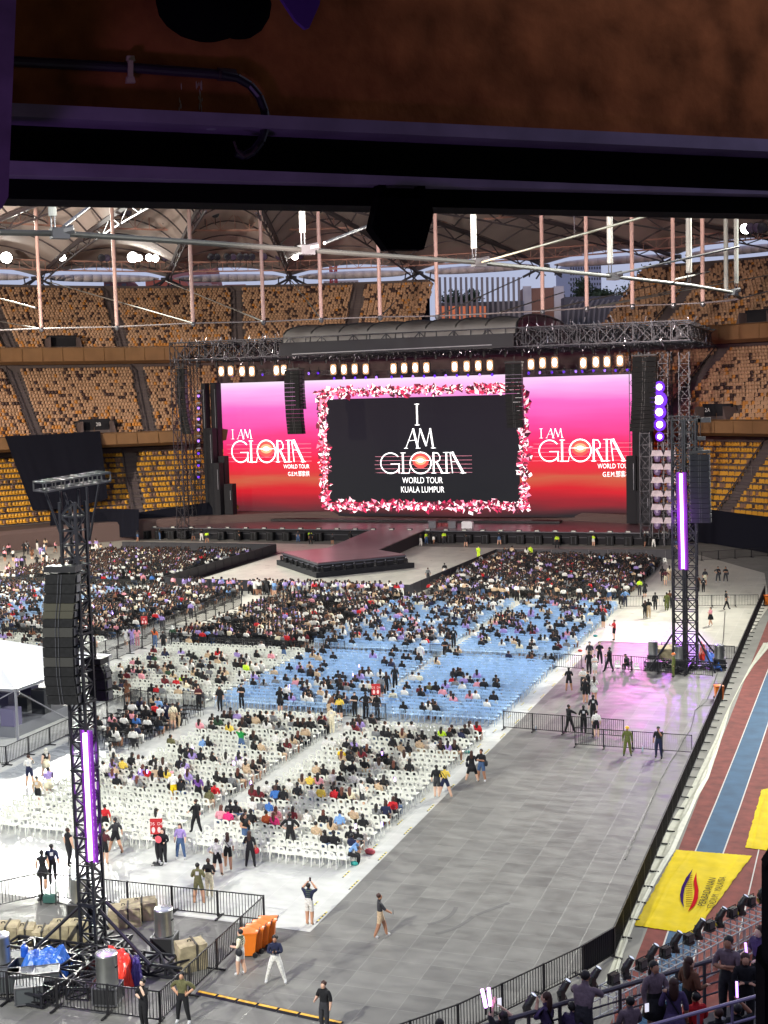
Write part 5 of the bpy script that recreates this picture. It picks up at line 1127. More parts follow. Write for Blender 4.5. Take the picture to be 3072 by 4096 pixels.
def cover(name, pts, hgt, m_, label, c_=B0, seed=1, n=22):
    """crumpled tarpaulin over a heap: base outline, raised middle"""
    q = [G(*cr(c_, x, y), 0) for x, y in pts]; r = random.Random(seed); P = []
    for j in range(n+1):
        row = []
        for i in range(n+1):
            u, v = i/n, j/n; p = q[0]*(1-u)*(1-v)+q[1]*u*(1-v)+q[2]*u*v+q[3]*(1-u)*v
            e_ = min(1, 5*min(u, 1-u))*min(1, 5*min(v, 1-v)); z = .03+hgt*e_**.6*(.78+.22*math.sin(u*4+seed)*math.cos(v*3))+.07*e_*math.sin(u*19+v*6+seed)+.05*r.random()*e_
            row.append((p.x+r.uniform(-.03, .03), p.y+r.uniform(-.03, .03), z))
        P.append(row)
    return tag(MB().sheet(P).build(name, m_), label, 'tarpaulin')
cover('blue_tarpaulin', [(120, 1330), (470, 1350), (640, 1180), (300, 1110)], .98, mat('tarp_blue', lin((48, 104, 190)), .35, noise=.15, nscale=2), 'crumpled blue tarpaulin over equipment in front of the left tower')
cover('red_tarpaulin', [(930, 1330), (1110, 1350), (1140, 1160), (830, 1180)], .95, mat('tarp_red', lin((226, 62, 46)), .35, noise=.12, nscale=2), 'bright red tarpaulin over equipment beside the silver drum', seed=4)
cover('purple_tarpaulin', [(1085, 1345), (1190, 1340), (1170, 1170), (1060, 1180)], .8, mat('tarp_purple', lin((62, 48, 120)), .4), 'dark purple tarpaulin along the right side of the red one', seed=6)
cover('blue_tarpaulin', [(1140, 1225), (1270, 1260), (1210, 1170), (1080, 1100)], .6, mat('tarp_blue', (0, 0, 0)), 'blue and red tarpaulin slumped beside the right tower base', Zc, 3)
cover('orange_tarpaulin', [(1065, 1150), (1120, 1170), (1130, 1110), (1080, 1090)], 1.1, mat('tarp_red', (0, 0, 0)), 'small red tarpaulin behind the blue one at the right tower', Zc, 5)
for k, (x, y) in enumerate(((775, 1165), (720, 1150), (820, 1140))):
    o = chunk('ballast_block', G(*cr(Zc, x, y), 0), 1.2, .9, 1.0, .2+k*.3, STONE, 20+k); tag(o, f'tan ballast block at the left foot of the right tower, {["middle", "left", "right"][k]} of three', 'ballast block', 'ballast blocks at the right tower')
e = empty('water_bottle', G(*cr(B0, 212, 1240), 0)+Vector((0, 0, .7))); part(MB().lathe((0, 0, 0), [(.13, 0), (.14, .05), (.13, .2), (.14, .28), (.13, .36), (.05, .44), (.05, .5)], 14), 'bottle', mat('bottle_blue', lin((40, 90, 190)), .15), e); part(MB().lathe((0, 0, .5), [(.055, 0), (.05, .05)], 10), 'cap', mat('cap_white', (.6, .6, .6), .5), e); tag(e, 'large blue water bottle standing on a case by the blue tarpaulin', 'bottle')
e = empty('generator', G(*cr(B0, 415, 650), 0), .3); part(MB().box((0, 0, .22), (.5, .32, .28)), 'motor', mat('gen_green', lin((52, 92, 84)), .5), e); m = MB()
for a in (-.32, .32):
    for b_ in (-.2, .2): m.bar((a, b_, 0), (a, b_, .45), .02)
    m.bar((a, -.2, .45), (a, .2, .45), .02)
part(m, 'frame', M_blk, e); m = MB(); m.tube([(.3, 0, .03), (1.0, -.3, .03), (1.8, .1, .03), (2.6, .1, .03)], .02, 5); part(m, 'cable', M_blk, e); tag(e, 'small green machine in a black frame at the back corner of the enclosure', 'generator')
# orange wheeled bins
def wheelie(p, rz, label, grp=None):
    e = empty('wheelie_bin', p, rz); OR = mat('bin_orange', lin((226, 118, 28)), .4)
    m = MB(); b0 = [(-.24, -.26, .06), (.24, -.26, .06), (.24, .22, .06), (-.24, .22, .06)]; t0 = [(-.29, -.33, .93), (.29, -.33, .93), (.29, .33, .93), (-.29, .33, .93)]; m.add(b0+t0, [(3, 2, 1, 0), (0, 1, 5, 4), (1, 2, 6, 5), (2, 3, 7, 6), (3, 0, 4, 7)]); m.box((0, 0, .93), (.62, .70, .04)); part(m, 'tub', OR, e)
    P = [[(-.30+.60*i/8, -.36+.74*j/8, .96+.09*math.sin(math.pi*i/8)*math.sin(math.pi*min(1, (j+1)/8))) for i in range(9)] for j in range(9)]; m = MB().sheet(P); m.box((0, 0, .955), (.61, .73, .02)); ld_ = part(m, 'lid', mat('bin_lid', lin((232, 122, 56)), .4), e, True)
    m = MB(); m.bar((-.26, .4, .98), (.26, .4, .98), .018); m.bar((-.3, -.37, .95), (.3, -.37, .95), .022); part(m, 'handle', M_blk, ld_)
    for s_ in (-1, 1): m = MB(); m.bar((s_*.25, .25, .1), (s_*.31, .25, .1), .1, 12); part(m, 'wheel', M_blk, e)
    return tag(e, label, 'wheeled bin', grp)
for k in range(4):
    p = G(*cr(C4, 735+k*46, 772-k*30), 0); wheelie(p, math.radians(-72), ['nearest orange wheeled bin of four beside the barrier', 'second orange wheeled bin from the near end', 'third orange wheeled bin from the near end', 'farthest orange wheeled bin by the enclosure corner'][k], 'row of orange bins')
wheelie(G(*cr(Zc, 1238, 1500), 0), .3, 'single orange bin at the mesh fence below the right tower'); wheelie(G(*cr(Zc, 1652, 690), 0), .3, 'orange bin at the right frame edge by the far fence')
# cable ramp
a, b_ = G(*cr(C4, 350, 1050), 0), G(*cr(C4, 1420, 1285), 0); n = 7; e = empty('cable_ramp', a, math.atan2((b_-a).y, (b_-a).x)); L = (b_-a).length/n
m = MB(); m2 = MB()
for i in range(n):
    x0 = i*L; m.prism([(x0+.02, -.17, .012), (x0+.02, -.08, .05), (x0+.02, .08, .05), (x0+.02, .17, .012)], (L-.04, 0, 0)); m2.prism([(x0+.05, -.06, .051), (x0+.05, -.06, .06), (x0+.05, .06, .06), (x0+.05, .06, .051)], (L-.1, 0, 0))
part(m, 'ramp', M_blk, e); part(m2, 'yellow_lid', mat('ramp_yellow', lin((224, 172, 60)), .5), e); tag(e, 'yellow and black cable ramp lying across the grey floor', 'cable ramp')
# loose cables, a dark mat and bottles on the grey floor
Zk2 = (2300, 2600, 2.149)
m = MB(); pts = [G(*cr(Zk2, x, y), .03) for x, y in ((1250, 120), (1190, 300), (1130, 440), (1030, 520), (1015, 610), (990, 690), (940, 760), (890, 860), (820, 960), (740, 1110), (660, 1290), (570, 1500), (500, 1640), (430, 1800))]
m.tube(pts, .025, 6); tag(m.build('floor_cable', M_blk), 'black cable wandering down the grey floor parallel to the mesh fence', 'cable')
pts = [G(*cr(Zk2, x, y), .03) for x, y in ((1290, -330), (1275, -100), (1250, 100))]; tag(MB().tube(pts, .03, 6).build('floor_cable', M_blk), 'black cable running from the right tower base towards the fence', 'cable')
q = [G(*cr(Zk2, x, y), .006) for x, y in ((1095, 425), (1200, 420), (1190, 480), (1065, 482))]
tag(MB().prism(q, (0, 0, .02)).build('floor_mat', mat('mat_dark', lin((84, 82, 84)), .7)), 'dark rectangular mat on the grey floor near the orange bin', 'mat')
for k, (c_, x, y, t) in enumerate((((1900, 2500, 1.659), 405, 700, 'by the left end of the fence'), ((1900, 2500, 1.659), 1112, 838, 'between the helmeted guard and the capped man'))):
    e = empty('water_bottle', G(*cr(c_, x, y), 0.01)); part(MB().lathe((0, 0, 0), [(.045, 0), (.045, .2), (.02, .26), (.02, .3)], 8), 'bottle', mat('clear_plastic', lin((180, 200, 215)), .15), e); part(MB().lathe((0, 0, .3), [(.022, 0), (.022, .03)], 8), 'cap', MATS['cap_white'], e); tag(e, f'small clear water bottle on the floor {t}', 'bottle')
# row sign on a pole, bags
def sign(p, rz, label, h=2.05, txt='D5  D6'):
    e = empty('row_sign', p, rz); m = MB(); m.box((0, 0, .02), (.5, .5, .04)); m.bar((0, 0, 0), (0, 0, h-.3), .02, 8); part(m, 'pole', M_blk, e)
    part(MB().box((0, 0, h-.28), (.56, .04, .72)), 'board', mat('sign_red', lin((190, 40, 44)), .5), e)
    m = MB(); m.ell((-.13, -.028, h-.44), (.08, .006, .14), 10, 6); m.ell((.13, -.028, h-.44), (.08, .006, .14), 10, 6); part(m, 'symbol', mat('sign_pale', lin((250, 220, 214)), .5), e)
    t = text(txt, 'lettering', (0, 0, 0), Matrix.Identity(3), .2, MATS['sign_pale']); t.parent = e; t.matrix_local = Matrix.Translation((0, -.03, h-.16)) @ RXZ.to_4x4()
    return tag(e, label, 'sign', 'red row signs on poles')
sign(G(*cr(B0, 1310, 325), 0), YAW, 'red row sign on a black pole at the foot of the near left chairs')
sign(G(*cr((1100, 2500, 1.843), 750, 700), 0), YAW, 'red row sign held up at the middle aisle below the blue chairs', 2.3, 'D3  D4')
sign(G(*cr((0, 2000, 1.843), 1068, 1010), 0), YAW, 'red row sign by the central corridor near the black chairs', 1.8, 'B5')
def bag(p, c_, label, s_=.22):
    e = empty('bag', p); m = MB(); m.ell((0, 0, s_*.4), (s_*.9, s_*.55, s_*.5), 8, 5); m.ell((s_*.3, s_*.2, s_*.3), (s_*.5, s_*.5, s_*.35), 8, 5); part(m, 'sack', mat('bag_'+label.split()[0], lin(c_), .6), e, True); m = MB(); m.tube([(-.08, 0, s_*1.4), (-.05, 0, s_*1.9), (.05, 0, s_*1.9), (.08, 0, s_*1.4)], .012, 5); part(m, 'strap', M_blk, e); tag(e, label, 'bag')
bag(G(*cr((600, 3000, 1.659), 1460, 690), 0), (190, 80, 90), 'pink bag on the floor by the last chair of the near rows', .3); bag(G(*cr((600, 3000, 1.659), 1355, 765), 0), (50, 160, 150), 'teal bag at the feet of the crouching person'); bag(G(*cr((1600, 2000, 1.843), 1440, 1008), 0), (60, 150, 150), 'turquoise bag beside the blue chairs'); bag(G(*cr((1600, 2000, 1.843), 1328, 1118), 0), (200, 60, 50), 'red bag at the edge of the blue chairs')
bag(G(*cr((1500, 2900, 2.074), 765, 235), 0), (60, 150, 140), 'green bag by the aisle end of the white chairs')
# white tent with its glazed control booth
c1 = G(150, 2700, 3.3); TX, TY = c1.x+1.2, c1.y-4; w_, d_ = 13.0, 11.0
e = empty('white_tent', (TX-w_/2, TY+d_/2, 0)); m = MB(); hh = 2.1
base = [(-w_/2, -d_/2, 3.3), (w_/2, -d_/2, 3.3), (w_/2, d_/2, 3.3), (-w_/2, d_/2, 3.3)]
P = []
for j in range(9):
    t = j/8; k_ = 1-t; z = 3.3+hh*t**1.15
    P.append([Vector((sx*w_/2*k_, sy*d_/2*k_, z)) for sx, sy in ((-1, -1), (-.33, -1), (.33, -1), (1, -1), (1, -.33), (1, .33), (1, 1), (.33, 1), (-.33, 1), (-1, 1), (-1, .33), (-1, -.33), (-1, -1))])
m.sheet(P); part(m, 'roof', mat('tent_pvc', lin((200, 202, 208)), .3, coat=.3), e)
m = MB()
for a, b_ in zip(base, base[1:]+base[:1]): m.bar(Vector(a)-Vector((0, 0, .05)), Vector(b_)-Vector((0, 0, .05)), .13)
for sx in (-1, 0, 1):
    for sy in (-1, 1): m.bar((sx*w_/2*.98, sy*d_/2*.98, 0), (sx*w_/2*.98, sy*d_/2*.98, 3.3), .09)
for sy in (-1, 1): m.bar((w_/2*.98, -d_/2*.98, 3.2) if sy < 0 else (w_/2*.98, d_/2*.98, 3.2), (w_/2*.98, 0, .1), .05)
m.bar((0, -d_/2*.98, .1), (w_/2*.98, -d_/2*.98, 3.2), .05); part(m, 'frame', mat('tent_frame', lin((150, 150, 156)), .35, .5), e)
m = MB(); m.box((0, 0, .35), (w_*.9, d_*.9, .7)); part(m, 'floor_riser', mat('riser_grey', lin((110, 112, 118)), .5), e)
for k in range(22):
    h_ = random.uniform(.7, 1.9); c = random.choice(((130, 134, 140), (44, 46, 50), (190, 192, 196), (96, 92, 120)))
    part(MB().box((-5.6+(k % 8)*1.55, -4.3+(k//8)*3.2+random.uniform(-.5, .5), .7+h_/2), (random.uniform(.6, 1.1), random.uniform(.5, 1), h_)), 'equipment_rack', mat('rack_%d_%d_%d' % c, lin(c), .35), e)
tag(e, 'large white pyramid tent over grey equipment at the left edge', 'tent')
# ================================================================== chairs
def chair_parts(col_kind):
    W = .22; s_ = MB(); s_.box((0, 0, .43), (.41, .40, .03)); s_.box((0, .19, .405), (.40, .03, .05))
    b_ = MB(); z0, z1, y0, y1 = .45, .80, -.20, -.29
    def bp(x, z): return (x, y0+(y1-y0)*(z-z0)/(z1-z0), z)
    outer = [(-.20, z0), (-.21, .66), (-.17, .76), (-.08, .80), (.08, .80), (.17, .76), (.21, .66), (.20, z0)]
    if col_kind == 'white':      # opening with a small hand hole above a solid back
        for (xa_, xb_, za, zb) in ((-.2, .2, .445, .565), (-.2, -.075, .565, .70), (.075, .2, .565, .70)):
            b_.add([bp(xa_, za), bp(xb_, za), bp(xb_, zb), bp(xa_, zb)], [(0, 1, 2, 3)])
        b_.add([bp(x, z) for x, z in ((-.2, .70), (-.075, .70), (-.04, .72), (.04, .72), (.075, .70), (.2, .70), (.17, .77), (.08, .805), (-.08, .805), (-.17, .77))], [(0, 1, 2, 8, 9), (2, 3, 7, 8), (3, 4, 5, 6, 7)])
    else:
        for (xa_, xb_) in ((-.2, -.155), (-.10, -.05), (.05, .10), (.155, .2), (-.022, .022)):
            b_.add([bp(xa_, z0), bp(xb_, z0), bp(xb_*.96, .72), bp(xa_*.96, .72)], [(0, 1, 2, 3)])
        b_.add([bp(x, z) for x, z in ((-.2, .70), (.2, .70), (.19, .77), (.08, .81), (-.08, .81), (-.19, .77))], [(0, 1, 2, 3, 4, 5)])
    legs = []
    for sx in (-1, 1):
        for y, yo in ((.17, .20), (-.18, -.25)): legs.append(MB().bar((sx*.18, y, .43), (sx*.215, yo, 0), .024, 4, .017))
    return s_, b_, legs
def merge(*mbs):
    m = MB()
    for q in mbs: m.add(q.v, q.f)
    return m
M_CH = {'white': mat('chair_white', lin((244, 245, 234)), .35), 'blue': mat('chair_blue', lin((172, 204, 240)), .35), 'black': mat('chair_black', (.016, .016, .018), .35)}
CT = {k: np.array(lin(c)) for k, c in (('white', (244, 245, 234)), ('blue', (172, 204, 240)), ('black', (30, 30, 33)))}
blocks = [  # kind, x from, x to (right end first), y from, y to, row step, rows skipped, place
    ('white', -21.35, -29.7, 52.25, 75.6, .9, 'near right block'), ('white', -31.0, -38.8, 52.25, 75.9, .9, 'near left block'), ('white', -38.8, -41.3, 52.25, 64.5, .9, 'near left edge block'),
    ('black', -41.0, -46.2, 67.2, 76.6, 1.05, 'small black block'),
    ('white', -42.0, -54.2, 78.4, 96.0, .9, 'far left white block'),
    ('blue', -21.5, -30.6, 78.0, 123.6, .9, 'right blue block'), ('blue', -31.25, -41.4, 78.4, 99.5, .9, 'left blue block'), ('blue', -31.6, -43.0, 99.5, 123.6, .9, 'upper left blue block'),
    ('black', -43.4, -56.0, 98.2, 123.6, .9, 'middle black block'), ('black', -21.8, -42.6, 128.5, 156.5, .95, 'far right black block'),
    ('white', -61.5, -75.0, 84.0, 97.0, .9, 'white block beyond the corridor'), ('black', -61.8, -74.0, 99.0, 124.0, .9, 'left black block'), ('blue', -75.5, -95.0, 99.0, 124.5, .9, 'far left blue block'), ('black', -75.5, -97.0, 128.5, 156.0, .95, 'farthest left black block')]
cells = []
for bi, (kind, xr_, xl_, ya, yb, st_, place) in enumerate(blocks):
    nx = int((xr_-xl_)/.42); ny = int((yb-ya)/st_)+1
    for j in range(ny):
        for i in range(nx):
            x = xr_-.42*i; y = ya+st_*j
            if kind == 'blue' and abs(y-97.2) < .8: continue
            if place == 'near left block' and y > 72.5 and i > 16: continue
            if kind == 'black' and bi == 3 and random.random() < .25: continue
            cells.append([kind, x+random.uniform(-.035, .035), y+random.uniform(-.08, .08), i, j, place, nx, ny, False, bi])
taken = {}
# ---- seated people read off the photo: crop, (x, y, colour) of heads
PAL = {'k': ('black', (20, 20, 24)), 'w': ('white', (226, 224, 216)), 'g': ('grey', (120, 122, 124)), 'r': ('red', (196, 30, 38)), 'd': ('dark red', (104, 24, 34)), 'p': ('lilac', (160, 140, 200)), 'y': ('yellow', (226, 196, 80)), 'Y': ('bright yellow', (240, 200, 20)), 'b': ('light blue', (120, 160, 210)), 'B': ('blue', (60, 110, 180)), 'n': ('navy', (28, 34, 64)), 'P': ('pink', (224, 150, 160)), 'M': ('hot pink', (226, 50, 120)), 't': ('tan', (196, 170, 138)), 'o': ('orange', (200, 96, 50)), 'G': ('dark green', (40, 70, 46)), 'N': ('neon green', (200, 240, 50)), 'E': ('green', (20, 140, 60)), 'c': ('cream', (232, 222, 190)), 'O': ('olive', (96, 94, 60))}
KS = "140,120k 220,125k 268,122k 30,200t 85,200k 148,195y 182,200w 335,220k 380,200k 440,150t 430,190w 443,230k 488,220r 530,240g 570,245k 628,230k 675,195g 625,170k 190,260k 215,235p 245,205w 150,290k 205,300k 425,300k 465,295r 400,330O 650,335d 705,340d 730,320w 830,290k 850,330B 905,340k 940,280w 962,310k 1015,235t 1070,235y 1115,245P 1175,235w 1075,310w 1135,320y 1205,300k 1220,335r 1275,330k 1340,330c 1400,250w 1350,230w 1480,240k 1500,300t 1560,240k 528,425k 525,460M 480,470P 598,420k 640,415w 698,430g 755,425B 655,475k 685,490k 770,490o 803,485P 842,490M 903,480d 1040,470w 1155,510k 1268,515b 1325,475t 1475,450g 1545,430n 1600,430r 1638,410k 1195,560t 1235,620k 1295,615k 1165,625k 1100,590t 1355,625n 1395,635k 1455,510k 45,490w"
OS = "90,640k 125,650w 20,650g 275,640w 325,660d 150,700k 195,700k 285,700k 45,720g 85,700g 375,680k 500,720w 555,720d 600,710p 550,690k 630,670k 700,670k 740,750g 805,760k 850,780k 820,720w 885,725w 1015,720w 260,780k 210,780t 120,810t 40,860k 100,850d 165,830w 345,830w 405,830w 475,820w 520,840k 575,840p 625,830w 895,780k 945,790t 1000,790k 1055,800k 1110,780k 1185,780k 1225,770N 1265,760k 1305,755k 1365,760n 1415,750k 1460,725r 1490,720w 865,850k 940,860t 985,870k 1050,840t 1195,840w 1250,850k 1315,850p 1375,850k 540,890k 600,880k 475,910Y 525,930t 555,950k 635,920d 690,880k 805,920k 750,960k 780,960k 900,960k 940,950w 985,1000k 860,1010k 585,1030k 515,1030k 660,1000k 300,1030t 355,1040k 740,1010w 190,520w 230,530w 370,525w 405,545k 440,505k 480,510n 450,1100k 935,580k 1130,590w 1185,575k 1195,540k 1310,490w 1355,500P 1410,500P 1605,500k 980,420k 1045,455d 1085,465k 940,465w 890,480c 1125,455b 1225,460P 1155,430O 1200,430k 1370,420w 1235,415p 1020,350w 1055,360c 1345,320k 1380,335k 1430,350w 1465,345p 1520,405k 1380,380p 1490,400P 175,395P 220,395k 260,410w 350,420w 345,400k 405,390g 465,395k 605,360p 635,410w 665,425w 560,420k 540,425g 520,430k"
TS = "265,250k 345,220t 390,225w 450,180P 500,180k 430,240k 490,240P 560,235k 600,240k 570,290P 645,200k 700,200k 735,215k 793,205k 685,250g 740,240t 775,260G 830,275t 410,285d 400,340k 425,350n 255,335k 265,370P 320,375k 725,335d 825,340r 625,135n 670,145G 550,430k 600,435r 668,420g 695,450t 755,445t 945,440w 990,430k 1130,440k 935,350c 980,340k 1030,360k 915,300N 985,260t 1025,280k 1065,300k 1085,260g 990,190w 1030,200k 1045,160g 1150,205k 1125,110t 1180,100r 1230,115w 1205,150k 1165,165t 1245,250k 1280,250t 1190,320k 1320,195k 1375,190k 1400,150k 1435,140w 1345,105p 1455,215N 1500,220w 1545,215w 1475,200w 1385,290w 1425,290p 1540,110k 1605,130P 1490,350k 975,110k 1010,125k 470,540w 430,550k 715,530b 655,560r 585,560w 530,620P 585,625B 615,660w 260,670k 310,680k 430,650w 370,750w 290,780k 465,730k 515,750w 320,830w 410,800w 450,820w 215,790g 825,700k 1010,610k 1055,615k 1050,690P 1117,700k 1143,665w 1205,665G 1220,570g 1255,600k 1300,605k 1390,605p 1430,620k 1280,720y 1370,680k 1420,670k 1480,640t 1525,640k 1590,630w 1620,650k 1590,710w 1480,790k 1530,850k 1590,850t 1640,810w 795,820O 1055,830b 1088,835k 905,880k 960,880k 905,950k 965,950p 1045,950k 1100,970k 870,1000k 925,1000p 1290,960w 1335,975p 1380,990w 1435,985w 1500,1010k 1530,1030t 1565,1000k 1400,1030t 430,990k 487,1000w 530,1000w 615,1000k 665,1010w 720,1010w 310,980g 350,990p 255,1050w 305,1040t 370,1030y 545,1060p 580,1080r 655,1070t 730,1070k 805,1075y 850,1070w 340,1080p 370,1130k 450,1120p 510,1140w 560,1150g 625,1145w 215,1120w 880,1140w"
heads = []
for c_, s_, ymin in (((600, 2950, 1.659), KS, 3085), ((1100, 2500, 1.843), OS, 0), ((300, 2550, 2.074), TS, 0)):
    for tok in s_.split():
        cc = tok[-1]; x, y = tok[:-1].split(','); px, py = cr(c_, float(x), float(y))
        if c_[1] == 2950 and py < ymin: continue
        if c_[1] == 2550 and py > 3105: continue
        heads.append((px, py, cc))
byxy = {}
for ci, c in enumerate(cells): byxy.setdefault((round(c[1]), round(c[2])), []).append(ci)
seated = []
for px, py, cc in heads:
    g_ = G(px, py, 1.2); best = None
    for dx in (-1, 0, 1):
        for dy in (-1, 0, 1):
            for ci in byxy.get((round(g_.x)+dx, round(g_.y)+dy), []):
                c = cells[ci]
                if ci in taken: continue
                d_ = (c[1]-g_.x)**2*2+(c[2]+.12-g_.y)**2
                if best is None or d_ < best[0]: best = (d_, ci)
    if best: taken[best[1]] = cc; seated.append((best[1], cc))
print('seated placed', len(seated), len(heads))
# ================================================================== figures
ARM = {'down': ((.245, -.02, 1.12), (.25, .05, .88)), 'akimbo': ((.40, -.09, 1.16), (.19, .03, 1.02)), 'fold': ((.26, .07, 1.13), (-.04, .22, 1.17)), 'phone': ((.24, .09, 1.14), (.06, .30, 1.24)),
       'up': ((.31, .10, 1.42), (.10, .14, 1.66)), 'bent': ((.26, -.02, 1.13), (.20, .24, 1.12)), 'fwd': ((.22, .14, 1.17), (.20, .36, 1.02)), 'back': ((.25, -.14, 1.14), (.26, -.16, .90)), 'face': ((.24, .14, 1.20), (.09, .15, 1.44)), 'lap': ((.24, .04, 1.14), (.10, .26, 1.02)), 'lean': ((.28, .22, 1.22), (.18, .42, 1.12)), 'high': ((.26, .04, 1.60), (.16, .06, 1.84))}
def joints(arms=('down', 'down'), legs=((0, 0), (0, 0)), seat=False, hunch=0.0, spread=.0):
    J = {}; dz = -.40 if seat else 0.0
    P = lambda x, y, z: Vector((x, y+hunch*max(0, z-1.0)*1.6, z+dz))
    J['pel'] = (P(0, 0, .97), (.145, .105)); J['wst'] = (P(0, -.005, 1.10), (.125, .092)); J['cst'] = (P(0, 0, 1.27), (.155, .105)); J['nbs'] = (P(0, -.005, 1.41), (.075, .065))
    J['nck'] = (P(0, .0, 1.475), (.05, .052)); J['jaw'] = (P(0, .018, 1.535), (.062, .072)); J['skl'] = (P(0, .0, 1.60), (.078, .092)); J['top'] = (P(0, -.01, 1.665), (.055, .065)); J['nos'] = (P(0, .098, 1.555), (.014, .014))
    for s, n, a, l in ((-1, 'L', arms[0], legs[0]), (1, 'R', arms[1], legs[1])):
        e_, w_ = ARM[a]; J['sh'+n] = (P(s*.175, -.005, 1.385), (.062, .06)); J['el'+n] = (P(s*e_[0], e_[1], e_[2]), (.043, .043)); J['wr'+n] = (P(s*w_[0], w_[1], w_[2]), (.03, .026))
        d = (J['wr'+n][0]-J['el'+n][0]).normalized(); J['ha'+n] = (J['wr'+n][0]+d*.085, (.036, .02))
        if seat:
            J['hp'+n] = (Vector((s*.095, .03, .555)), (.095, .09)); J['kn'+n] = (Vector((s*(.12+spread), .45, .50)), (.06, .06)); J['an'+n] = (Vector((s*(.12+spread), .42+l[1], .09)), (.042, .042)); J['to'+n] = (Vector((s*(.13+spread), .58+l[1], .04)), (.042, .032))
        else:
            fx, fy = s*.10+l[0], l[1]; J['hp'+n] = (Vector((s*.095, 0, .90)), (.095, .098)); J['kn'+n] = (Vector((s*.098*.5+fx*.5, fy*.5+.035, .49)), (.06, .062)); J['an'+n] = (Vector((fx, fy-.02, .09)), (.042, .044)); J['to'+n] = (Vector((fx*1.05, fy+.13, .035)), (.045, .03))
    return J
BONES = [('pel', 'wst', 'B'), ('wst', 'cst', 'T'), ('cst', 'nbs', 'T'), ('nbs', 'nck', 'T'), ('nck', 'jaw', 'S'), ('jaw', 'skl', 'S'), ('skl', 'top', 'S'), ('jaw', 'nos', 'S')]
for n_ in 'LR': BONES += [('cst', 'sh'+n_, 'T'), ('sh'+n_, 'el'+n_, 'U'), ('el'+n_, 'wr'+n_, 'A'), ('wr'+n_, 'ha'+n_, 'H'), ('pel', 'hp'+n_, 'B'), ('hp'+n_, 'kn'+n_, 'B'), ('kn'+n_, 'an'+n_, 'C'), ('an'+n_, 'to'+n_, 'F')]
def grow(name, J, sub=1, bt='long', sleeve='short', hero=False):
    """one continuous skinned body; slots skin, top, bottom, shoes"""
    FAT = {'pel': 1.28, 'wst': 1.25, 'cst': 1.25, 'nbs': 1.3, 'nck': 1.25, 'jaw': 1.2, 'skl': 1.14, 'top': 1.15, 'nos': 1, 'sh': 1.45, 'el': 1.45, 'wr': 1.3, 'ha': 1.25, 'hp': 1.3, 'kn': 1.4, 'an': 1.35, 'to': 1.4}
    J = {k: (v[0], tuple(x*FAT[k.rstrip('LR')] for x in v[1])) for k, v in J.items()}; names = list(J); co = [J[k][0] for k in names]; rr = [J[k][1] for k in names]; idx = {k: i for i, k in enumerate(names)}
    ed = [(idx[a], idx[b]) for a, b, _ in BONES]; tags = [t for _, _, t in BONES]
    if hero:
        for n, s in (('L', -1), ('R', 1)):
            w_ = J['wr'+n][0]; h_ = J['ha'+n][0]; d = (h_-w_).normalized(); sd = d.cross(Vector((0, 0, 1)) if abs(d.z) < .8 else Vector((0, 1, 0))).normalized(); dn = d.cross(sd).normalized()
            if dn.z > 0: dn = -dn
            for k, (o_, L_) in enumerate(((-.028, .058), (-.010, .072), (.010, .068), (.028, .052))):
                a0 = h_+sd*o_+d*L_*.5+dn*.006; b0 = h_+sd*o_*1.1+d*L_+dn*.03; i0 = len(co); co += [a0, b0]; rr += [(.0095, .0095), (.008, .008)]; ed += [(idx['ha'+n], i0), (i0, i0+1)]; tags += ['H', 'H']
            i0 = len(co); co += [w_+d*.05-sd*.045*s, w_+d*.09-sd*.055*s+dn*.02]; rr += [(.011, .011), (.009, .009)]; ed += [(idx['wr'+n], i0), (i0, i0+1)]; tags += ['H', 'H']
    me = bpy.data.meshes.new('tmp'); me.from_pydata([tuple(c) for c in co], ed, []); o = bpy.data.objects.new('tmp', me)
    m_ = o.modifiers.new('s', 'SKIN'); m_.use_smooth_shade = True; m_.branch_smoothing = .4
    if not me.skin_vertices: 
        bm = bmesh.new(); bm.from_mesh(me); bm.verts.layers.skin.verify(); bm.to_mesh(me); bm.free()
    for i, r in enumerate(rr): me.skin_vertices[0].data[i].radius = r; me.skin_vertices[0].data[i].use_root = (i == 0)
    if sub: q = o.modifiers.new('u', 'SUBSURF'); q.levels = sub; q.render_levels = sub
    out = evalmesh(o); bpy.data.meshes.remove(me)
    out.name = name; nf = len(out.polygons); cen = np.empty(nf*3, np.float32); out.polygons.foreach_get('center', cen); cen = cen.reshape(-1, 3)
    A = np.array([tuple(co[a]) for a, b in ed]); B = np.array([tuple(co[b]) for a, b in ed]); R_ = np.array([(rr[a][0]+rr[b][0])/2 for a, b in ed])
    AB = B-A; t = ((cen[:, None]-A)*AB).sum(-1)/np.maximum((AB*AB).sum(-1), 1e-9); tc = np.clip(t, 0, 1); dd = np.linalg.norm(cen[:, None]-(A+tc[..., None]*AB), axis=-1)-R_*.6; k = dd.argmin(1)
    mp = {'S': 0, 'H': 0, 'T': 1, 'U': 0 if sleeve == 'none' else 1, 'A': 1 if sleeve == 'long' else 0, 'B': 2, 'C': 2 if bt == 'long' else 0, 'F': 3}
    mi = np.array([mp[tags[i]] for i in k], np.int32)
    if bt in ('short', 'skirt'):
        for f in range(nf):
            if tags[k[f]] == 'B' and ed[k[f]][0] != 0 and tc[f, k[f]] > .68: mi[f] = 0
    if bt == 'dress': mi[mi == 2] = 1
    out.polygons.foreach_set('material_index', mi); out.polygons.foreach_set('use_smooth', [True]*nf)
    return out
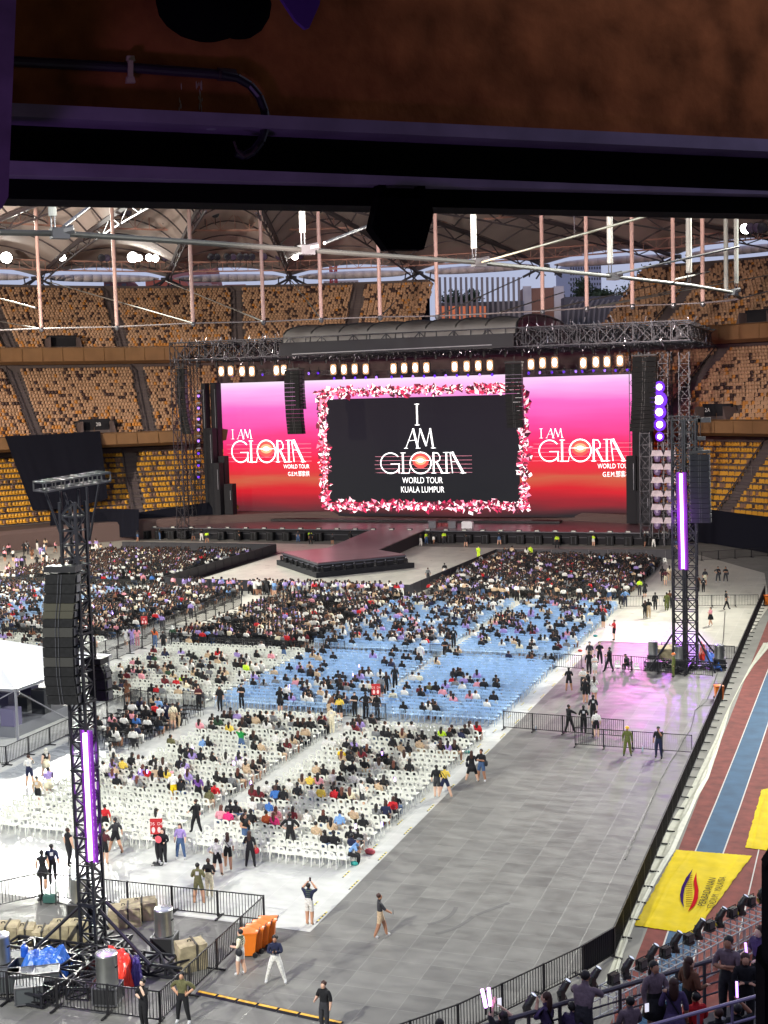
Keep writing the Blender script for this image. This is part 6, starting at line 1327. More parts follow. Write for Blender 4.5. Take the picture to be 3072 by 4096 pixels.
def hair_mb(J, kind):
    c = J['skl'][0]; m = MB()
    if kind == 'cap': m.ell(c+Vector((0, -.01, .02)), (.095, .108, .085), 10, 6, z0=-.1); m.box(c+Vector((0, .12, .03)), (.12, .10, .015)); return m
    if kind == 'helmet': m.ell(c+Vector((0, 0, .02)), (.12, .145, .12), 12, 7, z0=-.1); m.ell(c+Vector((0, .0, .02)), (.14, .18, .02), 12, 4); return m
    if kind == 'scarf': m.ell(c+Vector((0, -.02, 0)), (.105, .115, .125), 10, 7); m.ell(c+Vector((0, -.03, -.16)), (.14, .12, .12), 10, 6); return m
    m.ell(c+Vector((0, -.03, .022)), (.096, .098, .096), 10, 7)
    if kind == 'long': m.ell(c+Vector((0, -.085, -.14)), (.10, .05, .22), 8, 6)
    if kind == 'pony': m.ell(c+Vector((0, -.13, -.06)), (.03, .03, .14), 6, 5)
    if kind == 'bun': m.ell(c+Vector((0, -.07, .10)), (.045, .045, .045), 8, 5)
    return m
def cloth(cn): n, c = PAL[cn] if isinstance(cn, str) and cn in PAL else (None, cn); return mat('cloth_%s' % (n or '_'.join(map(str, c))), lin(c), .85, noise=.22, nscale=14, bump=.4)
SKINS = [mat(f'skin_{i}', lin(c), .6) for i, c in enumerate(((222, 178, 150), (198, 150, 120), (170, 122, 94), (232, 194, 168)))]
HAIRS = [mat('hair_black', (.008, .007, .007), .5), mat('hair_brown', lin((62, 36, 26)), .55), mat('hair_black_soft', (.014, .011, .010), .6), mat('hair_auburn', lin((96, 50, 36)), .55)]
PAL.update({'1': ('shaded rose', (118, 102, 110)), '2': ('shaded lilac', (74, 60, 98)), 'x': ('charcoal', (52, 52, 56)), 'j': ('denim blue', (70, 96, 134)), 'W': ('brown', (104, 66, 44)), 'V': ('purple', (110, 70, 150)), 'C': ('camouflage green', (96, 104, 48)), 'm': ('maroon', (84, 34, 40))})  # first two colours are darkened to hold the shade on the terrace
def setslots(o, ms):
    for i, m_ in enumerate(ms):
        o.material_slots[i].link = 'OBJECT'; o.material_slots[i].material = m_
def addmats(me, n):
    for _ in range(n): me.materials.append(SKINS[0])
SHOE = {'w': mat('shoe_white', (.6, .6, .6), .6), 'k': mat('shoe_black', (.02, .02, .02), .6)}
def person(loc, rz, label, top='k', bot='k', bt='long', arms=('down', 'down'), legs=((0, 0), (0, 0)), hair='short', h=1.68, shoe='w', sleeve='short', hunch=0., seat=False, hero=False, cat='person', group='people standing on the floor', hc=None, sk=None, haircol=None, extra=None, spread=0.):
    J = joints(arms, legs, seat, hunch, spread); me = grow('person', J, 2 if hero else 1, bt, sleeve, hero); addmats(me, 4)
    o = bpy.data.objects.new('person', me); col.objects.link(o); s = h/1.68; o.location = loc; o.rotation_euler = (0, 0, rz); o.scale = (s, s, s)
    setslots(o, [sk or random.choice(SKINS), cloth(top), cloth(bot), SHOE[shoe]])
    nm = {'cap': 'cap', 'helmet': 'helmet', 'scarf': 'headscarf'}.get(hair, 'hair')
    ho = hair_mb(J, hair).build(nm, hc or haircol or random.choice(HAIRS[:3]), smooth=True); ho.parent = o
    if bt in ('skirt', 'dress', 'wide'):
        top_z = (.99 if bt == 'skirt' else 1.0); z1 = .60 if bt != 'wide' else .4; m = MB(); m.lathe((0, 0, 0), [(.26 if bt != 'wide' else .24, z1), (.23, (z1+top_z)/2), (.155, top_z)], 14)
        if seat: m = MB(); m.ell((0, .2, .56), (.2, .32, .09), 12, 6)
        q = m.build('skirt', cloth(bot) if bt == 'skirt' else cloth(top), smooth=True); q.parent = o
    if hero or extra:
        c = J['skl'][0]
        if hero:
            for s_ in (-1, 1):
                q = MB().ell(c+Vector((s_*.032, .078, -.012)), (.013, .008, .008), 8, 5).build('eye', HAIRS[0]); q.parent = o
                q = MB().ell(c+Vector((s_*.083, -.005, -.03)), (.012, .02, .032), 6, 5).build('ear', o.material_slots[0].material); q.parent = o
            q = MB().ell(c+Vector((0, .082, -.078)), (.024, .008, .006), 8, 4).build('mouth', mat('lips', lin((150, 80, 76)), .5)); q.parent = o
        for kind in (extra or ()):
            hr = (J['haR'][0]+J['haL'][0])/2 if arms[0] == arms[1] else J['haR'][0]; m = MB()
            if kind == 'phone': m.box(hr+Vector((0, .04, .05)), (.08, .012, .16)); q = m.build('phone', mat('phone_dark', (.02, .02, .025), .2))
            elif kind == 'phone_lit': m.box(hr+Vector((0, .04, .06)), (.085, .012, .17)); q = m.build('phone', mat('phone_lit', (.6, .6, .6), .3, emit=(.85, .85, 1), estr=.9))
            elif kind == 'fan': m.ell(hr+Vector((0, .05, .05)), (.17, .02, .17), 14, 8); q = m.build('hand_fan', mat('fan_pink', lin((232, 90, 100)), .5))
            elif kind == 'redfan': m.ell(hr+Vector((0, .05, -.05)), (.15, .10, .16), 12, 8); q = m.build('red_pouch', mat('pouch_red', lin((190, 30, 50)), .5))
            elif kind == 'stick': m.bar(hr+Vector((0, .02, .02)), hr+Vector((0, .06, .32)), .025, 8); q = m.build('light_stick', mat('stick_violet', (1, 1, 1), emit=(.45, .2, 1), estr=4))
            elif kind == 'bag': m.ell(J['hpL'][0]+Vector((-.16, -.05, .06)), (.08, .14, .16), 8, 6); m.bar(J['hpL'][0]+Vector((-.14, 0, .2)), J['shR'][0]+Vector((0, -.05, .02)), .015); q = m.build('shoulder_bag', mat('bag_dark', (.02, .02, .025), .6))
            elif kind == 'strap': m.bar(J['shL'][0]+Vector((.02, -.10, .03)), J['hpR'][0]+Vector((.0, -.13, .12)), .018); q = m.build('bag_strap', M_blk)
            elif kind == 'print': m.box(J['cst'][0]+Vector((0, -.108, .03)), (.13, .015, .14)); q = m.build('shirt_print', mat('print_white', (.6, .6, .6), .7))
            elif kind == 'socks':
                for n in 'LR': m.bar(J['an'+n][0], J['an'+n][0]*.45+J['kn'+n][0]*.55, .052, 8, .058)
                q = m.build('knee_socks', M_blk)
            elif kind == 'stripes':
                for z in (-.10, -.02, .06, .14): m.lathe(J['cst'][0]+Vector((0, 0, z)), [(.148, 0), (.152, .015), (.148, .03)], 14)
                for i, v in enumerate(m.v): m.v[i] = (v[0], v[1]*.78, v[2])
                q = m.build('shirt_stripes', mat('stripe', lin((70, 84, 70)), .8))
            q.parent = o
    return tag(o, label, cat, group)
W0 = (0, 2600, 1.843); Tc = (300, 2550, 2.074); Kc2 = (600, 2950, 1.659); Oc = (1100, 2500, 1.843); V2 = (1900, 2500, 1.659); N3 = (1500, 2900, 2.074); Vc = (1600, 2000, 1.843); Sc = (0, 2000, 1.843); Q3 = (1400, 3300, 1.508); T2c = (300, 2550, 2.074)
D_, PH, AK, FO, UP, BE, FW, BK, FA, LE = ('down',)*2, ('phone',)*2, ('akimbo',)*2, ('fold',)*2, ('up',)*2, ('bent',)*2, ('fwd',)*2, ('back',)*2, ('face', 'down'), ('lean',)*2
WK = ((0, .26), (0, -.22)); WK2 = ((0, -.2), (0, .28)); ST = ((-.10, 0), (.10, 0)); WD = ((-.22, .05), (.24, -.05)); SW = ('fwd', 'back')
people = [
 (C4, 362, 398, 0, dict(top='O', bot='O', bt='short', arms=BE, legs=ST, extra=['print'], h=1.75, shoe='k'), 'man in olive T-shirt with white print and olive shorts beyond the barrier'),
 (C4, 440, 350, 0, dict(top='k', bot='c', bt='long', arms=BE, hair='bun'), 'woman in black top and cream trousers beside the olive-shirted man'),
 (C4, 500, 192, 0, dict(top='w', bot='k', bt='short', arms=('akimbo', 'down'), legs=ST, extra=['socks'], hair='bun', shoe='k'), 'person in white T-shirt, black shorts and black knee socks'),
 (C4, 578, 142, 20, dict(top='w', bot='k', bt='short', arms=D_, legs=WK, hair='long'), 'long-haired woman in white top and black shorts walking to the near rows'),
 (C4, 742, 130, 0, dict(top='k', bot='k', arms=('bent', 'down'), legs=ST, hair='long', extra=['redfan']), 'long-haired person all in black holding a red pouch behind the last row'),
 (C4, 1178, 556, -10, dict(top='n', bot='w', bt='short', arms=UP, h=1.72, extra=['phone', 'stripes'], shoe='k'), 'person in striped navy and white shirt photographing with raised arms at the mat corner'),
 (C4, 675, 922, 80, dict(top='c', bot='w', bt='short', arms=('bent', 'down'), legs=((0, .1), (0, -.1)), extra=['bag', 'stripes'], h=1.7), 'person in pale striped shirt and white shorts with a dark bag by the orange bins'),
 (C4, 930, 980, 190, dict(top='n', bot='w', arms=PH, legs=WD, sleeve='long', extra=['phone'], h=1.74), 'person in navy sweater and white trousers reading a phone, legs apart'),
 (C4, 248, 1278, 175, dict(top='O', bot='k', arms=AK, legs=ST, h=1.78), 'man in olive-brown T-shirt and black trousers with hands on hips at the barrier corner'),
 (C4, 1290, 1345, 160, dict(top='k', bot='x', arms=('down', 'bent'), h=1.74, shoe='k'), 'man in black T-shirt cut by the bottom edge, right of the cable ramp'),
 (B0, 1200, 1690, 150, dict(top='k', bot='k', arms=('face', 'fold'), h=1.72), 'man in black shirt with a hand at his mouth behind the near barrier'),
 (Q3, 185, 678, -75, dict(top='x', bot='t', bt='short', arms=('down', 'fwd'), legs=WK, extra=['phone'], h=1.74), 'man in charcoal T-shirt and light shorts walking alone over the grey floor'),
 (B0, 578, 340, -30, dict(top='k', bot='k', arms=D_, sleeve='none', h=1.76, shoe='k', legs=((0, .1), (0, -.15))), 'man in black sleeveless shirt and black trousers left of the left tower'),
 (B0, 360, 525, 20, dict(top='k', bot='k', bt='dress', arms=D_, legs=WK, hair='bun', sleeve='none'), 'woman in short black dress walking left of the left tower'),
 (B0, 440, 485, 20, dict(top='n', bot='k', arms=SW, legs=WK2, h=1.76, shoe='k'), 'man in dark navy shirt walking beside the woman in the black dress'),
 (B0, 965, 232, 60, dict(top='x', bot='k', bt='short', arms=SW, legs=((0, .38), (0, -.32)), shoe='k'), 'person in dark loose tee striding past the last row, bare legs'),
 (B0, 872, 330, 0, dict(top='m', bot='k', bt='short', arms=FO, shoe='k'), 'person in maroon top and dark shorts right behind the left tower mast'),
 (B0, 880, 100, 10, dict(top='r', bot='k', bt='short', arms=D_, shoe='k', h=1.6), 'person in red top half hidden behind the left tower mast'),
 (B0, 1360, 330, 170, dict(top='k', bot='k', arms=('bent', 'phone'), hair='long', sleeve='long', extra=['fan']), 'long-haired woman in black with a pink hand fan beside the red sign'),
 (B0, 1322, 310, 150, dict(top='k', bot='k', arms=('fold', 'fold'), sleeve='long'), 'person in black directly behind the red sign pole'),
 (B0, 1502, 285, 180, dict(top='p', bot='j', arms=D_, legs=ST, hair='long', h=1.66), 'woman in lilac T-shirt and blue jeans facing the camera behind the last row'),
 (W0, 222, 1008, 0, dict(top='w', bot='n', bt='short', arms=('bent', 'face'), legs=ST, extra=['print'], h=1.78), 'man in white T-shirt with dark square print and navy shorts by the tent fence'),
 (W0, 345, 940, 60, dict(top='k', bot='c', bt='skirt', arms=D_, legs=WK, hair='scarf', hc=mat('cap_cream', (.6, .58, .5), .8), sleeve='none'), 'woman in black top, cream skirt and pale hat walking by the tent fence'),
 (W0, 283, 1160, 0, dict(top='t', bot='k', bt='short', arms=D_, legs=WK, extra=['print']), 'man in beige printed T-shirt and black shorts walking into the near left chairs'),
 (W0, 365, 1095, 20, dict(top='p', bot='c', bt='skirt', arms=FW, hair='short', extra=['stick']), 'woman in pale top with glowing light stick beside the beige T-shirt man'),
 (W0, 1285, 1135, 30, dict(top='w', bot='Y', bt='short', arms=BE, hair='cap', hc=cloth('P'), hunch=.25), 'person in white top and yellow shorts with a pink cap edging between chairs'),
 (W0, 1465, 1152, 20, dict(top='V', bot='k', arms=('fwd', 'down'), hair='long', legs=WK, extra=['stick']), 'woman in purple top with a glowing stick standing among the near left chairs'),
 (W0, 1450, 1350, 60, dict(top='k', bot='k', arms=('fwd', 'down'), legs=WK, extra=['fan'], shoe='k'), 'man in black T-shirt carrying a round fan along the centre aisle'),
 (T2c, 1030, 600, 180, dict(top='m', bot='k', arms=FO, hair='pony', h=1.7, shoe='k'), 'woman in black and maroon with folded arms behind the far left white block'),
 (T2c, 1205, 612, 175, dict(top='k', bot='k', arms=D_, h=1.72, shoe='k', extra=[]), 'steward in black shirt and trousers left of the blue chairs corner'),
 (T2c, 1385, 592, 175, dict(top='k', bot='k', arms=FO, h=1.74, hair='cap', shoe='k'), 'steward in black cap with folded arms by the blue chairs corner'),
 (T2c, 437, 545, 0, dict(top='W', bot='W', bt='dress', arms=FO, hair='long', h=1.66), 'woman in brown dress behind the small block of black chairs'),
 (T2c, 712, 775, 0, dict(top='w', bot='w', bt='short', arms=PH), 'person in white standing right of the black chairs'),
 (T2c, 762, 755, -10, dict(top='n', bot='n', bt='short', arms=D_, extra=['print'], h=1.76), 'tall person in navy shirt with white print standing right of the black chairs'),
 (T2c, 818, 760, 20, dict(top='c', bot='t', bt='short', arms=D_), 'person in cream top right of the navy-shirted person'),
 (T2c, 862, 748, -60, dict(top='k', bot='t', arms=FO, hair='long'), 'woman in black top and tan trousers right of the black chairs'),
 (T2c, 1385, 985, 0, dict(top='E', bot='j', arms=('up', 'face'), legs=ST), 'person in bright green T-shirt raising both arms among the white chairs'),
 (Oc, 40, 640, 0, dict(top='k', bot='k', bt='dress', arms=BE, hair='long', sleeve='long'), 'woman in short black dress at the lower left corner of the blue chairs'),
 (Oc, 88, 620, -20, dict(top='w', bot='k', bt='skirt', arms=PH, extra=['stick']), 'person in white top and black skirt with a glowing stick by the blue chairs corner'),
 (Oc, 420, 802, 10, dict(top='c', bot='c', arms=BE, hunch=.3, hair='pony'), 'person in cream clothes leaning forward in the aisle below the blue chairs'),
 (Oc, 395, 690, -60, dict(top='W', bot='t', arms=FW, hunch=.5, hair='long', h=1.6), 'person in brown top bending over in the aisle below the blue chairs'),
 (Oc, 480, 712, 10, dict(top='y', bot='k', bt='short', arms=BE, hair='pony'), 'woman in pale yellow top and black shorts in the aisle below the blue chairs'),
 (Oc, 590, 680, 165, dict(top='k', bot='k', arms=('fold', 'bent'), hair='cap', shoe='k', extra=['print']), 'steward in black cap with white badge below the blue chairs'),
 (Oc, 672, 690, 0, dict(top='k', bot='k', arms=AK, h=1.76, shoe='k'), 'broad man in black with hands on hips below the blue chairs'),
 (Oc, 755, 692, -20, dict(top='k', bot='x', arms=D_, shoe='k'), 'person in black by the barrier end below the blue chairs'),
 (Oc, 783, 560, 0, dict(top='g', bot='x', bt='short', arms=D_, h=1.76), 'man in grey shirt and dark shorts in the aisle of the blue chairs'),
 (Oc, 722, 585, 0, dict(top='c', bot='k', bt='short', arms=D_, hair='long'), 'long-haired woman in cream top left of the grey-shirted man'),
 (Oc, 822, 522, 20, dict(top='k', bot='k', arms=SW, hair='long', sleeve='long', shoe='k'), 'long-haired woman in black walking up the aisle of the blue chairs'),
 (Oc, 886, 475, 0, dict(top='k', bot='k', arms=D_, h=1.72, shoe='k'), 'person in black halfway up the aisle of the blue chairs'),
 (Oc, 1075, 300, 0, dict(top='w', bot='w', bt='short', arms=D_, h=1.74), 'person all in white in the cross aisle of the blue chairs'),
 (Oc, 1255, 255, 180, dict(top='k', bot='k', arms=FO, hair='short', shoe='k'), 'steward in black with folded arms in the middle of the blue chairs'),
 (Oc, 1318, 172, 0, dict(top='k', bot='k', arms=D_, h=1.76, shoe='k'), 'tall person in black in the upper aisle of the blue chairs'),
 (Oc, 68, 285, 0, dict(top='k', bot='j', arms=FO, h=1.72), 'person in black top and jeans between white and blue chairs'),
 (N3, 805, 468, 0, dict(top='k', bot='k', bt='dress', arms=BE, hair='long', legs=WD, sleeve='long', shoe='k'), 'long-haired woman in black dress at the edge of the white mat'),
 (N3, 885, 468, 160, dict(top='k', bot='j', bt='short', arms=FO, legs=ST, h=1.76), 'person in black vest and denim shorts beside the woman in black dress'),
 (N3, 515, 602, 0, dict(top='k', bot='x', bt='short', arms=D_, h=1.72, extra=[]), 'person in black T-shirt and charcoal shorts on the white walkway'),
 (N3, 582, 602, 5, dict(top='y', bot='n', bt='short', arms=BE, hair='bun', legs=WD, h=1.66), 'woman in yellow top and denim shorts on the white walkway'),
 (Kc2, 1410, 498, -60, dict(top='w', bot='x', bt='short', arms=PH, h=1.66, extra=['strap']), 'person in white T-shirt with bag strap standing in the near right rows'),
 (Kc2, 935, 760, 5, dict(top='k', bot='k', arms=AK, legs=ST, h=1.84, shoe='k'), 'large man in black with hands on hips standing in the last rows'),
 (Kc2, 635, 740, -120, dict(top='k', bot='j', arms=('phone', 'bent'), hair='long', sleeve='none'), 'long-haired woman in black vest and jeans among the last rows'),
 (V2, 624, 440, 5, dict(top='k', bot='k', bt='short', arms=BE, legs=ST), 'person in black vest and shorts left of the queue on the pink-lit floor'),
 (V2, 733, 520, 0, dict(top='k', bot='k', bt='short', arms=FO, h=1.74), 'person in black T-shirt and shorts in the middle of the queue'),
 (V2, 792, 500, 5, dict(top='w', bot='w', bt='skirt', arms=BE, hair='long', h=1.64), 'long-haired woman in white skirt in the queue'),
 (V2, 718, 440, 160, dict(top='w', bot='x', arms=FO, hair='cap', extra=['strap']), 'person in white top and cap facing back in the queue'),
 (V2, 758, 470, 100, dict(top='k', bot='k', arms=FW, h=1.74, hunch=.1), 'man in black reaching forward in the queue'),
 (V2, 758, 330, 5, dict(top='k', bot='k', arms=('down', 'fold'), h=1.76, shoe='k'), 'man in black beside the girl in the white dress'),
 (V2, 795, 332, 180, dict(top='w', bot='w', bt='dress', arms=FO, hair='pony', h=1.5), 'girl in short white dress at the head of the queue'),
 (V2, 828, 265, 190, dict(top='k', bot='k', arms=BE, h=1.78, legs=WK, shoe='w'), 'man in black walking across the purple-lit floor'),
 (V2, 762, 262, 180, dict(top='x', bot='t', bt='short', arms=D_, h=1.74), 'person in charcoal shirt behind the man beside the girl'),
 (V2, 893, 312, 60, dict(top='k', bot='k', arms=BE, h=1.86, legs=((-.1, .3), (.05, -.2)), shoe='k'), 'big man in black leaning on the barrier near the purple lights'),
 (V2, 785, 650, 5, dict(top='k', bot='k', arms=D_, h=1.78, shoe='k'), 'dark clad man standing at the near end of the queue'),
 (V2, 722, 720, 0, dict(top='k', bot='k', arms=BE, h=1.74, extra=['print']), 'man in black T-shirt with white print just beyond the barrier'),
 (V2, 806, 748, 0, dict(top='w', bot='k', bt='short', arms=D_, h=1.66), 'person in white T-shirt and black shorts just beyond the barrier'),
 (V2, 625, 715, -50, dict(top='k', bot='k', arms=LE, h=1.74, legs=((.0, -.2), (0, .3)), sleeve='long', shoe='k'), 'man in black leaning on the barrier with one leg stretched back'),
 (V2, 1012, 870, 180, dict(top='C', bot='C', arms=D_, hair='helmet', hc=mat('helmet_yellow', lin((230, 180, 30)), .4), sleeve='long', legs=ST, h=1.7, shoe='k'), 'guard in green camouflage with a yellow helmet by the barrier'),
 (V2, 1218, 882, 160, dict(top='k', bot='n', arms=('face', 'down'), hair='cap', h=1.8, legs=((-.1, .1), (.05, -.05)), shoe='k'), 'man in black cap and shirt with a hand at his face by the barrier'),
 (V2, 924, 102, 110, dict(top='r', bot='k', bt='short', arms=PH, h=1.72, extra=['phone'], shoe='k'), 'man in red shirt and black shorts alone on the white floor'),
 (V2, 1318, 347, 100, dict(top='C', bot='C', arms=D_, hair='helmet', hc=mat('helmet_orange', lin((226, 120, 30)), .4), sleeve='long', h=1.75, shoe='k'), 'guard in green camouflage with an orange helmet at the right tower'),
 (Zc, 600, 625, 0, dict(top='k', bot='k', bt='dress', arms=BE, hair='bun'), 'woman in black dress beside the far black chairs'),
 (Zc, 432, 708, 0, dict(top='b', bot='n', arms=AK, h=1.72, extra=['strap']), 'person in light blue shirt with hands on hips at the far fence'),
 (Zc, 690, 732, 0, dict(top='k', bot='k', arms=D_, shoe='k'), 'person in black in front of the far fence, left of the guards'),
 (Zc, 788, 738, 10, dict(top='C', bot='C', arms=D_, sleeve='long', shoe='k', h=1.74), 'guard in green uniform left of the right tower'),
 (Zc, 815, 720, 0, dict(top='W', bot='x', arms=D_, shoe='k', h=1.76), 'man in brown shirt beside the green uniformed guard'),
 (Zc, 602, 805, 20, dict(top='k', bot='k', arms=PH, hair='long', shoe='k'), 'woman in black below the far fence'),
 (Zc, 634, 800, -10, dict(top='k', bot='t', arms=BE, h=1.76, shoe='k'), 'man in black shirt and beige trousers below the far fence'),
 (Zc, 1118, 520, 10, dict(top='x', bot='c', bt='short', arms=D_, h=1.74), 'man in dark grey shirt and pale shorts right of the right tower'),
 (Zc, 1104, 580, 0, dict(top='k', bot='k', arms=D_, hair='long', h=1.5), 'small person in black right of the right tower'),
 (Zc, 1056, 575, 0, dict(top='W', bot='k', arms=D_, h=1.74), 'person in brown half behind the right tower'),
 (Zc, 1230, 492, 175, dict(top='k', bot='x', arms=('phone', 'akimbo'), legs=ST), 'left one of two people in black T-shirts and grey trousers on the far white floor'),
 (Zc, 1295, 494, 170, dict(top='k', bot='x', arms=('fold', 'fold'), legs=ST, hair='long'), 'right one of two people in black T-shirts and grey trousers on the far white floor'),
 (Zc, 1300, 728, -70, dict(top='k', bot='k', arms=SW, legs=((0, .34), (0, -.3)), h=1.8, shoe='k'), 'man in black striding behind the far fence at the right'),
 (Zc, 1166, 868, 120, dict(top='P', bot='k', bt='skirt', arms=('phone', 'down'), hair='bun', h=1.64, legs=WK), 'woman in pink top and black skirt walking right of the right tower'),
 (Zc, 778, 520, 10, dict(top='m', bot='c', bt='short', arms=AK), 'person in maroon top and pale shorts left of the right tower'),
 (Zc, 752, 488, -10, dict(top='k', bot='k', arms=D_, hair='long'), 'person in black behind the maroon-topped person'),
 (Zc, 812, 482, 5, dict(top='c', bot='t', arms=D_, hair='long'), 'woman in cream beside the maroon-topped person'),
 (Zc, 556, 608, 0, dict(top='N', bot='x', arms=BE), 'person in neon green top at the edge of the far black chairs'),
 (Vc, 152, 195+0, 0, dict(top='k', bot='k', arms=D_), 'stagehand in black behind the thrust stage'),
 (Vc, 580, 440, 180, dict(top='N', bot='N', arms=('fwd', 'fwd'), sleeve='long', h=1.72), 'security guard in neon yellow suit, left one before the stage'),
 (Vc, 962, 436, 180, dict(top='N', bot='N', arms=D_, sleeve='long', h=1.72), 'security guard in neon yellow suit, right one before the stage'),
 (Vc, 330, 575, 10, dict(top='k', bot='w', arms=D_, bt='short', h=1.72), 'person in black top and white shorts at the right barrier of the thrust stage'),
 (Vc, 208, 610, 5, dict(top='g', bot='x', bt='short', arms=D_, extra=['stripes']), 'person in striped top at the corner of the right barrier'),
 (Vc, 690, 865, 10, dict(top='w', bot='w', arms=BE, h=1.72), 'person all in white at the top end of the blue chairs aisle'),
 (Vc, 1498, 945, -40, dict(top='x', bot='k', bt='short', arms=BE, h=1.74), 'man in dark shirt standing at the right end of the blue chairs'),
 (Sc, 180, 495, 5, dict(top='k', bot='x', arms=D_, h=1.76), 'man in black T-shirt on the far left white floor'), (Sc, 275, 505, 5, dict(top='k', bot='k', arms=BE, h=1.76), 'man in black sleeveless shirt nearest the far left black chairs'),
 (Sc, 100, 455, 40, dict(top='w', bot='k', bt='short', arms=FW), 'person in white T-shirt walking on the far left white floor'), (Sc, 238, 440, 5, dict(top='W', bot='W', bt='dress', arms=D_, hair='long'), 'woman in brown dress in the group at the far left'),
 (Sc, 300, 425, 5, dict(top='p', bot='p', bt='dress', arms=D_, hair='long'), 'woman in lilac dress in the group at the far left'), (Sc, 208, 405, 5, dict(top='k', bot='x', arms=D_), 'person in black in the rear of the far left group'),
 (Sc, 38, 455, 5, dict(top='P', bot='k', bt='short', arms=D_), 'person in pink top and black shorts at the far left'), (Sc, 178, 400, 5, dict(top='k', bot='k', arms=D_, h=1.74), 'person in black before the rear of the far left group'),
 (Sc, 1060, 650, 10, dict(top='P', bot='k', arms=D_), 'person in pink top standing behind the left barrier line'), (Sc, 1125, 658, 10, dict(top='B', bot='k', arms=D_), 'person in blue top standing behind the left barrier line'),
 (Sc, 1185, 668, 10, dict(top='w', bot='c', arms=D_), 'person in white standing behind the left barrier line'), (Sc, 1195, 975, 10, dict(top='p', bot='x', arms=('high', 'bent')), 'person in lilac raising an arm by the central corridor'),
 (Sc, 1410, 880, 10, dict(top='p', bot='x', arms=D_), 'person in lilac standing inside the central corridor'), (Sc, 1275, 1070, 10, dict(top='G', bot='k', arms=D_, hair='scarf', hc=mat('scarf_white', (.65, .65, .62), .8), sleeve='long'), 'woman in white headscarf and dark green top in the corridor'),
 (Sc, 1145, 1090, 10, dict(top='o', bot='j', arms=('up', 'down'), hair='long'), 'woman in orange top and jeans at the corridor mouth'), (Sc, 1207, 1120, 10, dict(top='k', bot='k', arms=D_, h=1.74), 'person in black at the corridor mouth'),
 (Sc, 930, 1075, 10, dict(top='w', bot='w', bt='dress', arms=BE, hair='long'), 'woman in white left of the corridor sign'), (Sc, 975, 1075, 10, dict(top='p', bot='p', arms=BE, hair='long'), 'woman in lilac left of the corridor sign'), (Sc, 1015, 1080, 10, dict(top='P', bot='P', arms=BE, hair='long'), 'woman in pale pink left of the corridor sign'),
]
for c_, x, y, rz, kw, lab in people:
    kw = dict(kw); kw.setdefault('extra', random.choice(([], ['strap'], ['bag'], ['print'], ['phone'] if kw.get('arms') in (PH, BE) else []))); p = G(*cr(c_, x, y), 0.02); kw['group'] = 'people standing on the arena floor'
    person((p.x, p.y, .025), YAW*.0+math.radians(rz)+YAW*.6, lab, **kw)
# two people sitting by themselves
def sit_on_chair(p, rz, label, **kw):
    return person((p.x, p.y, .02), rz, label, seat=True, group='people sitting apart', **kw)
wch = chair_parts('white')
def parts_chair(kind, x, y, rz, label, group):
    s_, b_, lg = chair_parts(kind); key = 'pc_'+kind
    if key not in MATS:
        root = s_.build('plastic_chair', M_CH[kind]); part(b_, 'backrest', M_CH[kind], root)
        for l_ in lg: part(l_, 'leg', M_CH[kind], root)
        MATS[key] = root
        o = root
    else: o = dup(MATS[key])
    o.location = (x, y, .025); o.rotation_euler = (0, 0, rz); return tag(o, label, kind+' chair', group)
for c_, x, y, lab in ((Zc, 370, 1265, 'single white plastic chair by the barrier under the purple light'), (Zc, 532, 1285, 'single white plastic chair nearest the camera left of the right tower'), (Zc, 775, 345, 'lone white chair at the far end left of the right tower'), ((1500, 1, 1), 0, 0, '')):
    if lab: p = G(*cr(c_, x, y), 0); parts_chair('white', p.x, p.y, math.radians(200), lab, 'white chairs standing apart')
p = G(*cr(Zc, 460, 1262), 0); parts_chair('black', p.x, p.y, math.radians(60), 'black chair under the seated guard by the right tower', 'black chairs standing apart'); sit_on_chair(p, math.radians(60), 'guard in black seated on a chair behind the barrier, stooping', top='k', bot='k', hair='cap', hunch=.3, arms=('lap', 'lap'))
p = G(*cr(Kc2, 1322, 835), 0); person((p.x, p.y, -.1), math.radians(-80), 'person in light blue shirt crouching at the end of the last row', top='b', bot='k', hair='cap', seat=True, hunch=.5, arms=LE, group='people sitting apart', hc=cloth('g'))
# ------------------------------------------------------------------ chairs in rows
vis_ = lambda x, y: (-30 < proj((x, y, .5))[0] < 3110 and proj((x, y, .5))[1] < 4150)
ids = sorted([i for i, c in enumerate(cells) if vis_(c[1], c[2])], key=lambda i: cells[i][1]**2+cells[i][2]**2)
for i in ids[:294]: cells[i][8] = True
s_, b_, lg = {}, {}, {}
single = {}
for kind in ('white', 'blue', 'black'):
    a, b2, c3 = chair_parts(kind); mm = merge(a, b2, *c3); q = mm.build('plastic_chair', M_CH[kind]); single[kind] = q.data; bpy.data.objects.remove(q)
nw = 0; rest = {'white': [], 'blue': [], 'black': []}
def endname(i, nx): return (f'{ordn(i)} from right end' if i <= nx//2 else f'{ordn(nx-1-i)} from left end')
for ci, (kind, x, y, i, j, place, nx, ny, ind, bi) in enumerate(cells):
    rz = random.gauss(0, .08)
    if ind:
        lab = f'{kind} plastic chair{" with spectator" if ci in taken else ""}, {endname(i, nx)}, {ordn(j)} row, {place}'
        if kind == 'white' and j < 2 and i < 20 and bi < 2: parts_chair(kind, x, y, rz, lab, f'{kind} plastic chairs in rows')
        else:
            o = bpy.data.objects.new('plastic_chair', single[kind]); col.objects.link(o); o.location = (x, y, .02); o.rotation_euler = (0, 0, rz); tag(o, lab, kind+' chair', f'{kind} plastic chairs in rows')
    else: rest[kind].append((x, y, .02, rz, 1.0))
